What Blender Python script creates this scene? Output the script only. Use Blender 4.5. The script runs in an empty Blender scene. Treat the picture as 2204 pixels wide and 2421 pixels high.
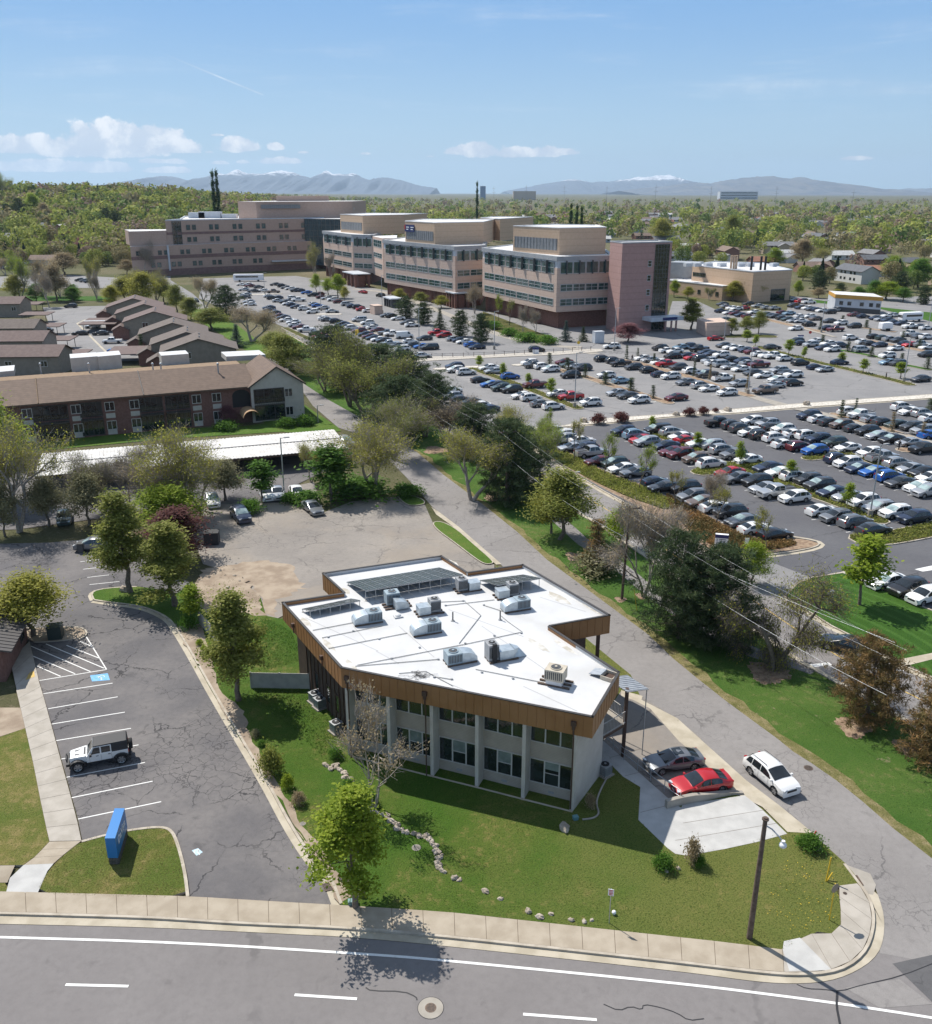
import bpy,bmesh,math,random
import numpy as np
from math import sin,cos,tan,atan,atan2,sqrt,pi,radians,degrees,hypot
from mathutils import Vector,Matrix
from mathutils.geometry import tessellate_polygon
rnd=random.Random(11)
scene=bpy.context.scene
COL=scene.collection
# ------------------------------------------------------------------ camera (photo pixels 2204 x 2421)
F,PT,CX,CY,H=2148.0,radians(19.4),1102.0,1210.5,40.0
def ray(x,y):
 u=(x-CX)/F;v=-(y-CY)/F
 return(u,cos(PT)+v*sin(PT),-sin(PT)+v*cos(PT))
def G(x,y,z=0.0):
 d=ray(x,y);t=(z-H)/d[2]
 return Vector((d[0]*t,d[1]*t,z))
def at(x,y,Y):
 d=ray(x,y);t=Y/d[1]
 return Vector((d[0]*t,Y,H+d[2]*t))
def proj(P):
 dz=P[2]-H
 fw=P[1]*cos(PT)-dz*sin(PT);up=P[1]*sin(PT)+dz*cos(PT)
 return CX+F*P[0]/fw,CY-F*up/fw
def hgt(B,ty):
 lo,hi=0.0,60.0
 for _ in range(40):
  m=(lo+hi)/2
  if proj((B[0],B[1],B[2]+m))[1]>ty:lo=m
  else:hi=m
 return lo
def KK(ox,oy,s):return lambda*p:[(ox+x*s,oy+y*s)for x,y in p]
D=KK(0,0,2204/1835);K1=KK(0,1200,.4033);K2=KK(600,1250,.4905);K3=KK(1400,1500,.4568)
K4=KK(0,1900,.6005);K5=KK(0,650,.4033);K6=KK(300,430,.3815);K7=KK(700,480,.545)
K8=KK(1500,600,.3837);K9=KK(700,850,.436);K10=KK(1300,850,.4926);S=KK(0,0,1.0)
P1=KK(1280,960,.25068);P2=KK(1640,930,.30736);P3=KK(980,790,.27248);P4=KK(1380,770,.27248)
P5=KK(540,640,.23978);P6=KK(1700,690,.27466);P7=KK(800,880,.33787);R1=KK(1800,1250,.2728)
PA=KK(1500,1720,.2289);PH=KK(720,500,.27248);PT2=KK(1300,540,.218);PX=KK(1540,430,.36185)
PL=KK(0,660,.25068);PW=KK(0,430,.21798)
def gs(pts,z=0.0):return[G(x,y,z)for x,y in pts]
# ------------------------------------------------------------------ object helpers
def link(o,parent=None):
 COL.objects.link(o)
 if parent is not None:o.parent=parent
 return o
def tag(o,label=None,cat=None,group=None,kind=None):
 if label:o['label']=label
 if cat:o['category']=cat
 if group:o['group']=group
 if kind:o['kind']=kind
 return o
def thing(name,label,cat,loc=(0,0,0),rz=0.0,group=None):
 o=bpy.data.objects.new(name,None);link(o)
 o.empty_display_size=.3
 o.location=loc;o.rotation_euler=(0,0,rz)
 return tag(o,label,cat,group)
def fix(me):
 bm=bmesh.new();bm.from_mesh(me)
 bmesh.ops.recalc_face_normals(bm,faces=bm.faces);bm.to_mesh(me);bm.free()
class MB:
 """collects faces, then becomes one mesh"""
 def __init__(s):s.v=[];s.f=[];s.m=[];s.sm=[];s.c=[]
 def add(s,vs,fs,m=0,sm=False,c=None):
  b=len(s.v);s.v+=[tuple(p)for p in vs]
  for f in fs:
   s.f.append([b+i for i in f]);s.m.append(m);s.sm.append(sm);s.c.append(rnd.random()if c is None else c)
  return s
 def box(s,c,d,rz=0.0,m=0,col=None):
  x,y,z=d[0]/2,d[1]/2,d[2]/2;cr,sr=cos(rz),sin(rz)
  vs=[(c[0]+a*x*cr-b*y*sr,c[1]+a*x*sr+b*y*cr,c[2]+e*z)for e in(-1,1)for a,b in((-1,-1),(1,-1),(1,1),(-1,1))]
  return s.add(vs,[(3,2,1,0),(4,5,6,7),(0,1,5,4),(1,2,6,5),(2,3,7,6),(3,0,4,7)],m,False,col)
 def hexa(s,b,t,m=0):
  return s.add(list(b)+list(t),[(3,2,1,0),(4,5,6,7),(0,1,5,4),(1,2,6,5),(2,3,7,6),(3,0,4,7)],m)
 def flat(s,pts,m=0,c=None):
  pts=[Vector(p)for p in pts]
  tris=tessellate_polygon([[Vector((p.x,p.y,0))for p in pts]])
  fs=[]
  for t in tris:
   a,b,d=(pts[i]for i in t)
   fs.append(t if(b-a).cross(d-a).z>0 else(t[0],t[2],t[1]))
  return s.add(pts,fs,m,False,.5 if c is None else c)
 def slab(s,pts,z0,z1,mt=0,ms=None,bottom=False):
  ms=mt if ms is None else ms
  P=[Vector((p[0],p[1],0))for p in pts]
  a=sum(P[i].x*P[(i+1)%len(P)].y-P[(i+1)%len(P)].x*P[i].y for i in range(len(P)))
  if a<0:P.reverse()
  s.flat([(p.x,p.y,z1)for p in P],mt)
  n=len(P)
  vs=[(p.x,p.y,z0)for p in P]+[(p.x,p.y,z1)for p in P]
  s.add(vs,[(i,(i+1)%n,n+(i+1)%n,n+i)for i in range(n)],ms)
  if bottom:s.add([(p.x,p.y,z0)for p in P][::-1],[tuple(range(n))],ms)
  return s
 def tube(s,pts,r,n=6,m=0,cap=True,sm=True):
  pts=[Vector(p)for p in pts];k=len(pts)
  rs=r if isinstance(r,(list,tuple))else[r]*k
  b=[];up=Vector((0,0,1))
  for i,p in enumerate(pts):
   t=(pts[min(i+1,k-1)]-pts[max(i-1,0)])
   t=t.normalized()if t.length>1e-9 else Vector((0,0,1))
   a=t.cross(up if abs(t.z)<.95 else Vector((1,0,0))).normalized();c=t.cross(a)
   for j in range(n):
    th=2*pi*j/n;b.append(p+(a*cos(th)+c*sin(th))*rs[i])
  fs=[(i*n+j,i*n+(j+1)%n,(i+1)*n+(j+1)%n,(i+1)*n+j)for i in range(k-1)for j in range(n)]
  s.add(b,fs,m,sm)
  if cap and n>2:s.add(b[:n],[tuple(range(n))[::-1]],m);s.add(b[-n:],[tuple(range(n))],m)
  return s
 def cyl(s,c,r,h,n=16,m=0,axis='z',r2=None):
  c=Vector(c);r2=r if r2 is None else r2
  A={'z':(Vector((1,0,0)),Vector((0,1,0)),Vector((0,0,1))),'y':(Vector((1,0,0)),Vector((0,0,1)),Vector((0,-1,0))),'x':(Vector((0,1,0)),Vector((0,0,1)),Vector((1,0,0)))}[axis]
  lo=[c+A[0]*cos(2*pi*i/n)*r+A[1]*sin(2*pi*i/n)*r for i in range(n)]
  hi=[c+A[2]*h+A[0]*cos(2*pi*i/n)*r2+A[1]*sin(2*pi*i/n)*r2 for i in range(n)]
  s.add(lo+hi,[(i,(i+1)%n,n+(i+1)%n,n+i)for i in range(n)],m,True)
  s.add(hi,[tuple(range(n))],m);s.add(lo,[tuple(range(n))[::-1]],m)
  return s
 def ball(s,c,r,m=0,seg=10,rg=6,sq=(1,1,1),jit=0.0,rr=None):
  rr=rr or rnd;vs=[];fs=[]
  for i in range(rg+1):
   ph=pi*i/rg
   for j in range(seg):
    th=2*pi*j/seg;q=r*(1+rr.uniform(-jit,jit))if 0<i<rg else r
    vs.append((c[0]+q*sq[0]*sin(ph)*cos(th),c[1]+q*sq[1]*sin(ph)*sin(th),c[2]+q*sq[2]*cos(ph)))
  for i in range(rg):
   for j in range(seg):
    fs.append((i*seg+j,(i+1)*seg+j,(i+1)*seg+(j+1)%seg,i*seg+(j+1)%seg))
  return s.add(vs,fs,m,jit==0)
 def wallquad(s,a,b,z0,z1,m=0):
  return s.add([(a[0],a[1],z0),(b[0],b[1],z0),(b[0],b[1],z1),(a[0],a[1],z1)],[(0,1,2,3)],m)
 def build(s,name,mats,parent=None,col=False,loc=None,angle=None):
  me=bpy.data.meshes.new(name);me.from_pydata(s.v,[],s.f)
  for m in(mats if isinstance(mats,(list,tuple))else[mats]):me.materials.append(m)
  me.polygons.foreach_set('material_index',s.m);me.polygons.foreach_set('use_smooth',s.sm)
  if col:
   a=me.attributes.new('v','FLOAT','FACE');a.data.foreach_set('value',s.c)
  me.update()
  if angle is not None:me.set_sharp_from_angle(angle=angle)
  o=bpy.data.objects.new(name,me);link(o,parent)
  if loc is not None:o.location=loc
  return o
def struct(o):o['kind']='structure';return o
def copy_tree(o,parent=None):
 c=o.copy();COL.objects.link(c)
 if parent is not None:c.parent=parent
 for ch in list(o.children):copy_tree(ch,c)
 return c
def resample(pts,n):
 pts=[Vector(p)for p in pts];d=[0]
 for i in range(1,len(pts)):d.append(d[-1]+(pts[i]-pts[i-1]).length)
 out=[]
 for k in range(n+1):
  t=d[-1]*k/n;i=0
  while i<len(pts)-2 and d[i+1]<t:i+=1
  L=d[i+1]-d[i];out.append(pts[i].lerp(pts[i+1],0 if L==0 else(t-d[i])/L))
 return out
def smooth(pts,it=2,closed=False):
 pts=[Vector(p)for p in pts]
 for _ in range(it):
  q=[]if closed else[pts[0]]
  n=len(pts)
  for i in range(n if closed else n-1):
   a,b=pts[i],pts[(i+1)%n]
   q+=[a.lerp(b,.25),a.lerp(b,.75)]
  if not closed:q.append(pts[-1])
  pts=q
 return pts
def offset(pts,d,closed=False):
 """offset polyline to its left by d (xy)"""
 n=len(pts);out=[]
 for i in range(n):
  a=pts[(i-1)%n]if(closed or i>0)else pts[i]
  b=pts[(i+1)%n]if(closed or i<n-1)else pts[i]
  t=Vector((b[0]-a[0],b[1]-a[1]));t=t.normalized()if t.length>1e-9 else Vector((1,0))
  out.append(Vector((pts[i][0]-t.y*d,pts[i][1]+t.x*d,pts[i][2]if len(pts[i])>2 else 0)))
 return out
# ------------------------------------------------------------------ materials
class NT:
 def __init__(s,m):m.use_nodes=True;s.t=m.node_tree;s.n=s.t.nodes;s.l=s.t.links;s.b=s.n.get('Principled BSDF')
 def new(s,typ,**k):
  nd=s.n.new(typ)
  for a,b in k.items():setattr(nd,a,b)
  return nd
 def inp(s,nd,i,v):
  if v is None:return
  if isinstance(v,bpy.types.NodeSocket):s.l.new(v,nd.inputs[i])
  else:
   if isinstance(v,(tuple,list))and len(v)==3 and nd.inputs[i].type=='RGBA':v=(*v,1)
   nd.inputs[i].default_value=v
 def pos(s):return s.new('ShaderNodeNewGeometry').outputs['Position']
 def obj(s):return s.new('ShaderNodeTexCoord').outputs['Object']
 def noise(s,vec,scale,detail=4,rough=.55,dist=0.0,out='Fac'):
  nd=s.new('ShaderNodeTexNoise');s.inp(nd,'Vector',vec);s.inp(nd,'Scale',scale);s.inp(nd,'Detail',detail);s.inp(nd,'Roughness',rough);s.inp(nd,'Distortion',dist)
  return nd.outputs[out]
 def vor(s,vec,scale,feature='DISTANCE_TO_EDGE',out='Distance',rand=1.0):
  nd=s.new('ShaderNodeTexVoronoi',feature=feature);s.inp(nd,'Vector',vec);s.inp(nd,'Scale',scale);s.inp(nd,'Randomness',rand)
  return nd.outputs[out]
 def math(s,op,a,b=None,c=None,clamp=False):
  nd=s.new('ShaderNodeMath',operation=op,use_clamp=clamp);s.inp(nd,0,a);s.inp(nd,1,b);s.inp(nd,2,c)
  return nd.outputs[0]
 def vmath(s,op,a,b=None,sc=None,out=0):
  nd=s.new('ShaderNodeVectorMath',operation=op);s.inp(nd,0,a);s.inp(nd,1,b)
  if sc is not None:nd.inputs['Scale'].default_value=sc
  return nd.outputs[out]
 def ramp(s,f,lo,hi):
  nd=s.new('ShaderNodeMapRange',interpolation_type='SMOOTHSTEP');s.inp(nd,0,f);s.inp(nd,1,lo);s.inp(nd,2,hi)
  return nd.outputs[0]
 def mix(s,f,a,b,typ='MIX'):
  nd=s.new('ShaderNodeMix',data_type='RGBA',blend_type=typ);s.inp(nd,0,f)
  for i,v in((6,a),(7,b)):
   s.inp(nd,i,v)
  return nd.outputs[2]
 def attr(s,name='v'):return s.new('ShaderNodeAttribute',attribute_name=name).outputs['Fac']
 def bump(s,h,strength=.3,dist=.05):
  nd=s.new('ShaderNodeBump');s.inp(nd,'Strength',strength);s.inp(nd,'Distance',dist);s.inp(nd,'Height',h)
  s.l.new(nd.outputs[0],s.b.inputs['Normal'])
def mat(name,color,rough=.8,metal=0.0,spec=.5,color2=None,scale=1.0,lo=.35,hi=.65,bump=0.0,bscale=20.0,detail=5,var=0.0,obj=False,trans=0.0,sub=None):
 m=bpy.data.materials.new(name);t=NT(m)
 t.b.inputs['Roughness'].default_value=rough;t.b.inputs['Metallic'].default_value=metal
 t.b.inputs['Specular IOR Level'].default_value=spec
 p=t.obj()if obj else t.pos()
 c=(*color,1)
 if color2 is not None:
  c=t.mix(t.ramp(t.noise(p,scale,detail),lo,hi),color,color2)
 if var:
  a=t.attr();c=t.mix(1.0,c,t.new('ShaderNodeCombineColor').outputs[0],'MULTIPLY')if False else c
  k=t.math('MULTIPLY_ADD',a,2*var,1-var)
  cc=t.new('ShaderNodeCombineColor')
  for i in range(3):t.inp(cc,i,k)
  c=t.mix(1.0,c,cc.outputs[0],'MULTIPLY')
 t.inp(t.b,'Base Color',c)
 if bump:t.bump(t.noise(p,bscale,4),bump)
 return m
def asphalt(name,base,light,crack=.6,cs=.35,dense=0.0,stain=(.09,.075,.055),st=.0):
 """old asphalt: mottled greys, tar sealed cracks, stains"""
 m=bpy.data.materials.new(name);t=NT(m);p=t.pos()
 n1=t.noise(p,.12,6,.6);n2=t.noise(p,2.2,5,.6);n3=t.noise(p,40,2,.6)
 c=t.mix(t.ramp(n1,.3,.7),base,light)
 c=t.mix(t.math('MULTIPLY',t.ramp(n2,.35,.75),.35),c,tuple(x*.72 for x in base))
 c=t.mix(t.math('MULTIPLY',t.ramp(n3,.4,.7),.30),c,tuple(min(1,x*1.5)for x in light))
 c=t.mix(t.math('MULTIPLY',t.ramp(t.noise(p,.6,5,.6,.4),.60,.74),.38),c,tuple(x*.5 for x in base))
 if st:c=t.mix(t.math('MULTIPLY',t.ramp(t.noise(p,.07,5,.65,.6),.42,.66),st),c,stain)
 if crack:
  wob=t.vmath('ADD',p,t.vmath('SCALE',t.vmath('SUBTRACT',t.noise(p,.8,4,.6,0,'Color'),(.5,.5,.5)),None,1.5))
  e=t.vor(wob,cs)
  gate=t.ramp(t.noise(p,.16,3),.42,.56)
  line=t.math('MULTIPLY',t.math('SUBTRACT',1.0,t.ramp(e,.004,.014)),gate)
  if dense:
   wob2=t.vmath('ADD',p,t.vmath('SCALE',t.vmath('SUBTRACT',t.noise(p,1.5,3,.6,0,'Color'),(.5,.5,.5)),None,.7))
   e2=t.vor(wob2,dense)
   g2=t.ramp(t.noise(p,.11,2,.5,.8),.50,.60)
   line=t.math('MAXIMUM',line,t.math('MULTIPLY',t.math('SUBTRACT',1.0,t.ramp(e2,.010,.036)),t.math('MULTIPLY',g2,.8)))
  c=t.mix(t.math('MULTIPLY',line,crack),c,(.018,.018,.021))
 t.inp(t.b,'Base Color',c);t.b.inputs['Roughness'].default_value=.88;t.b.inputs['Specular IOR Level'].default_value=.3
 t.bump(n3,.25,.02)
 return m
def grassmat(name,lush,mid,dry,dryness=.5,sc=.25,bare=None,barelo=.68,xdry=None,mow=None):
 m=bpy.data.materials.new(name);t=NT(m);p=t.pos()
 n1=t.noise(p,sc,6,.65,.4);n2=t.noise(p,1.6,6,.7);n3=t.noise(p,9,4,.7);n4=t.noise(p,28,3,.7)
 c=t.mix(t.ramp(n1,.32,.68),lush,mid)
 c=t.mix(t.math('MULTIPLY',t.ramp(t.math('ADD',t.math('MULTIPLY',n2,.6),t.math('MULTIPLY',n1,.4)),.62-.2*dryness,.78-.2*dryness),.85),c,dry)
 if xdry:
  sx_=t.new('ShaderNodeSeparateXYZ');t.inp(sx_,0,p);c=t.mix(t.math('MULTIPLY',t.ramp(t.math('ADD',sx_.outputs[0],t.math('MULTIPLY',t.math('SUBTRACT',t.noise(p,.3,5,.7),.5),22.0)),xdry[0],xdry[1]),.42),c,dry)
 if mow:
  mx_=t.new('ShaderNodeVectorMath',operation='DISTANCE');t.inp(mx_,0,p);mx_.inputs[1].default_value=mow;wv=t.math('SINE',t.math('ADD',t.math('MULTIPLY',mx_.outputs['Value'],4.2),t.math('MULTIPLY',n1,2.0)));c=t.mix(t.math('MULTIPLY',t.ramp(wv,.2,.9),.30),c,tuple(min(1,x*1.8+.02)for x in mid))
 dk=tuple(x*.42 for x in lush)
 c=t.mix(t.math('MULTIPLY',t.ramp(n3,.46,.68),.75),c,dk)
 c=t.mix(t.math('MULTIPLY',t.ramp(n4,.5,.72),.5),c,tuple(min(1,x*1.7)for x in mid))
 if bare is not None:c=t.mix(t.ramp(t.noise(p,.33,6,.7,.5),barelo,barelo+.07),c,bare)
 t.inp(t.b,'Base Color',c);t.b.inputs['Roughness'].default_value=.95;t.b.inputs['Specular IOR Level'].default_value=.15
 t.bump(t.math('ADD',n3,t.math('MULTIPLY',n4,.6)),.9,.12)
 return m
M={}
M['street']=asphalt('street_asphalt',(.172,.160,.157),(.205,.192,.187),crack=.25,cs=.05)
M['lane']=asphalt('lane_asphalt',(.20,.188,.18),(.25,.236,.226),crack=.42,cs=.16,dense=1.3)
M['drive']=asphalt('cracked_asphalt',(.095,.092,.098),(.18,.167,.16),crack=.78,cs=.20,dense=1.15)
M['dusty']=asphalt('dusty_asphalt',(.195,.178,.163),(.275,.25,.222),crack=.40,cs=.13,dense=.8,stain=(.33,.275,.21),st=.4)
M['lot']=asphalt('dark_asphalt',(.092,.092,.101),(.118,.118,.125),crack=.4,cs=.09)
M['lot2']=asphalt('grey_asphalt',(.195,.192,.193),(.245,.238,.235),crack=.45,cs=.09)
M['hdrive']=asphalt('road_asphalt',(.19,.178,.174),(.235,.22,.21),crack=.8,cs=.14,dense=.6)
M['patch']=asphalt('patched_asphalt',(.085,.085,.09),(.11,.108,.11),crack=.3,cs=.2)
def concrete(name,a,b,var=.10):
 m=mat(name,a,.9,color2=b,scale=.9,lo=.3,hi=.72,bump=.15,bscale=60,var=var,spec=.25);return m
M['walk']=concrete('old_concrete',(.325,.275,.21),(.41,.355,.28),.14)
M['walk2']=concrete('grey_concrete',(.34,.31,.265),(.43,.395,.345),.14)
M['newconc']=concrete('new_concrete',(.43,.425,.41),(.52,.515,.495),.05)
M['kerb']=mat('kerb_concrete',(.36,.315,.25),.9,color2=(.47,.42,.345),scale=1.1,bump=.1)
M['gutter']=mat('gutter_concrete',(.37,.325,.245),.9,color2=(.47,.42,.33),scale=.7,bump=.1)
M['joint']=mat('joint_dirt',(.13,.10,.07),.95)
M['dirt']=mat('dirt',(.26,.20,.145),.98,color2=(.37,.30,.225),scale=.6,bump=.5,bscale=12)
M['mulch']=mat('mulch',(.20,.13,.085),.98,color2=(.33,.24,.16),scale=2.0,bump=.7,bscale=14)
M['gravel']=mat('white_rock',(.42,.385,.33),.95,color2=(.68,.64,.57),scale=3.2,bump=1.0,bscale=5,lo=.4,hi=.6)
M['grass']=grassmat('lawn_green',(.07,.145,.02),(.115,.18,.034),(.21,.19,.07),.42,.2,(.33,.25,.16),.66)
M['strip']=grassmat('strip_green',(.055,.125,.020),(.095,.160,.032),(.22,.20,.085),.52,.11,(.31,.245,.165),.64)
M['weeds']=grassmat('weedy_green',(.055,.125,.014),(.10,.145,.026),(.25,.205,.075),.5,.16,xdry=(-2,14))
M['dryl']=grassmat('dry_lawn',(.10,.145,.026),(.185,.175,.05),(.30,.235,.10),.72,.2)
M['mown']=grassmat('mown_green',(.036,.100,.013),(.055,.125,.018),(.14,.17,.06),.22,.15,mow=(20,70,0))
M['worn']=grassmat('worn_grass',(.15,.15,.05),(.24,.21,.09),(.33,.27,.15),.8,.5)
M['land']=grassmat('valley_ground',(.085,.095,.04),(.14,.125,.07),(.27,.22,.16),.6,.02)
M['white']=mat('white_line_paint',(.72,.72,.70),.7,color2=(.50,.49,.47),scale=6,lo=.5,hi=.85)
M['yellow']=mat('yellow_line_paint',(.62,.40,.07),.7,color2=(.45,.33,.12),scale=5)
M['bluep']=mat('blue_marking_paint',(.10,.36,.68),.7,color2=(.2,.42,.66),scale=4)
M['tar']=mat('tar_seal',(.02,.02,.023),.6)
M['black']=mat('black_rubber',(.018,.018,.02),.6)
M['iron']=mat('cast_iron',(.10,.075,.06),.6,metal=.4,color2=(.17,.12,.09),scale=8)
M['steel']=mat('galvanised_steel',(.50,.52,.53),.45,metal=.6,color2=(.40,.42,.44),scale=3)
M['grey']=mat('grey_paint',(.33,.34,.35),.6,color2=(.28,.29,.30),scale=2)
M['dgrey']=mat('dark_grey',(.06,.062,.066),.5)
M['wood']=mat('weathered_wood',(.095,.065,.047),.9,color2=(.15,.11,.085),scale=4,bump=.4)
M['bark']=mat('bark',(.12,.095,.075),.95,color2=(.19,.16,.125),scale=5,bump=.5,bscale=10)
M['barkl']=mat('pale_bark',(.42,.37,.32),.95,color2=(.28,.24,.20),scale=4,bump=.4,bscale=10)
M['stone']=mat('pale_stone',(.30,.25,.195),.9,color2=(.46,.40,.33),scale=2.5,bump=.6,bscale=6)
M['red']=mat('red_paint',(.50,.03,.02),.5)
M['orange']=mat('orange_plastic',(.75,.13,.02),.5)
M['ypole']=mat('yellow_painted_steel',(.60,.40,.03),.5)
# ------------------------------------------------------------------ ground, roads, kerbs
def hill(x,y):
 """the valley floor rises far off to the left"""
 d=hypot(x,y);az=x/max(y,1.0)
 k=min(1,max(0,(-.02-az)/.36));k=k*k*(3-2*k)
 t=min(1,max(0,(d-560)/700));t=t*t*(3-2*t)
 t2=min(1,max(0,(d-620)/500));t2=t2*t2*(3-2*t2)
 return 31*k*t+5*t2*min(1,max(0,(.25-az)/.5))*.8
def make_land():
 rs=[0,8,20,40,70,110,160,210,260,310,360,420,500,600,720,860,1020,1200,1450,1800,2300,3000,4200,6500,10000,16000,25500]
 n=96;vs=[(0,0,-.06)];fs=[]
 for r in rs[1:]:
  for j in range(n):
   a=2*pi*j/n;x,y=r*sin(a),r*cos(a)
   vs.append((x,y,-.06+(hill(x,y)if y>0 else 0)))
 for j in range(n):fs.append((0,1+(j+1)%n,1+j))
 for i in range(len(rs)-2):
  for j in range(n):
   a,b=1+i*n+j,1+i*n+(j+1)%n
   fs.append((a,b,b+n,a+n))
 o=MB().add(vs,fs,0,True).build('ground',M['land']);fix(o.data);struct(o)
 if o.data.polygons[0].normal.z<0:o.data.flip_normals()
make_land()
def sheet(name,pts,z,m,kind='structure',sm=0):
 if sm:pts=smooth(pts,sm,True)
 o=MB().flat([(p[0],p[1],z)for p in pts]).build(name,m);o['kind']=kind;return o
def ragged(pts,amp,step=.6):
 pts=[Vector((p[0],p[1],0))for p in pts];out=[]
 for i,p in enumerate(pts):
  q=pts[(i+1)%len(pts)];k=max(1,int((q-p).length/step))
  for s in range(k):v=p.lerp(q,s/k);out.append(v+Vector((rnd.gauss(0,amp),rnd.gauss(0,amp),0)))
 return out
def raised(name,pts,z,m,sm=0,side=None,z0=-.05):
 if sm:pts=smooth(pts,sm,True)
 o=MB().slab(pts,z0,z,0,1).build(name,[m,side or M['kerb']]);struct(o);return o
def kerb_line(pts,w=.16,z=.13,gut=0.0,closed=False,side=1,name='kerb',z0=-.05):
 """a kerb along a polyline; gut = width of the gutter pan laid on the other side"""
 pts=[Vector((p[0],p[1],0))for p in pts]
 b=MB();q=offset(pts,w*side,closed);n=len(pts)
 rng=range(n if closed else n-1)
 for i in rng:
  j=(i+1)%n
  A,B,C2,D2=pts[i],pts[j],q[j],q[i]
  lo=[(v.x,v.y,z0)for v in(A,B,C2,D2)];hi=[(v.x,v.y,z)for v in(A,B,C2,D2)]
  b.add(lo+hi,[(4,5,6,7),(0,1,5,4),(2,3,7,6)],0)
 if gut:
  g=offset(pts,-gut*side,closed)
  for i in rng:
   j=(i+1)%n
   b.add([(v.x,v.y,.022)for v in(pts[i],pts[j],g[j],g[i])],[(0,1,2,3)],1)
 o=b.build(name,[M['kerb'],M['gutter']]);struct(o);fixup(o);return o
def fixup(o):
 me=o.data
 bm=bmesh.new();bm.from_mesh(me)
 for f in bm.faces:
  if abs(f.normal.z)>.9 and f.normal.z<0:f.normal_flip()
 bm.to_mesh(me);bm.free()
def stripe(b,p,q,w,z,m=0):
 p,q=Vector(p),Vector(q);t=(q-p);t.z=0;t.normalize();n=Vector((-t.y,t.x,0))*w/2
 b.add([(v.x,v.y,z)for v in(p-n,q-n,q+n,p+n)],[(0,1,2,3)],m)
def pathstripe(b,pts,w,z,m=0):
 pts=[Vector(p)for p in pts];l,r=offset(pts,w/2),offset(pts,-w/2)
 for i in range(len(pts)-1):
  b.add([(v.x,v.y,z)for v in(r[i],r[i+1],l[i+1],l[i])],[(0,1,2,3)],m)
def walkstrip(name,inner,outer,n,z,m,gap=.014,z0=-.05):
 """pavement of n slabs between two edges, with dark joints"""
 A,B=resample(inner,n),resample(outer,n);b=MB()
 poly=A+B[::-1]
 b.slab(poly,z0,z-.012,1,1)
 for i in range(n):
  q=[A[i],A[i+1],B[i+1],B[i]];c=sum(q,Vector())/4
  s=[]
  for v in q:
   d=c-v;s.append(v+d.normalized()*gap*1.5)
  a=(s[1]-s[0]).cross(s[2]-s[0]).z
  if a<0:s.reverse()
  b.slab(s,z-.03,z,0,0)
 return struct(b.build(name,[m,M['joint']],col=True))
# --- front street
gut_out=gs(K4((-260,470),(0,475),(600,488),(1135,515),(1390,527),(1760,562)))+gs(K3((500,1750),(850,1800),(1060,1812),(1250,1795),(1400,1730),(1490,1650),(1515,1540),(1510,1440),(1480,1350)))
gut_out=smooth(gut_out,2)
kb=gs(K4((-260,437),(0,441),(550,456),(740,467),(940,481),(1370,498),(1760,533)))+gs(K3((500,1715),(900,1766),(1080,1776),(1240,1763),(1350,1720),(1430,1640),(1462,1540),(1466,1450),(1440,1365),(1395,1305),(1350,1245),(1312,1195)))
kb=smooth(kb,2)
sheet('street',gut_out[:-12]+[G(*K3((1900,1560))[0]),Vector((60,44,0)),Vector((70,12,0)),Vector((-70,12,0)),Vector((-50,41,0))],.004,M['street'])
L_edge=gs(K3((1480,1350),(1440,1240),(1312,1192),(1165,1060),(1100,1000),(965,890),(800,765),(550,540),(440,440),(255,340)))+gs(K9((1110,1112),(870,900),(740,800),(600,640),(460,500),(330,400),(230,370)))+gs(K5((1835,768),(1780,690),(1640,560),(1560,480)))
R_edge=gs(K3((2300,1560),(1760,1160),(1560,1005),(1400,865),(1270,760),(1138,668),(1040,606),(961,541),(880,482),(700,350),(560,240),(420,125),(290,0)))+gs(K9((1550,1225),(1360,1085),(1200,935),(1000,775),(800,625),(660,505),(480,400),(340,310),(170,215),(40,130)))+gs(K5((1660,520)))
sheet('lane',L_edge+R_edge[::-1]+[G(*K3((2300,1700))[0]),G(*K3((1700,1690))[0]),G(*K3((1490,1650))[0])],.009,M['lane'])
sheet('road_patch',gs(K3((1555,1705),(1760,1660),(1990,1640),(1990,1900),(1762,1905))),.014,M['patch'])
sheet('road_patch',gs(K3((1310,1830),(1590,1785),(1760,1915),(1490,1935))),.013,M['lane'])
b=MB()
wl=smooth(gs(K4((-200,521),(0,527),(700,547),(1500,597),(1760,619)))+gs(K3((500,1812),(1000,1875),(1300,1915),(1760,1985),(2200,2060))),2)
pathstripe(b,wl,.17,.02)
for p,q in((((258,714),(506,720))),((1160,754),(1406,770))):stripe(b,G(*K4(p)[0]),G(*K4(q)[0]),.17,.02)
stripe(b,G(*D((1030,1997))[0]),G(*D((1175,2008))[0]),.17,.02)
stripe(b,G(*D((-330,1928))[0]),G(*D((-200,1930))[0]),.17,.02)
struct(b.build('road_marking',M['white']))
b=MB()
pathstripe(b,smooth(gs(K4((1440,725),(1460,738),(1590,740),(1640,762),(1642,775))),1),.07,.016)
pathstripe(b,smooth(gs(K3((60,1915),(140,1950),(200,1925),(260,1945),(265,1915),(350,1930),(440,1960),(500,2000),(580,1990))),1),.06,.016)
pathstripe(b,smooth(gs(K3((1270,1850),(1265,1925),(1280,2000),(1290,2060))),1),.12,.021)
pathstripe(b,smooth(gs(K3((1060,1812),(1110,1835),(1200,1838),(1280,1850),(1400,1815),(1600,1770),(1800,1690))),1),.05,.021)
struct(b.build('tar_seal',M['tar']))
b=MB();n=90
A,B2=resample(kb,n),resample(gut_out,n)
for i in range(n):b.add([(v.x,v.y,.026)for v in(A[i],B2[i],B2[i+1],A[i+1])],[(0,1,2,3)],0)
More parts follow.
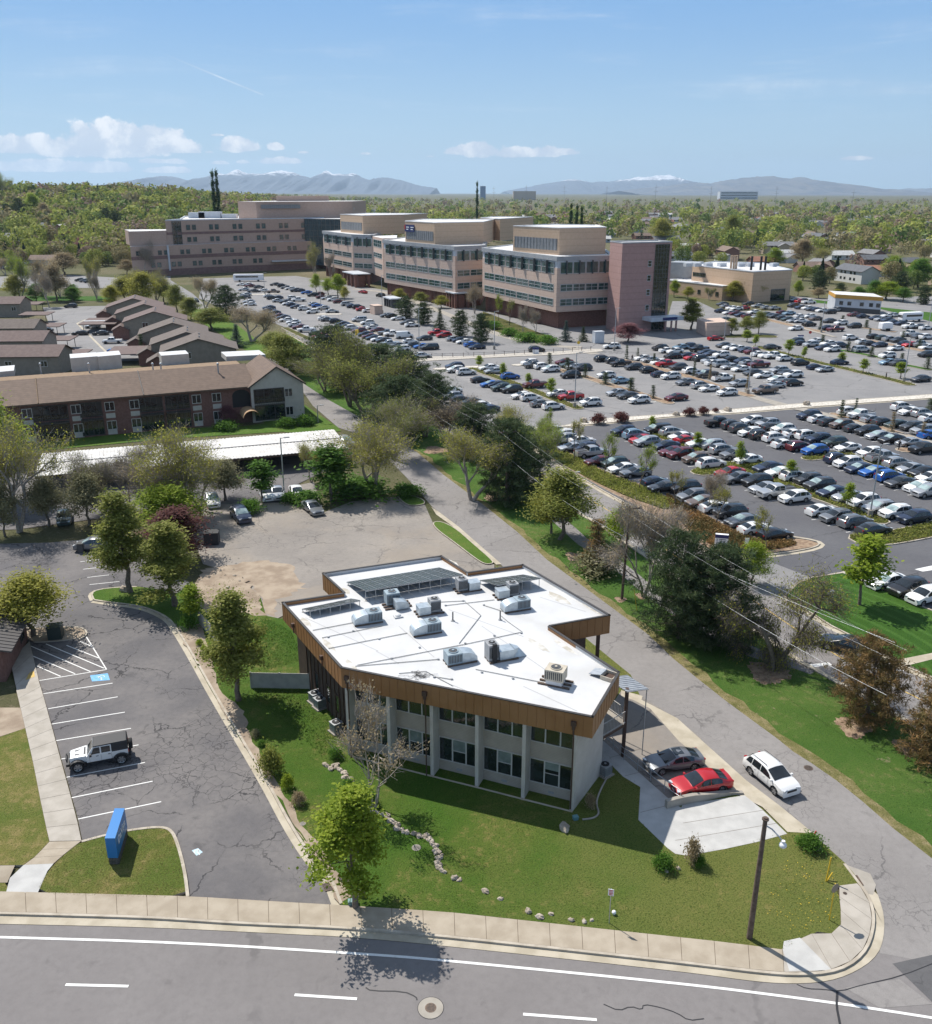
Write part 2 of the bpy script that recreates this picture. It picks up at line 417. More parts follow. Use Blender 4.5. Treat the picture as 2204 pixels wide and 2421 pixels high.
struct(b.build('gutter',M['gutter']));fixup(bpy.data.objects['gutter'])
kerb_line(A,w=.17,z=.145)
sheet('gutter_apron',gs(K3((1310,1192),(1440,1240),(1470,1300),(1455,1350),(1425,1345),(1390,1295))),.028,M['walk2'])
inner=gs(K4((-260,352),(0,352),(740,371),(1125,394),(1340,406),(1760,433)))+gs(K3((330,1563),(700,1603),(985,1640)))
kin=offset(A,.17)
i0=min(range(len(kin)),key=lambda i:(kin[i]-G(*K3((1020,1757))[0])).length)
walkstrip('pavement',inner,kin[:i0+1],27,.14,M['walk'])
fan_in=gs(K3((985,1640),(1075,1580),(1165,1547),(1265,1560),(1290,1500),(1280,1370),(1255,1312),(1370,1297)))
i1=min(range(len(kin)),key=lambda i:(kin[i]-G(*K3((1410,1320))[0])).length)
b=MB();FA,FB=fan_in,kin[i0:i1+1]
walkstrip('pavement',FA,FB,8,.14,M['walk2'])
sheet('ramp_slab',gs(K3((985,1640),(992,1598),(1075,1580),(1240,1748),(1020,1753))),.1425,M['newconc'])
# --- corner lawn of the brick-fascia building (one weedy slab) and its surroundings
lawn=gs(K4((1340,404),(1300,300),(1215,190),(1140,60)))+gs(K1((1800,1984),(1400,1350),(1230,1060),(1080,790),(1035,690),(960,620),(940,560)))+gs(K1((1180,430),(1300,380),(1530,540),(1560,640)))+gs(K2((135,440),(330,330)))+[Vector((-12.5,75,0)),Vector((4,77.5,0))]+gs(K9((1085,1120),))+gs(K3((200,215),(255,340),(440,445),(640,745),(740,835),(880,905),(1010,1032),(1100,1030),(1165,1062),(1310,1192),(1355,1245),(1380,1296),(1255,1312),(1280,1370),(1290,1500),(1265,1560),(1165,1547),(985,1640),(700,1603),(330,1563)))+gs(K4((1835,440),))
raised('lawn',lawn,.12,M['weeds'])
sheet('dirt_strip',ragged(gs(K4((1330,400),(1285,290),(1215,188),(1140,60)))+gs(K1((1800,1975),(1400,1350),(1232,1062),(1085,800),(1040,700),(1180,690),(1230,850),(1290,1080),(1420,1180),(1470,1350),(1580,1560),(1700,1740),(1790,1900)))+gs(K4((1250,160),(1320,270),(1390,370))),.09),.124,M['dirt'])
sheet('dirt_bank',ragged(gs(K1((1190,370),(1300,385),(1420,400),(1520,520),(1545,640),(1420,620),(1330,560),(1300,650),(1200,620),(1120,520))),.22),.124,M['dirt'])
# --- parking pad and concrete ramp on the lane side
pad=gs(K3((150,300),(265,335),(440,445),(560,540),(640,745),(790,830),(460,870),(380,905),(60,560),(40,480),(60,430)))
sheet('parking_pad',pad,.124,M['dusty'])
sheet('drive_strip',gs(K3((150,295),(262,325),(255,345),(440,440),(550,540),(800,765),(965,890),(1100,1000),(1165,1060),(1100,1035),(1010,1030),(880,900),(740,830),(600,690),(450,560),(300,390),(210,345),(150,325))),.128,M['gutter'])
b=MB()
b.flat(gs(K3((52,545),(430,880),(470,900),(390,1105),(240,960),(250,790),(160,735),(95,670),(45,690),(52,620)),.131))
b.flat(gs(K3((470,880),(790,833),(880,905),(1010,1032),(850,1075),(690,1110),(490,1145),(430,1135),(390,1105),(445,930)),.1315))
struct(b.build('concrete_walk',M['newconc']))
b=MB()
for p,q in(((470,985),(905,915)),((430,1075),(960,985)),((95,645),(250,600)),((170,740),(330,700)),((250,930),(440,880))):stripe(b,G(*K3(p)[0]),G(*K3(q)[0]),.03,.135)
struct(b.build('slab_joint',M['joint']))
# --- left drive and car park
drive=gs(K4((745,372),(738,280),(690,120),(640,95),(530,103),(325,150)))+gs(K1((457,1827),(390,1582),(303,1270),(230,1015),(190,870),(170,790),(0,700),(-300,700),(-300,215),(0,212),(300,205),(600,178),(760,190),(900,380),(1100,430),(1180,560),(1000,690),(1080,810),(1160,940),(1235,1080),(1400,1360),(1560,1640),(1730,1975)))+gs(K4((1135,90),(1220,230),(1290,350),(1310,403),(1125,394)))
sheet('driveway',drive,.005,M['drive'])
kr=smooth(gs(K1((545,545),(530,510),(570,485),(700,470),(800,468))),1)
kr2=smooth(gs(K1((548,548),(640,562),(800,580),(900,610),(985,655),(1022,700),(1085,800),(1160,930),(1240,1075),(1400,1345),(1570,1630)))+gs(K4((1140,92),(1228,228),(1300,300),(1338,402))),2)
kerb_line(kr2,w=.18,z=.14,gut=.45,side=1)
kerb_line(kr[::-1],w=.18,z=.14,gut=.3,side=1)
isl=smooth(gs(K1((548,545),(530,510),(575,485),(700,468),(860,470),(1080,520),(1100,650),(1022,700),(985,655),(900,610),(800,580),(640,562))),1,True)
raised('lawn',isl,.125,M['grass'])
b=MB()
for a,c in(((255,1092),(660,1030)),((283,1180),(690,1110)),((303,1270),(732,1200)),((330,1367),(768,1295)),((360,1475),(812,1392)),((390,1582),(850,1495)),((420,1702),(895,1605)),((457,1827),(945,1725)),((230,1015),(625,950)),((625,950),(500,748)),
   ((470,318),(600,303)),((487,362),(640,345)),((510,410),(640,395)),((525,452),(700,434)),((215,928),(355,990)),((190,870),(440,975)),((180,812),(530,962)),((270,800),(610,942)),((390,808),(585,885)),((470,785),(550,820))):
 stripe(b,G(*K1(a)[0]),G(*K1(c)[0]),.10,.011)
struct(b.build('parking_lines',M['white']))
sheet('accessible_mark',gs(K1((528,985),(632,972),(645,1012),(540,1020))),.012,M['bluep'])
b=MB()
c0=G(*K1((592,996))[0]);ax=(G(*K1((545,1002))[0])-G(*K1((632,990))[0])).normalized();ay=Vector((-ax.y,ax.x,0))
def acc(b,c0,ax,ay,s,z):
 P=lambda u,v:c0+ax*u*s+ay*v*s
 pathstripe(b,[P(.35*cos(t)-.1,.35*sin(t)-.12)for t in[radians(a)for a in range(-200,61,20)]],.1*s,z)
 pathstripe(b,[P(-.12,.5),P(-.1,.1),P(.22,.1),P(.38,-.3),P(.52,-.24)],.11*s,z)
 pathstripe(b,[P(-.12,.28),P(.15,.28)],.09*s,z)
 b.flat([P(-.12+.11*cos(t),.66+.11*sin(t))+Vector((0,0,z))for t in[2*pi*i/10 for i in range(10)]])
acc(b,c0,ax,ay,.62,.016);struct(b.build('wheelchair_symbol',M['white']))
b=MB();sheet('faded_mark',gs(K4((755,185),(780,176),(799,192),(774,206))),.011,mat('faded_blue',(.42,.55,.62),.8))
acc(b,G(*K4((777,190))[0]),(G(*K4((790,178))[0])-G(*K4((765,200))[0])).normalized(),(G(*K4((790,200))[0])-G(*K4((765,181))[0])).normalized(),.45,.015)
struct(b.build('wheelchair_symbol',M['white']))
wi=gs(K1((95,1075),(120,1180),(190,1480),(240,1735),(290,1970)))+gs(K4((195,155),));wo=gs(K1((222,1000),(256,1110),(304,1285),(362,1500),(421,1715),(480,1945)))+gs(K4((322,152),))
walkstrip('pavement',wi,wo,13,.13,M['walk2'])
walkstrip('pavement',gs(K1((60,900),(110,1130))),gs(K1((175,790),(232,1030))),3,.129,M['walk2'])
walkstrip('pavement',gs(K4((195,156),(140,215),(95,248))),gs(K4((322,153),(255,205),(212,243))),3,.131,M['walk'])
sheet('pavement',gs(K4((95,248),(212,243),(188,272),(150,358),(25,358),(40,300),(60,252),(-100,250),(-100,315),(30,318)))[:6],.133,M['newconc'])
sheet('pavement',gs(K4((-160,252),(60,250),(30,318),(-160,318))),.1335,M['walk'])
raised('lawn',gs(K1((-60,1375),(150,1300),(190,1480),(240,1735),(290,1970)))+gs(K4((197,153),(140,213),(92,248),(-200,250))),.118,M['dryl'])
raised('lawn',gs(K4((-200,318),(20,318),(32,335),(25,362),(-200,362))),.118,M['dryl'])
raised('dirt_bed',gs(K1((-60,1180),(125,1180),(150,1300),(-60,1370))),.115,M['dirt'])
sgl=smooth(gs(K4((322,154),(420,128),(540,106),(640,97),(676,112),(700,160),(728,270),(741,378),(400,372),(138,362),(190,270),(255,206))),1,True)
raised('lawn',sgl,.12,M['dryl'])
kerb_line(smooth(gs(K4((322,152),(420,125),(540,102),(640,93),(682,108),(706,160),(735,270),(747,371))),2),w=.2,z=.145,side=-1)
raised('planting_bed',smooth(gs(K1((140,715),(300,712),(430,706),(490,720),(505,750),(450,775),(300,790),(170,795))),1,True),.12,M['dirt'])
kerb_line(smooth(gs(K1((150,716),(300,711),(430,705),(492,718),(508,750),(460,778))),1),w=.16,z=.14,side=1)
# --- dusty back car park, small islands
back=gs(K1((1130,60),(1250,-30),(1840,-150)))+gs(K9((150,830),(300,770),(560,740),(700,790),(742,885),(900,1010),(1075,1112)))+[Vector((3.0,78.5,0)),Vector((-12,76,0))]+gs(K2((140,420),(100,440)))+gs(K1((1560,640),(1540,560),(1420,405),(1190,330),(1140,200)))
sheet('car_park',back,.006,M['dusty'])
sheet('dirt_patch',ragged(gs(K1((1190,360),(1350,330),(1560,310),(1700,330),(1780,470),(1640,540),(1600,640),(1555,630),(1530,530),(1420,400))),.28),.0075,M['dirt'])
iz=smooth(gs(K9((735,885),(790,880),(870,920),(960,1000),(1070,1095),(1070,1112),(1020,1115),(960,1075),(850,990),(760,925))),2,True)
raised('lawn',iz,.12,M['grass']);kerb_line(iz,w=.12,z=.135,closed=True,side=-1)
iz=smooth(gs(K9((540,740),(610,735),(690,760),(705,785),(660,795),(600,795))),2,True)
raised('lawn',iz,.12,M['grass']);kerb_line(iz,w=.12,z=.135,closed=True,side=-1)
sheet('drive_strip',gs(K9((735,800),(780,830),(880,905),(1000,1010),(1115,1110),(1085,1112),(960,995),(850,905),(760,840))),.012,M['gutter'])
# --- grass strip between the lane and the hospital road
dl=gs(K5((1680,345),(1835,432)))+gs(S((860,890),(962,958),(1100,1050),(1240,1135),(1365,1213),(1420,1243),(1465.5,1278),(1497,1297),(1600,1366),(1750,1470),(1890,1566),(1931,1587),(2094.6,1680),(2193,1735),(2330,1820)))
dr=gs(P5((560,560),(850,720)))+gs(S((830,855),(997.6,942.5),(1150,1010),(1285,1081),(1330,1108),(1418,1158),(1493,1198),(1560,1235),(1674,1303),(1760,1352),(1852,1413),(1963.7,1482),(2018,1511),(2127,1576),(2204,1606),(2330,1680)))
sheet('grass_strip',R_edge[1:]+dl,.003,M['strip'])
_e=[p for p in R_edge[1:20]];_o=resample(offset(_e,-.9),70);_e2=resample(offset(_e,.12),70)
sheet('worn_verge',[p+Vector((rnd.gauss(0,.22),rnd.gauss(0,.22),0))for p in _o]+_e2[::-1],.0062,M['worn'])
sheet('road',dl+dr[::-1],.007,M['hdrive'])
kerb_line(dl,w=.18,z=.12,gut=.45,side=-1)
b=MB()
mid=[a.lerp(c,.5)for a,c in zip(resample(dl,60),resample(dr,60))]
pathstripe(b,gs(P1((-300,500),(100,690),(455,880),(640,990),(810,1100),(1000,1230)))+gs(S((1640,1345),))+gs(R1((-100,600),(150,770),(330,890),(480,990),(660,1100),(1220,1400),(1400,1490),(1600,1600))),.13,.013,0)
struct(b.build('road_marking',M['yellow']))
b=MB();stripe(b,G(*R1((430,1190))[0]),G(*R1((600,1170))[0]),.5,.013);stripe(b,G(*R1((1085,1235))[0]),G(*R1((1245,1220))[0]),.5,.013)
struct(b.build('road_marking',M['white']))
fp=gs(P1((120,1040),(230,1130),(400,1290)))+gs(K10((200,900),(290,960),(370,1020),(440,1080),(640,1230)))+gs(R1((-120,1060),(160,1140),(330,1180),(470,1230)))
b=MB();pathstripe(b,smooth(fp,1),1.9,.008);struct(b.build('footpath',M['hdrive']))
for c,r in((K10((120,945))[0],1.1),(R1((60,1250))[0],1.7),(R1((800,1720))[0],1.3),(R1((1280,1900))[0],1.0),(P7((1110,870))[0],1.8),(P7((680,545))[0],2.0),(K10((340,1152))[0],.6),(K10((445,1135))[0],.7)):
 g=G(*c);pts=[Vector((g.x+r*q*cos(a),g.y+r*1.1*q*sin(a),0))for a,q in[(2*pi*i/60,1+.18*sin(3*2*pi*i/60+r)+rnd.gauss(0,.07))for i in range(60)]]
 _bz=.0048+.0006*(int(c[0]*7+c[1]*3)%9)
 sheet('bare_patch',pts,_bz,M['mulch'])
# ------------------------------------------------------------------ hospital campus surfaces
M['cover']=grassmat('groundcover_olive',(.060,.075,.018),(.115,.105,.035),(.17,.12,.06),.5,.3)
M['cover2']=grassmat('groundcover_rust',(.13,.062,.022),(.17,.095,.035),(.16,.115,.04),.5,.25)
med_lo=gs(P1((-250,235),(150,205),(600,165),(1000,125),(1400,90),(1835,70)))+gs(P2((760,118),(1300,78),(1835,40),(2100,22)))
med_hi=gs(P1((-250,215),(190,188),(640,115),(860,100),(1200,78),(1450,58),(1835,28)))+gs(P2((760,84),(1300,45),(1835,8),(2100,-12)))
camp=gs(S((600,745),(679,776)))+dr[1:5]+gs(P1((20,492),(200,592),(550,792),(850,952)))+gs(S((1674,1305),(1852,1413),(1930,1400),(2420,1500),(2600,980),(2600,690),(2204,700),(1950,706),(1870,700),(1860,735),(1700,735),(1650,712),(1590,712),(1577,758),(1313,775),(1000,700),(700,652),(480,658),(470,705),(540,735)))
sheet('hospital_parking',camp,.005,M['lot2'])
low=dr[5:10]+gs(K10((760,922),(850,948),(1000,948),(1250,1045)))+gs(R1((430,425),(690,382),(960,485),(1481,712),(1900,890)))+gs(S((2500,1200),))+[med_lo[-1]]+med_lo[::-1][1:]+gs(S((1240,1035),))
sheet('parking_lot',low,.010,M['lot'])
sheet('road_rock_median',med_hi+med_lo[::-1],.09,M['gravel'])
kerb_line(med_lo,w=.25,z=.13,gut=.5,side=1);kerb_line(med_hi,w=.2,z=.12,side=-1)
m2h=gs(P3((-100,225),(150,195),(480,190),(900,165),(1250,150),(1530,128),(1620,130)));m2l=gs(P3((-100,250),(150,233),(480,215),(900,195),(1250,182),(1560,160),(1640,150)))
sheet('rock_median',m2h+m2l[::-1],.06,mat('grey_rock',(.36,.33,.29),.95,color2=(.52,.48,.42),scale=3,bump=.8,bscale=6));kerb_line(m2l,w=.25,z=.12,side=1)
bedtop=gs(P1((-120,250),(40,345),(150,390),(300,455),(470,545),(620,630),(800,695),(930,735),(1080,815),(1270,895),(1420,955),(1620,1065),(1835,1180)))+gs(K10((930,835),(1010,862),(1150,860),(1235,868),(1290,885),(1285,897),(1230,908),(1000,938),(850,938),(760,912),(690,862)))
bedlow=gs(S((1640,1272),(1493,1191),(1418,1151),(1330,1101),(1285,1075),(1245,1045)))
bed=bedtop+bedlow
raised('planting_bed',smooth(bed,1,True),.10,M['mulch'])
kerb_line(smooth(gs(S((1245,1046),(1285,1077)))+gs(P1((200,590),(350,672),(550,790),(700,872),(850,952)))+gs(S((1560,1236),(1640,1281)))+gs(K10((760,925),(850,950),(1000,950),(1235,917),(1305,893),(1280,872),(1150,852))),1),w=.2,z=.14,gut=.55,side=1)
cov=smooth(gs(P1((-110,262),(40,360),(300,470),(620,645),(930,752),(1150,860),(1280,905)))+gs(P1((1200,1000),(1010,930),(850,880),(500,720),(200,555),(10,450),(-80,360))),1,True)
sheet('groundcover',cov,.13,M['cover'],'stuff')
cov2=smooth(gs(P1((1290,915),(1420,975),(1620,1085),(1820,1190)))+gs(K10((930,850),(1010,872),(1140,870),(1195,885),(1150,905),(1000,925),(860,925),(740,880),(640,800),(600,740),(560,690),(560,640))),1,True)
sheet('groundcover',cov2,.135,M['cover2'],'stuff')
def island(path,w,m,name='planting_strip',z=.11,kerb=True):
 path=smooth(gs(path),1);l,r=offset(path,w/2),offset(path,-w/2)
 e=(path[-1]-path[-2]).normalized()*w*.45;s=(path[0]-path[1]).normalized()*w*.45
 loop=r+[path[-1]+e*.7+(r[-1]-path[-1])*.7,path[-1]+e,path[-1]+e*.7+(l[-1]-path[-1])*.7]+l[::-1]+[path[0]+s*.7+(l[0]-path[0])*.7,path[0]+s,path[0]+s*.7+(r[0]-path[0])*.7]
 raised(name,loop,z,m)
 if kerb:kerb_line(loop,w=.18,z=z+.02,closed=True,side=-1)
 return loop
COVER=[cov,cov2]
COVER.append(island(P1((1010,250),(1240,335),(1480,420)),1.6,M['cover']))
COVER.append(island(P2((60,612),(150,590),(280,555),(400,560),(520,555)),3.2,M['cover']))
COVER.append(island(P2((430,590),(640,675),(790,735),(900,775),(1150,862),(1330,938),(1430,985)),2.4,M['cover']))
COVER.append(island(R1((885,95),(1000,100),(1250,60),(1481,10),(1700,-40)),3.6,M['cover']))
COVER.append(island(P2((880,505),(980,495),(1080,465),(1250,480),(1420,545),(1640,630),(1835,710)),2.0,M['cover']))
island(P2((1080,160),(1300,222),(1540,297),(1760,372),(1900,420)),1.6,M['mulch'])
island(P2((1620,440),(1720,435)),2.6,M['mulch'])
COVER.append(island(P3((500,300),(700,370),(900,440),(1100,520),(1250,580),(1420,645)),2.2,M['cover']))
island(P3((200,305),(380,290),(560,285)),2.0,M['gravel']);island(P3((880,270),(1000,265)),2.0,M['gravel'])
island(P3((1180,290),(1330,332),(1440,368)),2.2,M['mulch']);island(P4((0,440),(230,520),(420,570),(600,630),(740,672)),2.2,M['mulch'])
island(P4((330,300),(520,335),(640,372),(870,432),(1100,505),(1250,560),(1440,610)),2.2,M['mulch'])
COVER.append(island(P6((330,475),(600,545),(900,622),(1100,665),(1300,715),(1500,760),(1640,800)),2.6,M['cover']))
island(P6((400,235),(600,285),(880,345)),2.6,M['mulch'])
island(P6((1050,505),(1280,545),(1420,575)),2.2,M['mown']);island(P6((1300,420),(1500,460),(1760,510)),2.2,M['mulch']);island(P6((1620,635),(1800,670)),2.2,M['mown'])
island(P6((1230,310),(1500,345)),2.0,M['mulch'])
island(P5((560,565),(740,650),(900,710),(1070,785)),2.0,M['cover'])
island(P5((1200,500),(1350,560),(1500,640),(1700,740)),1.4,M['walk2'])
island(P5((900,430),(1080,430)),3,M['gravel']);island(P5((180,235),(360,235),(500,225)),3,M['gravel'])
island(P6((80,385),(250,380),(430,385)),5.5,M['cover'])
def walk(path,w,m=None,z=.03):
 b=MB();pathstripe(b,smooth(gs(path),1),w,z);struct(b.build('footpath',m or M['walk2']))
walk(P2((780,122),(1050,172),(1340,258),(1600,325),(1835,380),(2000,420)),1.6,z=.135)
walk(K8((725,880),(950,940),(1180,990)),2.6);walk(P4((1420,600),(1560,645),(1720,690)),2.6,z=.05)
walk(K7((250,372),(420,390),(640,475),(860,566),(1000,604),(1130,622),(1240,625)),3.2)
walk(K7((1190,628),(1300,655)),3.0)
walk(P6((560,250),(760,330),(1000,390)),1.6,z=.12)
sheet('lawn',gs(K7((812,470),(1130,590),(1120,612),(980,592),(870,560),(790,520))),.02,M['cover'])
sheet('lawn',gs(P6((620,55),(850,70),(1000,90),(1850,180),(1850,260),(1400,150),(900,100),(620,75))),.02,M['mown'])
sheet('lawn',gs(PW((-60,690),(330,705),(345,740),(250,755),(-60,745))),.02,M['mown'])
sheet('road',gs(PW((-200,685),(700,700),(1500,712),(1500,725),(600,722),(420,790),(-200,770))),.012,M['lot2'])
sheet('lawn',gs(PW((1030,722),(1430,724),(1430,800),(1030,800))),.02,M['mown'])
sheet('car_park',gs(PW((-200,770),(420,790),(600,1000),(1300,1040),(1850,1020),(1850,1150),(-200,1150))),.011,M['lot2'])
sheet('lawn',gs(PW((-200,1240),(1200,1240),(1200,1290),(-200,1290))),.02,M['mown'])
sheet('road',gs(K5((1000,30),(1050,60),(1130,110),(1230,200),(1150,200),(1090,150),(960,60),(900,0))),.012,M['lot2'])
mow=gs(R1((430,428),(690,388),(790,425),(960,497),(1130,570),(1290,650),(1481,720),(1900,900)))+gs(S((2500,1520),(2500,1545)))+gs(R1((1481,1085),(1190,1142),(1080,1090),(860,985),(800,948),(600,848),(460,758),(330,680),(190,588),(300,480)))
raised('lawn',mow,.09,M['mown'])
raised('lawn',gs(R1((1290,1190),(1481,1140),(2000,1040),(2000,1500),(1481,1296))),.09,M['mown'])
sheet('footpath',gs(R1((1190,1142),(1481,1085),(1800,1030),(1800,1080),(1481,1140),(1290,1188),(1215,1190))),.10,M['gutter'])
kerb_line(gs(R1((190,588),(330,680),(460,758),(600,848),(800,948),(860,985),(1080,1090),(1200,1187),(1290,1222),(1481,1300))),w=.2,z=.12,gut=.6,side=1)
kerb_line(gs(R1((190,588),(300,478),(430,425),(690,384),(770,352))),w=.25,z=.12,side=-1)
kerb_line(gs(R1((770,352),(960,482),(1130,555),(1290,635),(1481,710),(1900,890))),w=.2,z=.12,side=-1)
sheet('rock_corner',gs(R1((692,385),(775,353),(940,462),(960,495),(790,423))),.105,M['gravel'])
sheet('parking_pad',gs(R1((1330,352),(1481,320),(1481,360),(1400,372))),.014,M['white'])
# --- apartments and town houses
sheet('car_park',gs(K5((-200,1090),(200,1180),(1000,1120),(1835,1030),(1900,1150),(1700,1250),(1810,1330),(1300,1345),(1160,1310),(600,1425),(380,1455),(100,1492),(-200,1500))),.008,M['drive'])
sheet('lawn',gs(K9((45,245),(228,368),(245,388),(140,402),(-60,395),(-200,330),(-60,270))),.02,M['grass'])
sheet('lawn',gs(K5((-100,930),(1400,890),(1850,830),(1800,910),(1000,960),(-100,1060))),.015,M['grass'])
sheet('car_park',gs(K5((250,190),(640,180),(660,245),(700,350),(830,430),(900,500),(340,520),(330,400))),.008,M['lot2'])
b=MB();pathstripe(b,gs(K5((500,262),(452,284),(520,350),(600,430),(665,492))),.6,.02);struct(b.build('kerb',M['gutter']))
sheet('lawn',gs(K5((640,245),(700,310),(790,400),(830,420),(800,330),(700,250))),.02,M['grass'])
walk(K5((660,290),(730,340),(800,410),(880,450)),1.2)
sheet('lawn',gs(K5((1100,150),(1230,210),(1400,300),(1560,420),(1640,500),(1500,480),(1300,350),(1100,230))),.008,M['grass'])
sheet('lawn',gs(K9((-30,60),(50,120),(190,205),(200,180),(60,90))),.012,M['grass'])
# ------------------------------------------------------------------ the flat-roofed office building in front
M['roofw']=mat('white_membrane',(.575,.58,.585),.6,color2=(.50,.498,.49),scale=.30,lo=.40,hi=.75,spec=.25,bump=.06,bscale=3)
M['roofst']=mat('stained_membrane',(.42,.39,.33),.8,color2=(.60,.59,.56),scale=1.2)
M['fascia']=mat('bronze_metal',(.285,.135,.050),.5,color2=(.325,.162,.066),scale=.5,spec=.4)
M['trim']=mat('dark_trim',(.05,.045,.042),.5)
M['brownd']=mat('dark_brown_siding',(.060,.040,.032),.75,color2=(.085,.055,.042),scale=1.5)
M['browns']=mat('brown_steel',(.075,.042,.03),.6)
def sided(name,a,b,per,axis=2,rough=.8,ls=.45):
 m=bpy.data.materials.new(name);t=NT(m);p=t.pos()
 s=t.new('ShaderNodeSeparateXYZ');t.inp(s,0,p)
 f=t.math('FRACT',t.math('DIVIDE',s.outputs[axis],per))
 line=t.math('LESS_THAN',f,.14)
 c=t.mix(t.ramp(t.noise(p,1.2,5),.3,.7),a,b)
 c=t.mix(t.math('MULTIPLY',line,ls),c,tuple(x*.35 for x in a))
 t.inp(t.b,'Base Color',c);t.b.inputs['Roughness'].default_value=rough;t.bump(f,.35,.03);return m
M['siding']=sided('pale_lap_siding',(.40,.345,.285),(.46,.40,.34),.125)
M['wbrick']=sided('white_brick',(.55,.50,.44),(.62,.57,.51),.09)
def glassm(name,c=(.012,.016,.018),rough=.06,c2=(.03,.04,.042)):
 m=mat(name,c,rough,color2=c2,scale=.8);m.node_tree.nodes['Principled BSDF'].inputs['Specular IOR Level'].default_value=.9;return m
M['glass']=glassm('dark_window_glass');M['blind']=mat('window_blind',(.22,.26,.25),.3,color2=(.14,.17,.165),scale=1.5)
M['wframe']=mat('window_frame',(.52,.50,.47),.5)
M['zinc']=mat('galvanised_duct',(.50,.56,.60),.38,metal=.45,color2=(.40,.46,.50),scale=2.2)
M['acblue']=mat('blue_grey_unit',(.30,.37,.41),.55,color2=(.25,.31,.35),scale=2)
M['acbeige']=mat('beige_unit',(.52,.47,.38),.6,color2=(.44,.39,.31),scale=2)
M['solar']=mat('solar_cells',(.040,.050,.052),.18,color2=(.055,.066,.068),scale=3)
M['dark']=mat('near_black',(.02,.02,.021),.8)  # plain near-black for fan discs, louvres, some flues and the arch panel
ZT,ZF,ZR=7.8,6.15,7.45
RO=gs(K2((330,212),(905,128),(1030,208),(1298,170),(1720,415),(1425,468),(1765,690),(1637,907),(420,668),(135,353),(435,308)),ZT)
a_,b_,c_,d_,e_,f_,g_,h_,i_,j_,k_=RO
OB=thing('office_building','two storey office building with bronze fascia, white flat roof and white piers','building',(0,0,0))
n=len(RO)
b=MB();cap=MB()
ring=[Vector((p.x,p.y,0))for p in RO][::-1]
for i in range(n):
 p,q=ring[i],ring[(i+1)%n];L=(q-p).length;t=(q-p)/L;nn=Vector((t.y,-t.x,0))
 b.hexa([(v.x,v.y,ZF)for v in(p,q,q-nn*.12,p-nn*.12)],[(v.x,v.y,ZT-.07)for v in(p,q,q-nn*.12,p-nn*.12)])
 k=max(2,int(L/.62))
 for s in range(1,k):
  c=p+t*(L*s/k)+nn*.012
  b.box((c.x,c.y,(ZF+ZT-.07)/2),(.022,.02,ZT-ZF-.09),atan2(t.y,t.x))
 cap.hexa([(v.x,v.y,ZT-.07)for v in(p+nn*.03-t*.03,q+nn*.03+t*.03,q-nn*.16,p-nn*.16)],[(v.x,v.y,ZT)for v in(p+nn*.03-t*.03,q+nn*.03+t*.03,q-nn*.16,p-nn*.16)])
b.build('fascia',M['fascia'],OB);cap.build('parapet_cap',M['trim'],OB)
inn=offset(ring,.14,True)
rb=MB();rb.flat([(p.x,p.y,ZR)for p in inn],0)
for i in range(n):
 p,q=inn[i],inn[(i+1)%n];rb.add([(p.x,p.y,ZR),(q.x,q.y,ZR),(q.x,q.y,ZT-.02),(p.x,p.y,ZT-.02)],[(3,2,1,0)],0)
roof=rb.build('roof',M['roofw'],OB)
sb=MB();sb.flat([(p.x,p.y,ZF+.05)for p in inn][::-1]);so_=sb.build('soffit',M['brownd'],OB);so_.data.flip_normals()
sm=MB()
for p,q in(((700,470),(870,620)),((545,300),(560,350)),((590,590),(700,650)),((250,430),(600,590)),((940,390),(1300,520)),((1100,470),(1420,690)),((1300,760),(1560,880)),((1380,330),(1600,400)),((480,470),(540,540)),((900,730),(1120,820))):
 stripe(sm,G(*K2(p)[0],ZR),G(*K2(q)[0],ZR),.07,ZR+.008)
sm.build('roof_seam',mat('membrane_seam',(.40,.40,.40),.7),OB)
for(x,y),r1,r2 in(((1470,335),1.4,.5),((1640,385),1.6,.35),((1370,560),1.3,.3),((1350,215),.9,.35),((960,165),.8,.3),((250,450),.9,.3),((360,560),1.2,.25),((470,655),1.0,.2),((1500,570),1.5,.22),((440,300),.7,.35)):
 c=G(*K2((x,y))[0],ZR);th=radians(-58.6);st=MB()
 st.flat([(c.x+r1*(1+.2*sin(5*u))*cos(u)*cos(th)-r2*sin(u)*sin(th),c.y+r1*(1+.2*sin(5*u))*cos(u)*sin(th)+r2*sin(u)*cos(th),ZR+.003+.0004*int(x/90))for u in[2*pi*i/20 for i in range(20)]])
 st.build('dirt_stain',M['roofst'],OB)
cd=MB()
def rp(*p,z=.05):return[G(x,y,ZR)+Vector((0,0,z))for x,y in K2(*p)]
for pts in(((285,492),(480,455)),((360,580),(740,505)),((330,528),(620,470)),((500,660),(1040,555),(1295,500),(1225,450),(1190,420)),((490,665),(890,632)),((640,345),(610,360)),((800,360),(1020,350)),((930,372),(1160,345)),((1020,355),(1095,420),(990,555)),((1070,680),(1400,745)),((1105,370),(1200,400)),((870,715),(960,730)),((700,700),(830,690),(960,760))):
 cd.tube(rp(*pts),.028,5)
for x,y in((360,525),(605,534),(800,575),(665,628),(890,632),(1020,555),(1160,518),(1250,725),(1100,695),(925,372),(1010,350),(870,718),(955,728),(585,362),(480,495),(1110,370),(1290,505)):
 c=rp((x,y))[0];cd.box((c.x,c.y,ZR+.05),(.16,.12,.1),.36,1)
cd.build('conduit',[mat('grey_conduit',(.30,.30,.29),.5),M['grey']],OB)
LW=[Vector(p)for p in((-13.5,68.2,0),(-8.35,59.85,0))]
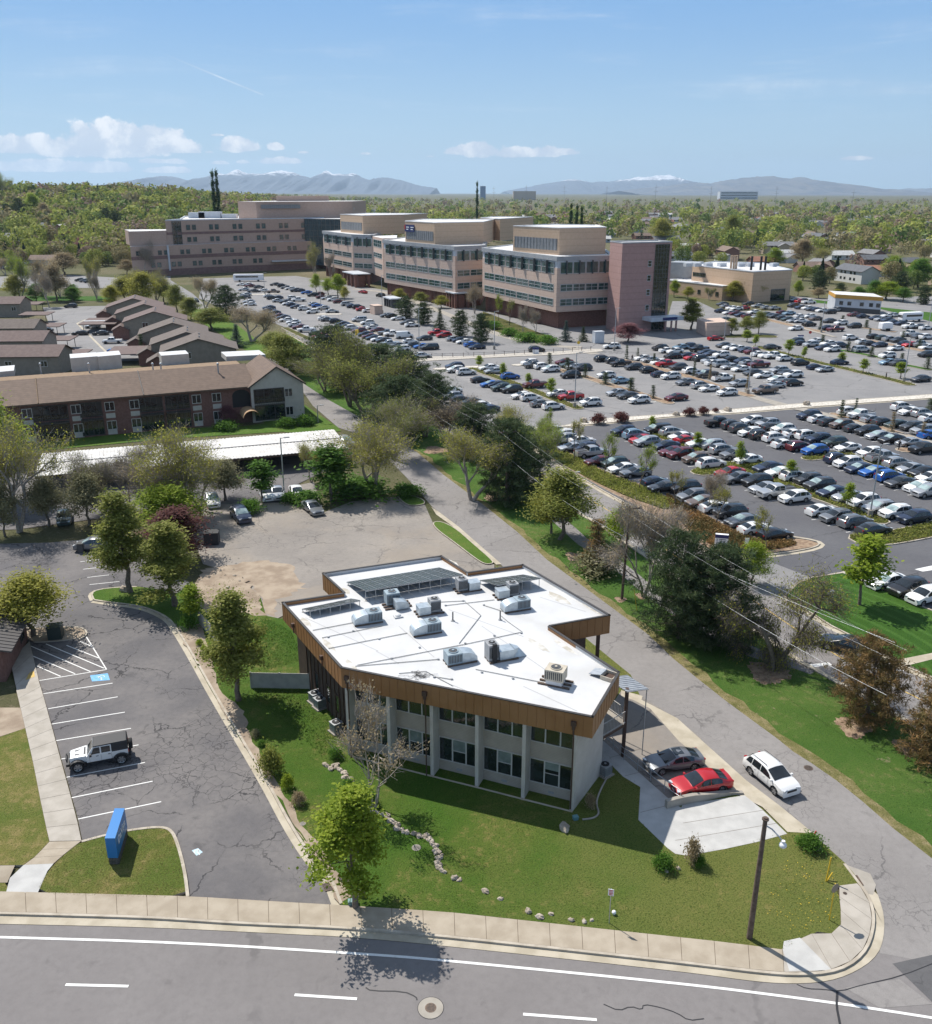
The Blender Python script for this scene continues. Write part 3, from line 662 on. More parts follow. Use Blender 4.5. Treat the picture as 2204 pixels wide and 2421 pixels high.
body=[(7.30,53.20),(7.30,52.25),(9.75,56.0),(7.9,57.3),(4.9,62.2),(6.9,64.0),(9.7,66.0),(4.8,75.2),(.2,73.4),(-2.4,77.4),(-12.0,73.8),(-10.3,71.0),(-14.4,69.5),(-13.5,68.2),(-8.35,59.85)]
MB().slab([Vector((x,y,0))for x,y in body],-.1,ZF+.06,0,0).build('wall',M['brownd'],OB)
lb=MB();t=(LW[1]-LW[0]).normalized();nL=Vector((t.y,-t.x,0));L=(LW[1]-LW[0]).length
nL=-nL if nL.x>0 else nL
for s in range(12):
 c=LW[0]+t*(L*(s+.3)/12)+nL*.04;lb.box((c.x,c.y,3.1),(.10,.07,6.1),atan2(t.y,t.x))
lb.build('batten',M['browns'],OB)
def window(parent,a,b,z0,z1,nx=2,ny=1,fr=.05,out=.03,glass='glass',blind=None,frame='wframe',name='window'):
 """a window between ground points a and b (left to right seen from outside)"""
 a,b=Vector((a[0],a[1],0)),Vector((b[0],b[1],0));t=(b-a).normalized();nn=Vector((t.y,-t.x,0));L=(b-a).length;ang=atan2(t.y,t.x)
 f=MB();m=(a+b)/2+nn*out
 for z in(z0,z1):f.box((m.x,m.y,z),(L+fr,.07,fr*1.2),ang)
 for k in range(nx+1):
  c=a+t*(L*k/nx)+nn*out;f.box((c.x,c.y,(z0+z1)/2),(fr,.066,z1-z0-fr*1.2),ang)
 for k in range(1,ny):
  z=z0+(z1-z0)*k/ny;f.box((m.x,m.y,z),(L-fr,.058,fr*.8),ang)
 w_=f.build(name,M[frame],parent)
 p=MB();o_=nn*(out*.35+.004)
 if blind is None:p.add([(v.x,v.y,z)for v,z in((a+o_,z0),(b+o_,z0),(b+o_,z1),(a+o_,z1))],[(0,1,2,3)])
 else:
  zm=z0+(z1-z0)*blind
  p.add([(v.x,v.y,z)for v,z in((a+o_,z0),(b+o_,z0),(b+o_,zm),(a+o_,zm))],[(0,1,2,3)],0)
  p.add([(v.x,v.y,z)for v,z in((a+o_,zm),(b+o_,zm),(b+o_,z1),(a+o_,z1))],[(0,1,2,3)],1)
 p.build('pane',[M[glass],M['blind']],w_)
 return w_
for s,w_ in((.18,.9),(.42,.9),(.62,.9),(.84,.8)):
 for z0,z1 in((1.0,2.6),(4.1,5.5)):
  p0=LW[0]+t*(L*s);window(OB,p0+nL*.01,p0+t*w_+nL*.01,z0,z1,1,1,.06,.03,frame='browns')
cols=[Vector((7.31,51.75,0)),Vector((4.07,53.08,0)),Vector((.87,54.42,0)),Vector((-2.33,55.70,0)),Vector((-5.5,56.98,0)),Vector((-8.62,58.25,0))]
fd=(cols[-1]-cols[0]).normalized();fn=Vector((fd.y,-fd.x,0));fn=fn if fn.y<0 else-fn
pd=-fn
for k,c in enumerate(cols):
 w_,dp=.26,1.02
 q=[c,c+fd*w_,c+fd*w_+pd*dp,c+pd*dp]
 if k==0:q=[c,c+fd*w_,c+fd*w_+pd*dp,c+pd*.3+Vector((.02,.0,0))]
 MB().slab(q,-.1,ZF+.04,0,0).build('pier',M['wbrick'],OB)
sw=MB();A_,B_=Vector((7.31,51.80,0)),Vector((9.78,55.98,0));tt=(B_-A_).normalized();nr=Vector((tt.y,-tt.x,0))
sw.slab([A_+nr*.03,B_+nr*.03,B_-nr*.15,A_-nr*.15],-.1,ZF+.03,0,0);sw.build('side_wall',M['wbrick'],OB)
for k in range(5):
 p0=cols[k]+fd*.26+pd*.99;p1=cols[k+1]+pd*.99
 wl_=MB();wl_.slab([p0,p1,p1+pd*.12,p0+pd*.12],-.05,5.9,0,0);wl_.build('front_wall',M['siding'],OB)
 L_=(p1-p0).length;tq=(p1-p0)/L_
 lft=p1-tq*.02
 s0,s1,s2,s3=lft,lft-tq*(L_*.332),lft-tq*(L_*.664),lft-tq*(L_*.99)
 for(u,v),bl in(((s0,s1),None),((s1,s2),1),((s2,s3),None)):
  du=(v-u).normalized()*.025
  window(OB,u+du+fn*.004,v-du+fn*.004,1.0,2.9,1,2 if bl else 1,.05,.03,blind=(.5 if k in(1,2,3)else.65)if bl else None)
  window(OB,u+du+fn*.004,v-du+fn*.004,4.3,5.85,1,1,.05,.03,blind=.72 if(bl and k!=4)else None)
 vt=MB();vt.box(((p0+p1)/2+fn*.01).to_tuple()[:2]+(.42,),(.42,.03,.16),atan2(tq.y,tq.x));vt.build('vent',M['grey'],OB)
se=MB()
for k in range(5):
 p0,p1=cols[k]+fn*.05,cols[k+1]+fn*.05;se.hexa([(v.x,v.y,.1)for v in(p0,p1,p1+fn*.12,p0+fn*.12)],[(v.x,v.y,.17)for v in(p0,p1,p1+fn*.12,p0+fn*.12)])
se.build('plinth',M['gutter'],OB)
for k,(kx,ky)in enumerate(((448,700),(866,785),(1558,928))):
 p=at(*K2((kx,ky))[0],56);u=None
 fp_=h_.lerp(i_,[(p_k)for p_k in(.975,.645,.068)][k]);fo=Vector((fp_.x,fp_.y,0))+fn*.06
 ds=MB();ds.box((fo.x,fo.y,7.05),(.34,.24,.34),atan2(fd.y,fd.x));ds.box((fo.x,fo.y,6.75),(.2,.16,.28),atan2(fd.y,fd.x))
 ds.tube([(fo.x,fo.y,6.7),(fo.x,fo.y,6.2),(fo.x-fn.x*.10,fo.y-fn.y*.10,5.9),(fo.x-fn.x*.10,fo.y-fn.y*.10,.25)],.055,6);ds.build('downpipe',M['browns'],OB)
for kx,ky in((198,475),(338,622)):
 s_=(kx-135)/(420-135);q=j_.lerp(i_,s_);o_=Vector((q.x,q.y,0))-Vector((.06,.04,0))
 ds=MB();ds.box((o_.x,o_.y,6.9),(.24,.3,.32),radians(-60));ds.tube([(o_.x,o_.y,6.75),(o_.x,o_.y,6.2)],.055,6);ds.build('scupper',M['browns'],OB)
for p in((10.75,66.3),(8.2,71.0)):
 pb=MB();pb.box((p[0],p[1],3.05),(.28,.28,6.2));pb.build('post',M['browns'],OB)
dk=MB();bal=[Vector((9.6,56.1,0)),Vector((11.9,58.2,0)),Vector((9.6,62.0,0)),Vector((7.9,60.4,0)),Vector((8.0,57.4,0))]
dk.slab(bal,2.75,3.0,0,1,True);dk.build('balcony',[M['walk2'],M['browns']],OB)
rl=MB()
for p,q in((bal[0],bal[1]),(bal[1],bal[2])):
 k=max(3,int((q-p).length/.16))
 for z in(3.12,4.05):rl.tube([p+Vector((0,0,z)),q+Vector((0,0,z))],.028,5)
 for s in range(k+1):c=p.lerp(q,s/k);rl.tube([c+Vector((0,0,3.0)),c+Vector((0,0,4.05))],.014,4,cap=False)
rl.build('railing',M['wframe'],OB)
for p in((11.75,58.15),(9.6,61.9)):
 pb=MB();pb.box((p[0],p[1],2.9),(.24,.24,6.0));pb.build('post',M['browns'],OB)
aw=MB();q4=gs(K2((1768,730),(1835,770),(1775,700),(1850,775)),5.6)
cx=G(*K2((1800,752))[0],5.7);ud=Vector((cos(radians(20)),sin(radians(20)),0));vd=Vector((cos(radians(-59)),sin(radians(-59)),0))
aw.hexa([cx-ud*.9-vd*1.2+Vector((0,0,.12)),cx+ud*.9-vd*1.2,cx+ud*.9+vd*1.2,cx-ud*.9+vd*1.2+Vector((0,0,.12))],[cx-ud*.9-vd*1.2+Vector((0,0,.18)),cx+ud*.9-vd*1.2+Vector((0,0,.06)),cx+ud*.9+vd*1.2+Vector((0,0,.06)),cx-ud*.9+vd*1.2+Vector((0,0,.18))])
for k in range(9):
 s_=-1.1+2.2*k/8;aw.tube([cx-ud*.9+vd*s_+Vector((0,0,.19)),cx+ud*.9+vd*s_+Vector((0,0,.07))],.03,4)
for s_ in(-1,1):aw.tube([cx+ud*.82+vd*s_*1.1,Vector((cx.x+ud.x*.82+vd.x*s_*1.1,cx.y+ud.y*.82+vd.y*s_*1.1,0))],.04,6)
aw.build('awning',M['steel'],OB)
# ---- plant on the roof
RZ=radians(20.6)
def fanbox(b,c,d,rz,z,m=0,fans=1):
 b.box((c[0],c[1],z+d[2]/2),d,rz,m)
 for k in range(fans):
  off=(k-(fans-1)/2)*.8;x,y=c[0]+cos(rz)*off,c[1]+sin(rz)*off
  b.cyl((x,y,z+d[2]),min(d[0],d[1])*.36,.07,18,m);b.cyl((x,y,z+d[2]+.072),min(d[0],d[1])*.31,.006,18,2);b.cyl((x,y,z+d[2]+.08),.1,.05,10,m)
 nl=9
 for sgn in(-1,1):
  for k in range(nl):
   u=(-.42+.84*k/(nl-1))*d[0]
   x=c[0]+cos(rz)*u-sin(rz)*sgn*(d[1]/2+.012);y=c[1]+sin(rz)*u+cos(rz)*sgn*(d[1]/2+.012)
   b.box((x,y,z+d[2]*.52),(d[0]*.05,.02,d[2]*.7),rz,2)
def hood(b,c,d,rz,z,dirv,m=1):
 """rounded duct elbow: quarter-round section extruded across"""
 n_=8;W_=d[1];pr=[(0,0),(d[0],0)]+[(d[0]*cos(pi/2*k/n_),d[2]*.35+d[2]*.65*sin(pi/2*k/n_))for k in range(n_+1)]
 ux,uy=cos(rz)*dirv,sin(rz)*dirv;vx,vy=-sin(rz),cos(rz)
 vs=[(c[0]+ux*x+vx*s*W_/2,c[1]+uy*x+vy*s*W_/2,z+h_2)for s in(-1,1)for x,h_2 in pr];k=len(pr)
 fs=[tuple(range(k)),tuple(range(k,2*k))[::-1]]+[(i,k+i,k+(i+1)%k,(i+1)%k)for i in range(k)]
 b.add(vs,fs,m)
UN=0
def rooftop(kx,ky,typ,label,rz=RZ,flip=1,sc=1.0):
 c=G(*K2((kx,ky))[0],ZR);T=thing('rooftop_unit',label,'hvac unit',(c.x,c.y,ZR),rz,'hvac units on the white roof')
 mats=[M['acblue'],M['zinc'],M['dgrey']]
 def bld(b,n_,mm=mats):o=b.build(n_,mm,T);fix(o.data)
 s=sc
 b=MB();b.box((0,0,.07),(2.3*s,.14,.12),0,0);b.box((0,.5*s,.07),(2.3*s,.14,.12),0,0);b.box((0,-.5*s,.07),(2.3*s,.14,.12),0,0);bld(b,'curb',[M['wood']])
 if typ=='hood':
  b=MB();fanbox(b,(.55*flip*s,0),(1.15*s,1.05*s,.82*s),0,.13);bld(b,'condenser')
  b=MB();hood(b,(-.03*flip*s,0),(1.15*s,1.0*s,.80*s),0,.10,-flip);bld(b,'duct_hood')
 elif typ=='hood2':
  b=MB();fanbox(b,(-.25*s,.55*s),(1.15*s,1.0*s,1.0*s),0,.13);bld(b,'condenser')
  b=MB();hood(b,(-.35*s,-.5*s),(1.15*s,1.0*s,.72*s),0,.10,1);bld(b,'duct_hood')
 elif typ=='fan':
  b=MB();fanbox(b,(.5*flip*s,.1),(.88*s,.88*s,1.02*s),0,.13,2 if False else 0);bld(b,'condenser',[M['grey'],M['zinc'],M['dark']])
  b=MB();b.box((-.5*flip*s,-.1,.45),(1.0*s,.9*s,.66*s),0,1);b.box((-.5*flip*s,-.1,.79),(1.06*s,.96*s,.04),0,1);bld(b,'duct')
 elif typ=='trans':
  b=MB();fanbox(b,(-.75*s,.1),(.8*s,.95*s,1.25*s),0,.13);b.box((-.75*s,-.5,.8),(.3,.22,1.5),0,2);bld(b,'condenser',[M['grey'],M['zinc'],M['dark']])
  b=MB();b.box((.25*s,0,.45),(1.15*s,1.0*s,.75*s),0,1);b.add([(.83,-.5,.1),(.83,.5,.1),(.83,.5,.85),(.83,-.5,.85),(1.9,-.3,.02),(1.9,.3,.02),(1.3,.15,.75),(1.3,-.15,.75)],[(4,5,6,7),(0,4,7,3),(1,2,6,5),(3,7,6,2),(0,1,5,4)],1);bld(b,'duct')
 else:
  b=MB();b.box((0,0,.2),(1.15,1.05,.4),0,0);bld(b,'curb',[M['roofw']])
  b=MB();fanbox(b,(0,0),(1.35,1.15,.82),0,.42);bld(b,'condenser',[M['acbeige'],M['zinc'],M['dgrey']])
 return T
rooftop(548,450,'hood','blue grey unit with rounded duct hood nearest the left fascia',flip=1)
rooftop(690,372,'hood2','blue grey unit with low rounded duct under the long solar array')
rooftop(845,405,'fan','fan box with square shiny duct in the middle of the roof')
rooftop(830,500,'hood','rounded duct hood unit in the middle, in front of the square ducted one',flip=1)
rooftop(1030,295,'fan','fan box standing at the right end of the long solar array',flip=-1)
rooftop(1222,325,'fan','fan box and square duct behind a rounded duct, under the right solar array',flip=1)
rooftop(1262,388,'hood','rounded duct hood unit below the right solar array',flip=1)
rooftop(995,640,'hood','low unit with duct hood pointing right near the front fascia',flip=-1)
rooftop(1195,625,'trans','tall narrow unit with square duct and blue tarp like end',sc=1.0)
rooftop(1455,745,'pack','beige packaged unit on a white curb near the front corner',rz=radians(-22))
def solar(far,near,nx,ny,zl,zh,label):
 fl,fr=gs(K2(*far),ZR+zl);nl,nr=gs(K2(*near),ZR+zh)
 T=thing('solar_array',label,'solar panels',(nl.x,nl.y,ZR),0,'solar arrays on the white roof');inv=Vector((nl.x,nl.y,ZR))
 P=lambda u,v:fl.lerp(fr,u).lerp(nl.lerp(nr,u),v)-inv
 b=MB();f=MB()
 for i in range(nx):
  for j in range(ny):
   q=[P((i+a)/nx,(j+c)/ny)for a,c in((.02,.03),(.98,.03),(.98,.97),(.02,.97))]
   up=Vector((0,0,.03));b.hexa([v-up for v in q],[v+up for v in q])
   for a in(.33,.66):
    p,r=P((i+a)/nx,(j+.04)/ny)+up*1.15,P((i+a)/nx,(j+.96)/ny)+up*1.15;f.tube([p,r],.006,3,0,False)
 o=b.build('panel',M['solar'],T);fix(o.data)
 for v in(0,.5,1):f.tube([P(0,v)-Vector((0,0,.05)),P(1,v)-Vector((0,0,.05))],.03,4)
 for j in range(ny+1):f.tube([P(0,j/ny)+Vector((0,0,.03)),P(1,j/ny)+Vector((0,0,.03))],.012,4)
 for i in range(nx+1):f.tube([P(i/nx,0)+Vector((0,0,.03)),P(i/nx,1)+Vector((0,0,.03))],.012,4)
 f.build('frame',M['steel'],T)
 for i in range(nx+1):
  u=min(.99,max(.01,i/nx))
  for v in(.04,.93):
   p=P(u,v);l_=MB();l_.tube([(p.x,p.y,.0),(p.x,p.y,p.z-.04)],.032,6);l_.box((p.x,p.y,.02),(.16,.16,.04));l_.build('leg',M['wframe'],T)
solar(((447,258),(895,188)),((540,300),(1010,222)),9,3,.25,1.05,'long solar array of three panel rows on white legs at the back of the roof')
solar(((1088,250),(1300,222)),((1172,273),(1385,239)),5,2,.3,.95,'short solar array at the right above the two ducted units')
solar(((232,388),(470,338)),((272,396),(515,346)),5,1,.25,.6,'low single row solar array beside the left fascia')
def tagm(o,label,cat,group=None):return tag(o,label,cat,group)
for k,(x,y)in enumerate(((960,445),(1188,440))):
 c=G(*K2((x,y))[0],ZR);b=MB();b.cyl((0,0,0),.17,.05,12,0);b.tube([(0,0,0),(0,0,.8)],.055,8,1)
 tagm(b.build('vent_pipe',[M['grey'],M['dgrey']],loc=(c.x,c.y,ZR)),['dark vent pipe alone in the middle of the white roof','dark vent pipe in front of the right rounded duct'][k],'vent pipe','vent pipes on the roof')
c=G(*K2((696,425))[0],ZR);b=MB();b.box((0,0,.06),(.7,.6,.12),RZ);b.ball((0,0,.12),.26,0,12,6,(1,1,.55));tagm(b.build('roof_vent',M['roofw'],loc=(c.x,c.y,ZR)),'small white domed roof vent beside the left duct hoods','vent')
c=G(*K2((1690,712))[0],ZR);T=thing('roof_hatch','open roof hatch with its white lid folded back near the corner','hatch',(c.x,c.y,ZR),radians(-35))
b=MB()
for s in(-1,1):b.box((.4,s*.5,.15),(.95,.07,.3));b.box((.4+s*.45,0,.15),(.07,.95,.3))
b.build('curb',M['acbeige'],T);b=MB();b.box((.4,0,.05),(.84,.86,.06));b.build('opening',M['browns'],T)
b=MB();b.hexa([(-.05,-.5,.3),(-.05,.5,.3),(-.98,.5,.10),(-.98,-.5,.10)],[(-.05,-.5,.35),(-.05,.5,.35),(-.98,.5,.15),(-.98,-.5,.15)]);b.build('lid',M['steel'],T)
b=MB();r2=random.Random(3);c=G(*K2((800,708))[0],ZR)
for k in range(16):
 p=Vector((r2.gauss(0,.35),r2.gauss(0,.14),.04));pts=[p]
 for q in range(6):pts.append(pts[-1]+Vector((r2.gauss(0,.22),r2.gauss(0,.12),r2.uniform(-.02,.03))))
 b.tube([(v.x,v.y,max(.02,v.z))for v in pts],.014,4)
tagm(b.build('cable_pile',M['dgrey'],loc=(c.x,c.y,ZR)),'tangle of loose dark cables lying on the roof near the front fascia','cables')
def condenser(kx,ky,label,lam=K2,r=.42):
 c=G(*lam((kx,ky))[0],.12);T=thing('condenser_unit',label,'hvac unit',(c.x,c.y,.12),radians(-50),'condensers standing on the ground by the office')
 b=MB();b.box((0,0,.05),(1.0,1.0,.1));b.build('pad',M['walk2'],T)
 b=MB();b.box((0,0,.48),(.74,.74,.76));b.box((0,0,.87),(.8,.8,.05))
 for k in range(8):
  z=.2+.08*k;b.box((0,0,z),(.76,.76,.018),0,1)
 b.build('cabinet',[M['steel'],M['dgrey']],T)
 b=MB();b.cyl((0,0,.9),.3,.04,16,0);b.cyl((0,0,.945),.08,.03,10,1);b.build('fan',[M['dark'],M['steel']],T)
condenser(295,835,'grey condenser unit on the grass, farther of the pair by the brown wall');condenser(319,862,'grey condenser unit on the grass, nearer of the pair by the brown wall')
condenser(398,978,'grey condenser unit alone near the left corner pier');condenser(1692,1185,'dark condenser unit at the foot of the white side wall')
def fence(pts,h,label,m,name='fence'):
 T=thing(name,label,'fence');n_=len(pts)
 for i in range(n_-1):
  p,q=pts[i],pts[i+1];L_=(q-p).length;k=max(1,round(L_/2.2));t_=(q-p)/L_
  for s in range(k):
   a2,b2=p+t_*(L_*s/k),p+t_*(L_*(s+1)/k);pn=MB();c=(a2+b2)/2
   pn.box((c.x,c.y,.1+h/2),(L_/k-.10,.05,h-.1),atan2(t_.y,t_.x));pn.build('panel',m,T)
  for s in range(k+1):
   c=p+t_*(L_*s/k);po=MB();po.box((c.x,c.y,h/2+.08),(.11,.11,h+.05),atan2(t_.y,t_.x));po.build('post',m,T)
vin=mat('vinyl_fence',(.40,.385,.35),.6,color2=(.33,.32,.29),scale=1.5)
fence(gs(K1((1475,1065),(1800,1045)))[:1]+[Vector((-13.3,67.9,0))],1.55,'grey vinyl fence from the brown wall to the pear tree',vin)
fence(gs(K1((1172,690),(1245,770)))+gs(K1((1330,900),)),1.45,'pale vinyl fence along the dirt strip beside the drive',vin)
T=thing('handrail','grey pipe handrail along the concrete walk by the parked cars','railing');b=MB()
rp_=gs(K3((56,545),(150,640),(250,715),(350,800),(455,872)),.12)
for z in(.5,1.0):b.tube([p+Vector((0,0,z))for p in rp_],.03,6)
b.build('rail',M['steel'],T)
for p in resample(rp_,6):
 b=MB();b.tube([p,p+Vector((0,0,1.0))],.03,6);b.build('post',M['steel'],T)
ww=resample(smooth(gs(K3((388,905),(460,885),(600,860),(700,835),(785,828)),.12),1),14);wo_=offset(ww,.3);b=MB()
for i in range(14):
 z0_,z1_=.62-.5*max(0,(i-5)/9),.62-.5*max(0,(i-4)/9)
 b.hexa([(v.x,v.y,.05)for v in(ww[i],ww[i+1],wo_[i+1],wo_[i])],[(ww[i].x,ww[i].y,.12+z0_),(ww[i+1].x,ww[i+1].y,.12+z1_),(wo_[i+1].x,wo_[i+1].y,.12+z1_),(wo_[i].x,wo_[i].y,.12+z0_)])
o=b.build('retaining_wall',M['walk2']);fix(o.data);tagm(o,'low curved concrete wall between the parking pad and the concrete ramp','wall')
kp=gs(K3((430,850),(455,880),(770,832)),.12)
# ------------------------------------------------------------------ hospital, service building, apartments, town houses
M['pan']=sided('tan_precast',(.53,.395,.32),(.58,.44,.36),1.35,ls=.2);M['pan2']=sided('tan_render',(.53,.375,.255),(.57,.415,.29),2.0,ls=.16)
M['pink']=sided('pink_precast',(.37,.225,.205),(.41,.255,.23),1.9,ls=.2);M['redb']=mat('red_brick',(.16,.072,.052),.9,color2=(.21,.10,.075),scale=2)
M['ltbrick']=sided('brown_brick',(.43,.305,.245),(.48,.345,.28),.8,ls=.15);M['band']=mat('plum_brick',(.19,.115,.105),.9,color2=(.235,.15,.135),scale=1)
M['alum']=mat('grey_metal_panel',(.30,.315,.335),.5,color2=(.36,.375,.39),scale=.5);M['alumw']=mat('white_metal_panel',(.55,.58,.62),.5,color2=(.48,.51,.55),scale=.5)
M['gteal']=glassm('teal_glass',(.02,.05,.05),.08,(.05,.11,.105));M['gblue']=glassm('blue_curtain_glass',(.012,.035,.06),.08,(.03,.07,.10))
M['gdark']=glassm('dark_curtain_glass',(.010,.016,.014),.05,(.035,.045,.035));M['louvre']=sided('louvre',(.20,.21,.22),(.25,.26,.27),1.0,0)
M['flat']=mat('pale_flat_roof',(.55,.55,.55),.8,color2=(.66,.66,.66),scale=.2);M['mull']=mat('mullion',(.10,.105,.105),.5);M['mullw']=mat('pale_mullion',(.42,.44,.45),.5)
M['signb']=mat('blue_sign_panel',(.012,.02,.12),.4);M['letter']=mat('white_letters',(.85,.85,.86),.5)
V=lambda p:Vector((p[0],p[1],0))
def facade(parent,a,b,bands,wall_h,out=.06):
 """window bands on a wall from a to b (left to right seen from outside); bands: list of (z0, z1, groups, panes per group, s0, s1, rows)"""
 a,b=V(a),V(b);t=(b-a).normalized();nn=Vector((t.y,-t.x,0));L=(b-a).length
 for z0,z1,ng,npn,s0,s1,ny in bands:
  for g in range(ng):
   u0=L*(s0+(s1-s0)*(g+.04)/ng);u1=L*(s0+(s1-s0)*(g+.96)/ng)
   window(parent,a+t*u0,b-t*(L-u1),z0,z1,npn,ny,.14,out,glass='gteal',frame='mullw')
def prism(parent,name,pts,z0,z1,m,roofm=None):
 return MB().slab([V(p)for p in pts],z0,z1,1 if roofm else 0,0).build(name,[m,roofm or m],parent)
def curb(parent,pts,z,h,m,name='parapet',w=.4,out=.15):
 b=MB();P=[V(p)for p in pts];a=sum(P[i].x*P[(i+1)%len(P)].y-P[(i+1)%len(P)].x*P[i].y for i in range(len(P)))
 if a<0:P.reverse()
 o=offset(P,-out,True);i_=offset(P,w,True);k=len(P)
 for s in range(k):
  q=(o[s],o[(s+1)%k],i_[(s+1)%k],i_[s]);b.hexa([(v.x,v.y,z)for v in q],[(v.x,v.y,z+h)for v in q])
 return b.build(name,m,parent)
def medical(label,cor,lef,rig,back,zt,gz,ng_l,ng_r,grp):
 """stacked office wing: cor = nearest corner, lef and rig = ends of its two visible walls"""
 T=thing('medical_building',label,'building',(0,0,0),0,grp)
 cor,lef,rig=V(cor),V(lef),V(rig);bl,br=lef+(rig-cor)+Vector((4,back,0)),rig+Vector((2,back,0))
 foot=[lef,cor,rig,br,bl]
 ins=2.0;tl=(lef-cor).normalized();tr=(rig-cor).normalized()
 prism(T,'ground_floor',[lef-tl*.5+tr*ins,cor+tl*ins+tr*ins,rig+tl*ins-tr*.2,br,bl],-.1,gz,M['redb'])
 prism(T,'wall',foot,gz,zt-3.2,M['pan']);prism(T,'top_floor',offset(foot,.15,True),zt-3.2,zt-.1,M['alumw'],M['flat'])
 curb(T,foot,zt-1.1,1.3,M['alum'],'cornice',.9,.35)
 fh=(zt-3.2-gz)/3;nn=Vector((-tl.y,tl.x,0))
 bands_l=[(gz+fh*k+fh*.42,gz+fh*k+fh*.88,ng_l,2,.03,.97,2)for k in(0,1)]+[(zt-4.9,zt-1.5,ng_l,2,.03,.97,2)]
 bands_r=[(gz+fh*k+fh*.42,gz+fh*k+fh*.88,ng_r,2,.06,.97,2)for k in(0,1)]+[(zt-4.9,zt-1.5,ng_r,2,.05,.97,1)]
 facade(T,lef,cor,bands_l,zt);facade(T,cor,rig,bands_r,zt)
 fb=MB()
 for p,q,k in((lef,cor,ng_l),(cor,rig,ng_r)):
  t_=(q-p).normalized();no=Vector((t_.y,-t_.x,0))
  for s in range(k):
   c=p.lerp(q,.04+.93*(s+.5)/k)+no*.45;fb.box((c.x,c.y,zt-3.1),(.12,.8,4.0),atan2(t_.y,t_.x))
 fb.build('sun_fin',M['mull'],T)
 for s in range(int((cor-lef).length/9)):
  c=lef+tl*(-2.5-9*s)+tr*.6;b=MB();b.box((c.x,c.y,gz/2),(.8,.8,gz));b.build('column',M['redb'],T)
 return T,foot
HG='wings of the hospital'
T1,f1=medical('nearest medical wing with pink end tower, window bands and tan penthouse',(27.6,283.6),(5.8,331),(45.5,290.9),34,21.5,5.2,6,4,HG)
def penthouse(T,pts,z0,z1,lou=True,arch=0.0):
 prism(T,'penthouse',pts,z0,z1,M['pan2'],M['flat'])
 curb(T,pts,z1,.25,M['flat'],'coping',.5,.1)
 if lou:
  a,b=V(pts[0]),V(pts[1]);t_=(b-a).normalized();no=Vector((t_.y,-t_.x,0));L_=(b-a).length;q=MB()
  c=a+t_*(L_*.5)+no*.06;q.box((c.x,c.y,z0+(z1-z0)*.42),(L_*.92,.12,(z1-z0)*.42),atan2(t_.y,t_.x));q.build('louvre',M['louvre'],T)
  q=MB()
  for k in range(14):
   c=a+t_*(L_*(.05+.9*k/13))+no*.13;q.box((c.x,c.y,z0+(z1-z0)*.42),(.12,.1,(z1-z0)*.42),atan2(t_.y,t_.x))
  q.build('louvre_blade',M['mull'],T)
penthouse(T1,[(15.6,314),(29.0,294.5),(44.4,300.8),(44,322),(30,330)],21.0,29.4)
tw=[(45.8,276.6),(61.9,283.6),(59.2,292.5),(43.6,286.0)]
MB().slab([V(p)for p in tw],-.1,25.8,1,0).build('tower',[M['pink'],M['flat']],T1);curb(T1,tw,25.8,.35,M['alum'],'coping',.5,.12)
ta,tb=V(tw[0]),V(tw[1]);tt=(tb-ta).normalized();LL=(tb-ta).length
window(T1,ta+tt*(LL*.66),ta+tt*(LL*.945),3.6,25.3,5,18,.10,.12,glass='gdark',frame='mull',name='curtain_wall')
for z in(19.0,14.8,10.6,6.0):window(T1,ta+tt*(LL*.53),ta+tt*(LL*.60),z,z+1.7,1,2,.12,.06,glass='gdark',frame='mullw')
b=MB();cpt=ta+tt*(LL*.80);no=Vector((tt.y,-tt.x,0));q=[cpt-tt*5.6,cpt+tt*6.0,cpt+tt*6.0+no*5,cpt-tt*5.6+no*5]
b.slab(q,3.3,4.4,0,0,True);b.build('entrance_canopy',M['alumw'],T1)
b=MB();c=cpt+tt*1.0+no*5.08;b.box((c.x,c.y,4.0),(5.2,.1,.8),atan2(tt.y,tt.x));b.build('entrance_sign',M['signb'],T1)
def text(parent,s,loc,size,rz,m,name='lettering',tilt=pi/2,ext=.01,align='CENTER',label=None):
 cu=bpy.data.curves.new(name,'FONT');cu.body=s;cu.size=size;cu.extrude=ext;cu.align_x=align;cu.align_y='CENTER'
 o=bpy.data.objects.new(name,cu);COL.objects.link(o);o.parent=parent;o.location=loc;o.rotation_euler=(tilt,0,rz);cu.materials.append(m)
 dg=bpy.context.evaluated_depsgraph_get();me=bpy.data.meshes.new_from_object(o.evaluated_get(dg));bpy.data.objects.remove(o)
 o=bpy.data.objects.new(name,me);COL.objects.link(o);o.parent=parent;o.location=loc;o.rotation_euler=(tilt,0,rz)
 if not me.materials:me.materials.append(m)
 return o
for k,s in enumerate((.74,.86,.96)):
 b=MB();c=ta+tt*(LL*s+1)+no*4.4;b.box((c.x,c.y,1.65),(.5,.5,3.3));b.build('column',M['pink'],T1)
window(T1,ta+tt*(LL*.68),ta+tt*(LL*.93),.2,3.2,5,1,.1,.05,glass='gdark',frame='mull',name='entrance_door')
T2,f2=medical('middle medical wing with curved tan penthouse and blue sign',(-3.9,338.4),(-33.8,386),(6.6,346.5),40,21.5,4.8,6,2,HG)
pa=at(*PH((875,240))[0],372);pb2=at(*PH((1130,275))[0],352)
penthouse(T2,[(pa.x,372),(pb2.x,352),(at(*PH((1550,275))[0],362).x,362),(12,398),(-18,402)],21.0,29.2)
penthouse(T2,[(6,405),(14,392),(at(*PH((1800,190))[0],402).x,402),(30,425),(12,430)],21,29.5,False)
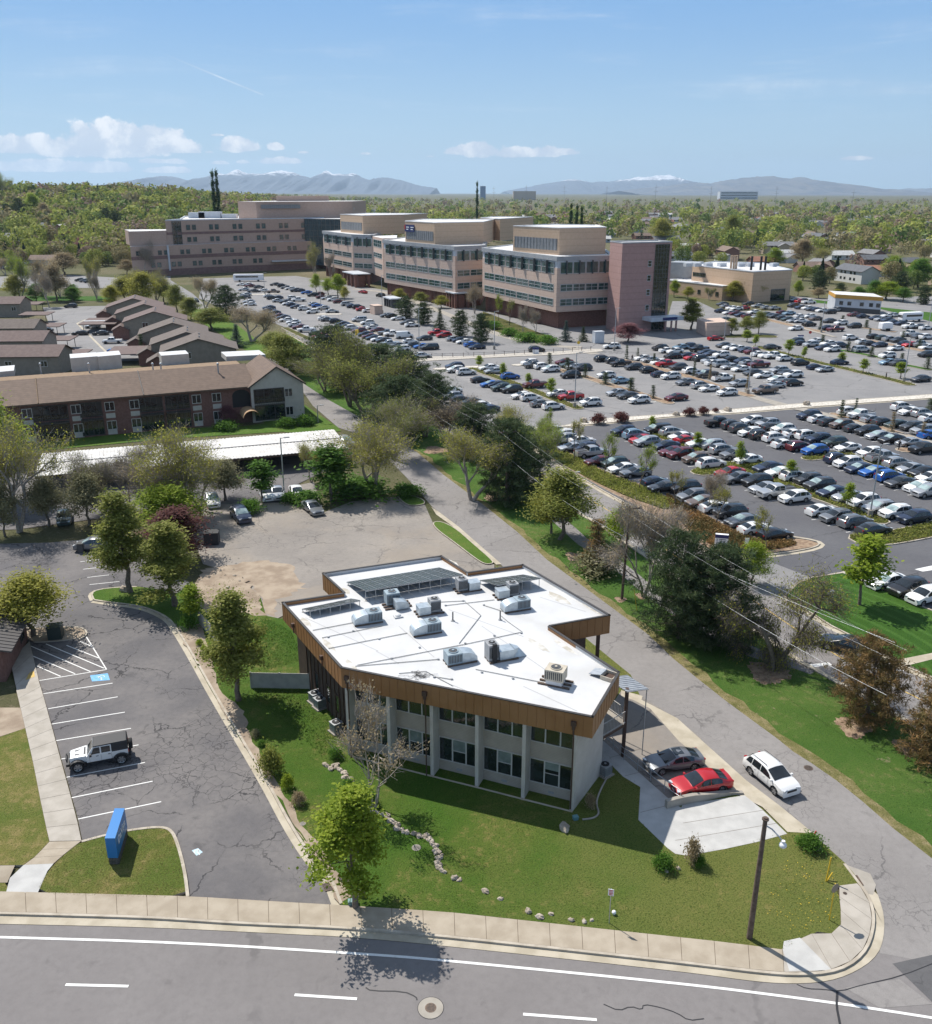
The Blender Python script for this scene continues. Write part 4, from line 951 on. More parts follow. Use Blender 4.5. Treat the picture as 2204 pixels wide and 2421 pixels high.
ps=[V((pa.x,372)),V((pb2.x,352))];t_=(ps[1]-ps[0]).normalized();no2=Vector((t_.y,-t_.x,0));c=ps[0]+t_*4.2+no2*.25
b=MB();b.box((c.x,c.y,26.8),(7.6,.3,2.6),atan2(t_.y,t_.x));b.build('roof_sign',M['signb'],T2)
b=MB();c2=ps[0]+t_*.7+no2*.45;b.box((c2.x,c2.y,27.2),(.7,.1,1.6),atan2(t_.y,t_.x));b.build('sign_emblem',M['red'],T2)
b=MB()
for u,w_,z in((2.6,2.4,27.2),(2.4,1.6,26.4),(6.3,2.4,27.2),(6.0,1.7,26.4)):
 c2=ps[0]+t_*(u+.3)+no2*.43;b.box((c2.x,c2.y,z),(w_,.06,.32),atan2(t_.y,t_.x))
b.build('sign_lettering',M['letter'],T2)
T3,f3=medical('farthest medical wing beside the blue glass link',(-52.5,437),(-72,477),(-42.5,430),30,21.5,5.0,3,2,HG)
prism(T3,'wall',[(-42.6,430.5),(-36,409),(-30,412),(-32,440)],4.5,21.2,M['pan'],M['flat'])
facade(T3,(-42.6,430.5),(-36,409),[(8,10,2,2,.1,.9,2),(12.5,14.5,2,2,.1,.9,2),(17,20,2,2,.1,.9,2)],21)
pa=at(*PH((315,180))[0],470);pb2=at(*PH((510,190))[0],446)
penthouse(T3,[(pa.x,470),(pb2.x,446),(at(*PH((868,175))[0],462).x,462),(-20,490),(-50,500)],21,29.6)
T4=thing('hospital_block','long tan brick hospital block with paired windows and a plum band, at the left','building',(0,0,0),0,HG)
lo_=[(-166.5,470),(-165,464),(-150.3,475.6),(-126.5,493.8),(-103.9,506.8),(-82,520)]
bk=[(-60,560),(-110,590),(-165,560),(-168,500)]
prism(T4,'base_wall',lo_+bk,-.5,3.2,M['band']);prism(T4,'lower_wall',offset([V(p)for p in lo_+bk],-.1,True),3.2,14.8,M['ltbrick'],M['flat'])
ban=offset([V(p)for p in lo_+bk],-.2,True);prism(T4,'band',ban,8.2,9.9,M['band'])
up=[V(p)+Vector((-.8,3.2,0))for p in lo_[2:]]+[V(p)for p in bk[:-1]]+[Vector((-150,500,0))]
prism(T4,'upper_wall',up,14.8,26.4,M['ltbrick'],M['flat']);ub=offset(up,-.12,True);prism(T4,'band',ub,19.6,20.8,M['band'])
sh=[V(p)+Vector((-.8,2.2,0))for p in lo_[:3]]+[Vector((-150,495,0)),Vector((-176,490,0))];prism(T4,'shoulder_wall',sh,14.8,21.8,M['ltbrick'],M['flat'])
curb(T4,up,26.4,.5,M['alumw'],'parapet',.6,.1)
def pairs(P,z0,z1,n_,s0=.05,s1=.97,w_=1.9):
 R_=resample(P,200)
 for k in range(n_):
  s=s0+(s1-s0)*k/max(1,n_-1);i_=min(198,int(s*200));c=R_[i_];t_=(R_[i_+1]-R_[i_]).normalized();no_=Vector((t_.y,-t_.x,0))
  for e in(-1.55,1.55):window(T4,c+t_*(e-w_/2)+no_*.12,c+t_*(e+w_/2)+no_*.12,z0,z1,1,2,.16,.1,glass='gteal',frame='mull')
lowP=[V(p)for p in lo_[1:]];pairs(lowP,10.3,12.4,9);pairs(lowP,4.4,6.6,6,.12,.66);upP=up[:4];pairs(upP,21.8,24.2,6,.16,.93);pairs(upP,16.0,18.2,6,.16,.93)
c=upP[0].lerp(upP[1],.18);t_=(upP[1]-upP[0]).normalized();window(T4,c-t_*2.2,c+t_*2.4,15.0,26.0,2,6,.2,.25,glass='gdark',frame='mull',name='stair_window')
b=MB();c=V(lo_[2]).lerp(V(lo_[3]),.0)+Vector((.3,-.5,0));b.box((c.x,c.y,8.6),(.9,.5,12.2),.6);b.build('white_pilaster',M['alumw'],T4)
q0,q1,q2=at(*K6((690,232))[0],520),at(*K6((808,232))[0],512),at(*K6((1120,228))[0],522)
prism(T4,'penthouse',[(q0.x,522),(q1.x,512),(q2.x,524),(at(*K6((1400,228))[0],540).x,540),(-60,575),(-110,570)],26,35.2,M['ltbrick'],M['flat'])
prism(T4,'penthouse',[(at(*K6((930,150))[0],540).x,540),(at(*K6((1045,150))[0],545).x,545),(-80,560),(-98,560)],35,38,M['ltbrick'],M['flat'])
b=MB();p0,p1=at(*K6((832,180))[0],513),at(*K6((1075,180))[0],522);c=(V(p0)+V(p1))/2;t_=(V(p1)-V(p0)).normalized();no_=Vector((t_.y,-t_.x,0));c+=no_*.6
b.box((c.x,c.y,32.6),((V(p1)-V(p0)).length,.4,1.9),atan2(t_.y,t_.x));b.build('louvre',M['louvre'],T4)
g0,g1=V((-88,519.5)),V((-54,508));prism(T4,'glass_link',[g0,g1,g1+Vector((0,20,0)),g0+Vector((0,20,0))],2,26.4,M['gblue'],M['flat'])
window(T4,g0+Vector((0,-.05,0)),g1+Vector((0,-.05,0)),2.2,26.2,14,8,.2,.1,glass='gblue',frame='mull',name='curtain_wall')
for x,y,w_,h_2 in((440,220,9,3),(520,222,12,3.4),(640,228,8,2.2)):
 p=at(*K6((x,y))[0],530);b=MB();b.box((p.x,530,26.4+h_2/2),(w_,5,h_2));b.build('plant_screen',M['alumw'],T4)
p=at(*K6((1385,165))[0],545);b=MB();b.ball((p.x,544,p.z),2.4,0,14,8,(1,.35,1));b.tube([(p.x,545,p.z-1),(p.x,545.5,33)],.3,6);b.build('dish',M['alumw'],T4)
b=MB();w0,w1=V(lo_[4])+Vector((0,-3,0)),V(lo_[5])+Vector((0,-3,0));b.slab([w0,w1,w1+Vector((-1,3,0)),w0+Vector((-1,3,0))],4.6,5.3,0,0,True);b.build('entrance_canopy',M['alumw'],T4)
def kiosk(cx_,cy_,w_,d_,h_2,label,name='entrance_pavilion',m='redb'):
 T=thing(name,label,'pavilion',(cx_,cy_,0),radians(-65));b=MB()
 for k in range(4):
  for s in(-1,1):b.box((-w_/2+w_*k/3,s*d_/2,h_2/2),(.9,.9,h_2))
 b.build('pillar',M[m],T);b=MB();b.box((0,0,h_2+.2),(w_+1.4,d_+1.6,.4));b.build('roof',M['alumw'],T);b=MB();b.box((0,0,h_2*.45),(w_*.9,d_*.5,h_2*.9));b.build('wall',M[m],T)
p=G(*PH((440,655))[0]);kiosk(p.x,p.y+6,16,6,5.5,'red brick entrance court with pale flat roof between the wings')
p=G(*PH((1330,840))[0]);kiosk(p.x,p.y+4,7,5,5.2,'brick entrance porch with white frame at the gap between two wings')
p=G(*PH((765,825))[0]);kiosk(p.x,p.y,7,3,3.0,'bus shelter with grey flat roof by the loading lane','shelter','dgrey')
T5=thing('service_building','plain tan service building with roof flues and dark garage door','building')
sb_=[(93.9,389),(109.2,355.5),(127,364.8),(127,402),(108,410)]
prism(T5,'wall',sb_,-.1,11.3,M['pan2'],M['flat']);curb(T5,sb_,11.3,.35,M['alumw'],'coping',.5,.1)
an=[(82,392),(100.0,362.8),(107,366),(96,390),(92,396)];prism(T5,'annex_wall',an,-.1,5.3,M['pan2'],M['flat']);curb(T5,an,5.3,.3,M['alumw'],'coping',.5,.1)
a2,b2=V(sb_[1]),V(sb_[2]);window(T5,a2.lerp(b2,.5),a2.lerp(b2,.87),.1,4.4,1,1,.2,.05,glass='gdark',frame='mull',name='garage_door')
a2,b2=V(sb_[0]),V(sb_[1]);window(T5,a2.lerp(b2,.02),a2.lerp(b2,.24),7.2,8.7,4,1,.15,.05,glass='gdark',frame='mull')
for s in(.2,.5,.62,.8,.9):a3,b3=V(an[0]),V(an[1]);window(T5,a3.lerp(b3,s),a3.lerp(b3,s)+(b3-a3).normalized()*1.5,1.4,3.0,1,1,.12,.05,glass='gdark',frame='mull')
for x,y,m_ in((523,530,'pan2'),(541,530,'pan2'),(557,530,'pan2'),(655,545,'dark'),(716,550,'dark'),(745,550,'dark')):
 p=at(*PX((x,y))[0],372 if m_=='pan2' else 366);b=MB();b.tube([(p.x,p.y,11),(p.x,p.y,16.5)],.45,8);b.build('flue',M[m_],T5)
b=MB()
for k,(x,y)in enumerate(((370,560),(460,562),(580,568),(640,572),(800,575),(300,530),(240,545))):
 p=at(*PX((x,y))[0],384);b.box((p.x,384,12),(3,2.4,1.4),.3)
b.build('roof_plant',M['alumw'],T5)
b=MB();p=at(*PX((230,640))[0],398);b.box((p.x,400,6),(12,10,12),-.5);b.build('cooling_plant',M['alum'],T5)
p0=G(*P4((975,55))[0]);q0=G(*P4((1060,95))[0]);r0=G(*P4((1270,85))[0])
o=MB().slab([q0,r0,r0+(p0-q0),p0],-.1,4.0,0,0).build('utility_enclosure',[M['pan']]);tag(o,'windowless tan block enclosure beside the end tower','enclosure')
T6=thing('modular_clinic','white modular office with orange eaves band at the edge of the far lot','building');A6,B6=G(*P6((990,165))[0]),G(*P6((1385,195))[0]);nb=Vector((2,12,0))
prism(T6,'wall',[A6,B6,B6+nb,A6+nb],0,4.6,M['alumw']);MB().slab([A6+Vector((-.3,-.3,0)),B6+Vector((.3,-.3,0)),B6+nb,A6+nb],4.6,5.9,1,0).build('roof',[mat('ochre_band',(.55,.30,.06),.6),M['flat']],T6)
prism(T6,'skirt',[A6+Vector((0,-.1,0)),B6+Vector((0,-.1,0)),B6+Vector((0,.2,0)),A6+Vector((0,.2,0))],0,1.6,M['dgrey'])
for s in(.1,.28,.55,.75,.9):window(T6,A6.lerp(B6,s),A6.lerp(B6,s)+(B6-A6).normalized()*1.2,2.4,3.6,1,1,.1,.05,frame='mull')
# ---- apartments: long brown-shingled block
M['shing']=sided('brown_shingle',(.125,.082,.058),(.165,.11,.078),.22);M['shing2']=mat('tan_gravel_roof',(.22,.15,.095),.95,color2=(.27,.19,.12),scale=1.5)
M['mauve']=mat('mauve_shingle',(.125,.088,.08),.9,color2=(.155,.112,.10),scale=1.2);M['mauve2']=mat('grey_brown_shingle',(.115,.092,.08),.9,color2=(.145,.118,.102),scale=1.2)
M['aptbr']=mat('dark_red_brick',(.165,.082,.064),.9,color2=(.21,.112,.09),scale=3);M['cream']=sided('cream_siding',(.50,.47,.42),(.56,.53,.48),.2);M['beige']=sided('beige_siding',(.25,.215,.175),(.30,.26,.215),.25)
AP=thing('apartment_block','long two storey brick apartment block with brown shingle roof','building')
e0,e1=Vector((-88,141.7,0)),Vector((-38.5,163.6,0));ta_=(e1-e0).normalized();na=Vector((-ta_.y,ta_.x,0));LA=(e1-e0).length;EH,RH=6.7,9.6
wf0,wf1=e0+na*.8,e1+na*.8
prism(AP,'wall',[wf0,wf1,wf1+na*14,wf0+na*14],-.1,EH+.05,M['aptbr'])
b=MB();up_=Vector((0,0,1))
rg0,rg1=e0+na*7.6+up_*RH,e1+na*7.6+up_*RH
b.add([e0+up_*EH,e1+up_*EH,rg1,rg0],[(0,1,2,3)],0);b.add([rg0,rg1,e1+na*9+up_*(RH-.9),e0+na*9+up_*(RH-.9)],[(0,1,2,3)],0)
b.add([e0+na*9+up_*(RH-.9),e1+na*9+up_*(RH-.9),e1+na*17+up_*(RH-1.0),e0+na*17+up_*(RH-1.0)],[(0,1,2,3)],1)
b.add([e0+up_*(EH-.25),e1+up_*(EH-.25),e1+up_*EH,e0+up_*EH],[(0,1,2,3)],0)
b.build('roof',[M['shing'],M['shing2']],AP)
for s in(.335,.645):
 q=MB();A2=e0.lerp(e1,s);q.tube([A2+up_*(EH+.06),A2+na*7.6+up_*(RH+.06)],.09,4);q.build('roof_rib',M['trim']if s>.5 else M['shing2'],AP)
g1,g2=Vector((-39.2,163.2,0)),Vector((-30.3,167.1,0));gm=g1.lerp(g2,.5);nd=na
b=MB();b.add([g1-up_*.1,g2-up_*.1,g2+up_*6.75,gm+up_*10.0,g1+up_*6.75],[(0,1,2,3,4)],0);b.add([g2-up_*.1,g2+nd*14-up_*.1,g2+nd*14+up_*6.75,g2+up_*6.75],[(0,1,2,3)],0);b.build('gable_wall',M['cream'],AP)
b=MB();ov=-nd*.5
b.add([g1+ov+up_*6.6-ta_*.5,gm+ov+up_*10.1,gm+nd*14+up_*10.1,g1+nd*14+up_*6.6-ta_*.5],[(0,1,2,3)],0);b.add([gm+ov+up_*10.1,g2+ov+up_*6.55+ta_*.5,g2+nd*14+up_*6.55+ta_*.5,gm+nd*14+up_*10.1],[(0,1,2,3)],0)
b.add([g1+ov+up_*6.3-ta_*.5,gm+ov+up_*9.8,gm+ov+up_*10.1,g1+ov+up_*6.6-ta_*.5],[(0,1,2,3)],1);b.add([gm+ov+up_*9.8,g2+ov+up_*6.25+ta_*.5,g2+ov+up_*6.55+ta_*.5,gm+ov+up_*10.1],[(0,1,2,3)],1)
b.build('gable_roof',[M['shing'],M['trim']],AP)
q0,q1=g1.lerp(g2,.06)-nd*.02,g1.lerp(g2,.62)-nd*.02
for z0,z1 in((.3,3.0),(3.5,6.0)):window(AP,q0,q1,z0,z1,3,1,.14,.05,frame='trim',name='balcony_door')
for z0,z1 in((.8,2.4),(4.3,5.8)):window(AP,g1.lerp(g2,.64)-nd*.02,g1.lerp(g2,.78)-nd*.02,z0,z1,2,1,.1,.05)
def rail(parent,a,b_,z,h=1.0,m='trim',name='balcony_railing',k=14):
 q=MB();q.tube([a+up_*(z+h),b_+up_*(z+h)],.05,4);q.tube([a+up_*(z+.08),b_+up_*(z+.08)],.05,4)
 for s in range(k+1):p=a.lerp(b_,s/k);q.tube([p+up_*z,p+up_*(z+h)],.025,4,cap=False)
 q.build(name,M[m],parent)
rail(AP,q0-nd*.5,q1-nd*.5,3.2)
ar=wf0.lerp(wf1,.955)-na*.05;b=MB();pr=[(-1.6,2.9)]+[(-1.6*cos(pi*k/10),5.0+1.1*sin(pi*k/10))for k in range(11)]+[(1.6,2.9)]
b.add([ar+ta_*u+up_*z for u,z in pr],[tuple(range(len(pr)))],0);b.build('arch',M['dark'],AP)
b=MB();n_=10;A2=ar+ta_*.9-na*.1
vs=[A2+ta_*(1.5*cos(pi*k/n_))+up_*(1.7+1.3*sin(pi*k/n_))-na*y for y in(0,4.2)for k in range(n_+1)]
b.add(vs,[(k,k+1,n_+2+k,n_+1+k)for k in range(n_)],0,True);b.build('awning',mat('tan_canvas',(.36,.235,.13),.8),AP)
def bay(u,z):return wf0.lerp(wf1,u)-na*z
for u in(.285,.425,.525,.60,.795,.86,.20,.13):
 for z0 in(1.0,4.3):window(AP,bay(u,.02),bay(u+.028,.02),z0,z0+1.5,2,1,.09,.05)
 for z0 in(.1,3.0):q=MB();q.slab([bay(u,.03),bay(u+.028,.03),bay(u+.028,-.05),bay(u,-.05)],z0,z0+.85,0,0,True);q.build('spandrel_panel',M['cream'],AP)
for u0,u1 in((.45,.515),(.315,.415),(.63,.70),(.71,.785),(.03,.11)):
 for z0,z1 in((.3,2.8),(3.6,6.0)):window(AP,bay(u0,.02),bay(u1,.02),z0,z1,4,1,.12,.04,frame='trim',name='balcony_door')
 q=MB();q.slab([bay(u0,1.3),bay(u1,1.3),bay(u1,0),bay(u0,0)],3.05,3.25,0,0,True);q.build('balcony',M['trim'],AP)
 rail(AP,bay(u0,1.25),bay(u1,1.25),3.25)
for x0,x1,y0,y1,hh,dd in((425,585,580,498,2.6,5),(585,722,575,492,2.6,5),(953,1115,545,472,2.0,4.5),(1330,1560,520,455,1.0,6),(-60,90,612,535,1.0,6)):
 Y=168+((x0+x1)/2-500)/100*1.2;pl,pr_=at(*K5((x0,y0))[0],Y),at(*K5((x1,y0))[0],Y+2.2);z0=RH-1.2
 q=MB();A2,B2_=Vector((pl.x,Y,0)),Vector((pr_.x,Y+2.2,0));q.slab([A2,B2_,B2_+na*dd,A2+na*dd],z0,z0+hh,1,0);q.build('roof_box',[M['cream'],M['roofw']],AP)
for x,y in((245,590),(895,530),(1275,510),(525,570),(940,510)):
 p=at(*K5((x,y))[0],166);q=MB();q.tube([(p.x,166,RH-1.5),(p.x,166,RH+.6)],.14,6);q.ball((p.x,166,RH+.7),.25,0,8,5);q.build('roof_vent',M['steel'],AP)
h1=e0.lerp(e1,-.02);b=MB();L1,L2,Lm=h1-ta_*9-na*1,h1+ta_*5.5-na*1.2,h1-ta_*2-na*1
b.add([L1,L2,L2+up_*6.2,Lm+up_*10,L1+up_*6.2],[(0,1,2,3,4)],0);b.add([L2+up_*6.1+ta_*.5-na*.4,Lm+up_*10.1-na*.4,Lm+na*10+up_*10.1,L2+na*10+up_*6.1+ta_*.5],[(0,1,2,3)],1);b.build('gable_wall',[M['cream'],M['shing']],AP)
CPT=thing('carport','long white corrugated carport roof in front of the apartments','carport')
c0,c1=Vector((-60.0,120.8,0)),Vector((-18.0,135.6,0));tc=(c1-c0).normalized();nc=Vector((-tc.y,tc.x,0));LC=(c1-c0).length
b=MB();nr_=84;dd=11.8;nd_=8
for k in range(nr_):
 for s,m_ in((0,0),(1,0)):
  a3,b3=c0+tc*(LC*(k+s*.5)/nr_),c0+tc*(LC*(k+s*.5+.5)/nr_);z=2.62+(.0 if s else.05)
  b.hexa([a3+up_*z,b3+up_*z,b3+nc*dd+up_*(z+.18),a3+nc*dd+up_*(z+.18)],[a3+up_*(z+.05),b3+up_*(z+.05),b3+nc*dd+up_*(z+.23),a3+nc*dd+up_*(z+.23)])
b.build('roof',mat('white_corrugated',(.64,.63,.61),.6,color2=(.52,.50,.47),scale=.8),CPT)
q=MB();q.hexa([c0+nc*6.0+up_*2.8,c1+nc*6.0+up_*2.8,c1+nc*6.25+up_*2.8,c0+nc*6.25+up_*2.8],[c0+nc*6.0+up_*2.86,c1+nc*6.0+up_*2.86,c1+nc*6.25+up_*2.86,c0+nc*6.25+up_*2.86]);q.build('roof_gutter',M['dgrey'],CPT)
q=MB();q.hexa([c0+up_*2.35-nc*.05,c1+up_*2.35-nc*.05,c1+up_*2.35+nc*.1,c0+up_*2.35+nc*.1],[c0+up_*2.62-nc*.05,c1+up_*2.62-nc*.05,c1+up_*2.62+nc*.1,c0+up_*2.62+nc*.1]);q.build('beam',M['browns'],CPT)
for k in range(9):
 for v in(2.5,9.5):p=c0+tc*(LC*(k+.3)/8.6)+nc*v;q=MB();q.tube([p,p+up_*2.6],.07,6);q.build('post',M['browns'],CPT)
q=MB();q.slab([c0+nc*(dd-.3)+tc*1,c1+nc*(dd-.3)-tc*1,c1+nc*dd-tc*1,c0+nc*dd+tc*1],0,2.3,0,0);q.build('back_wall',M['browns'],CPT)
def gable(T,c,w_,d_,eh,rh,rz,wm,rm,over=.5,name='roof'):
 """gable block, ridge along local x"""
 cr,sr=cos(rz),sin(rz);P=lambda x,y,z:Vector((c[0]+x*cr-y*sr,c[1]+x*sr+y*cr,z))
 b=MB();b.slab([P(-w_/2,-d_/2,0),P(w_/2,-d_/2,0),P(w_/2,d_/2,0),P(-w_/2,d_/2,0)],-.1,eh,0,0)
 for s in(-1,1):b.add([P(s*w_/2,-d_/2,eh),P(s*w_/2,d_/2,eh),P(s*w_/2,0,rh)],[(0,1,2)],0)
 b.build('wall',wm,T);r=MB();W_,D_=w_/2+over,d_/2+over;sl=(rh-eh)/(d_/2);ez=eh-over*sl
 for s in(-1,1):
  q=[P(-W_,s*D_,ez),P(W_,s*D_,ez),P(W_,0,rh),P(-W_,0,rh)];up2=Vector((0,0,.16))
  r.hexa(q,[v+up2 for v in q])
 o=r.build(name,rm,T);fix(o.data)
 return P
TH='mauve roofed town houses in the staggered row'
tow=[((785,128),'farthest mauve roofed town house at the top of the stagger'),((848,160),'second mauve town house down from the far end of the stagger'),((905,202),'town house with tan gable half way down the stagger'),((1012,266),'town house where the second stagger of roofs begins'),((1092,318),'grey roofed town house second from the near end'),((1160,356),'nearest grey roofed town house by the apartment roof')]
for k,(px,lab)in enumerate(tow):
 p=G(*K5((px[0],px[1]))[0],7.6);T=thing('town_house',lab,'house',(0,0,0),0,TH);rz=radians(-74)
 P=gable(T,(p.x,p.y),11,17,4.9,7.6,rz,M['beige'],M['mauve']if k<3 else M['mauve2'])
 gable(T,(P(3.5,-9.5,0).x,P(3.5,-9.5,0).y),5,4.4,2.8,4.0,rz,M['aptbr'],M['mauve']if k<3 else M['mauve2'],.4,'porch_roof')
 window(T,P(5.52,-3.5,0),P(5.52,-1.9,0),3.2,4.6,2,1,.1,.04);window(T,P(-3,-8.52,0),P(-1.4,-8.52,0),2.9,4.3,2,1,.1,.04)
 for u in(-2,3):q=MB();v=P(u,.3,0);q.tube([(v.x,v.y,7),(v.x,v.y,8)],.16,6);q.build('roof_vent',M['steel'],T)
for k,(px,w_,lab)in enumerate((((20,140),14,'top left mauve house, farthest of the left edge houses'),((60,275),16,'tan brown roofed house at the left edge between two carports'),((110,345),15,'low brown roofed house with two shuttered windows at the left edge'),((120,430),20,'big mauve roofed house nearest the apartment roof at the left edge'))):
 p=G(*K5(px)[0],5.5);T=thing('town_house',lab,'house',(0,0,0),0,'houses at the left edge');P=gable(T,(p.x,p.y),w_,9.5,4.4,6.2,radians(3),M['beige'],M['mauve']if k!=1 else M['mauve2'])
 for u in(-.1,.3):window(T,P(w_*u,-4.78,0),P(w_*u+1.5,-4.78,0),2.0,3.3,2,1,.1,.04)
for k,(px,lab)in enumerate((((165,165),'farthest mauve carport beside the left houses'),((215,225),'second mauve carport from the far end of the left line'),((275,292),'third mauve carport in the left line, over a dark car'),((330,370),'fourth mauve carport in the left line'),((405,452),'nearest mauve carport of the left line'),((595,270),'double mauve carport with a pale stripe in the court'),((770,440),'mauve carport next to the white pickup in the court'))):
 p=G(*K5(px)[0],2.7);T=thing('carport',lab,'carport',(p.x,p.y,0),radians(2 if k<5 else 8),'mauve carports');w_,d_=(9.5,6.5)if k<5 else(10.5,13 if k==5 else 11)
 q=MB();q.hexa([(-w_/2,-d_/2,2.4),(w_/2,-d_/2,2.4),(w_/2,d_/2,2.7),(-w_/2,d_/2,2.7)],[(-w_/2,-d_/2,2.6),(w_/2,-d_/2,2.6),(w_/2,d_/2,2.9),(-w_/2,d_/2,2.9)]);q.build('roof',M['mauve'],T)
 for sx in(-1,1):
  for sy in(-1,1):q=MB();q.tube([(sx*w_*.4,sy*d_*.4,0),(sx*w_*.4,sy*d_*.4,2.55)],.09,6);q.build('post',M['trim'],T)
 if k==5:q=MB();q.hexa([(-w_/2,-.3,2.72),(w_/2,-.3,2.72),(w_/2,.9,2.75),(-w_/2,.9,2.75)],[(-w_/2,-.3,2.78),(w_/2,-.3,2.78),(w_/2,.9,2.81),(-w_/2,.9,2.81)]);q.build('pale_stripe',M['steel'],T)
CL=thing('clinic_building','low brick clinic with dark ribbed roof cut off by the left edge','building')
k1,k2=G(*K1((45,1000))[0]),G(*K1((165,770))[0]);tk=(k2-k1).normalized();nk=Vector((-tk.y,tk.x,0))
k0=k1-tk*.5
prism(CL,'wall',[k0,k2,k2+nk*9,k0+nk*9],-.1,3.0,M['aptbr'])
b=MB()
for s in range(30):
 a3,b3=k0.lerp(k2,-.03+1.08*s/30),k0.lerp(k2,-.03+1.08*(s+1)/30)
 q=[a3-nk*.9+up_*2.75,b3-nk*.9+up_*2.75,b3+nk*6+up_*4.6,a3+nk*6+up_*4.6];b.hexa(q,[v+up_*(.10 if s%2 else.15)for v in q])
o=b.build('roof',mat('dark_ribbed_roof',(.075,.068,.066),.6),CL);fix(o.data)
window(CL,k0.lerp(k2,.70)-nk*.02,k0.lerp(k2,.86)-nk*.02,.8,2.5,2,1,.1,.04,frame='trim')
# ------------------------------------------------------------------ vehicles
def paint(name,c,rough=.28,metal=.0):
 m=mat(name,c,rough,metal);b=m.node_tree.nodes['Principled BSDF'];b.inputs['Coat Weight'].default_value=.6;b.inputs['Coat Roughness'].default_value=.08;return m
PC={'W':('white',(.74,.74,.73),0),'S':('silver',(.46,.47,.48),.5),'G':('grey',(.20,.21,.225),.4),'D':('dark grey',(.065,.068,.074),.3),'B':('black',(.014,.014,.016),0),
 'N':('navy',(.022,.034,.07),.2),'U':('blue',(.02,.12,.42),.2),'R':('red',(.42,.012,.018),.1),'M':('maroon',(.12,.014,.02),.2),'T':('brown',(.17,.125,.10),.3),
 'E':('dark green',(.04,.065,.06),.2),'L':('pale blue',(.24,.36,.46),.3)}
PAINT={k:paint('paint_'+v[0].replace(' ','_'),v[1],.3,v[2])for k,v in PC.items()}
M['cglass']=glassm('car_glass',(.010,.013,.015),.04,(.02,.026,.03));M['tyre']=mat('tyre',(.016,.016,.017),.85);M['rim']=mat('alloy_rim',(.45,.46,.47),.3,.8)
M['painted_sky']=mat('sunlit_windscreen',(.36,.46,.46),.12,color2=(.20,.27,.28),scale=1.2);M['headl']=mat('headlight',(.62,.64,.66),.12,.2);M['taill']=mat('tail_light',(.32,.012,.012),.2);M['plast']=mat('black_trim',(.022,.022,.024),.6);M['plate']=mat('number_plate',(.68,.68,.66),.5)  # first one: pale windscreen with the bright sky's reflection painted into its colour
def prof(kind):
 """stations (x, top z, roof half width share, belt?) from nose to tail, length, width, wheel radius, axle x"""
 if kind=='s':return dict(L=4.75,W=1.83,r=.325,ax=(1.43,-1.37),zb=.20,belt=.90,st=[(2.375,.58,.70),(2.33,.66,.82),(2.12,.77,.92),(1.75,.86,.96),(1.40,.93,.97),(1.20,.97,.97),(.14,1.40,.80),(-.22,1.465,.79),(-.75,1.445,.78),(-1.10,1.385,.76),(-1.92,1.07,.86),(-2.1,1.055,.90),(-2.3,1.03,.86),(-2.375,.74,.78)],gh=(5,10))
 if kind=='u':return dict(L=4.6,W=1.87,r=.36,ax=(1.42,-1.28),zb=.25,belt=1.04,st=[(2.3,.68,.72),(2.26,.80,.83),(2.05,.93,.92),(1.7,1.01,.95),(1.48,1.07,.96),(1.28,1.11,.96),(.30,1.59,.82),(-.1,1.68,.81),(-.8,1.68,.80),(-1.62,1.60,.77),(-2.14,1.14,.86),(-2.22,1.08,.88),(-2.27,.95,.88),(-2.3,.70,.80)],gh=(5,10))
 if kind=='p':return dict(L=5.6,W=1.97,r=.39,ax=(1.85,-1.75),zb=.36,belt=1.16,st=[(2.8,.85,.80),(2.76,.98,.88),(2.4,1.10,.93),(1.9,1.15,.95),(1.5,1.18,.95),(1.35,1.21,.96),(.85,1.78,.82),(.5,1.86,.82),(-.2,1.86,.82),(-.62,1.82,.82),(-.86,1.20,.97),(-.95,1.19,.97),(-2.72,1.19,.97),(-2.8,.80,.95)],gh=(5,10))
 if kind=='v':return dict(L=5.1,W=1.98,r=.35,ax=(1.6,-1.45),zb=.24,belt=1.05,st=[(2.55,.70,.78),(2.5,.82,.86),(2.25,.95,.93),(1.95,1.04,.95),(1.75,1.10,.96),(1.6,1.15,.96),(.75,1.70,.84),(.4,1.76,.84),(-1.0,1.77,.83),(-2.2,1.72,.82),(-2.46,1.15,.92),(-2.49,1.10,.93),(-2.52,1.0,.93),(-2.55,.72,.85)],gh=(5,10))
 if kind=='c':return dict(L=5.5,W=2.05,r=.36,ax=(1.85,-1.65),zb=.28,belt=1.25,st=[(2.75,.8,.8),(2.7,.95,.88),(2.5,1.1,.93),(2.3,1.2,.95),(2.15,1.26,.96),(2.0,1.32,.96),(1.35,2.0,.86),(1.1,2.12,.86),(-1.0,2.14,.86),(-2.55,2.1,.86),(-2.7,1.35,.94),(-2.72,1.2,.95),(-2.74,1.0,.95),(-2.75,.75,.9)],gh=(5,10))
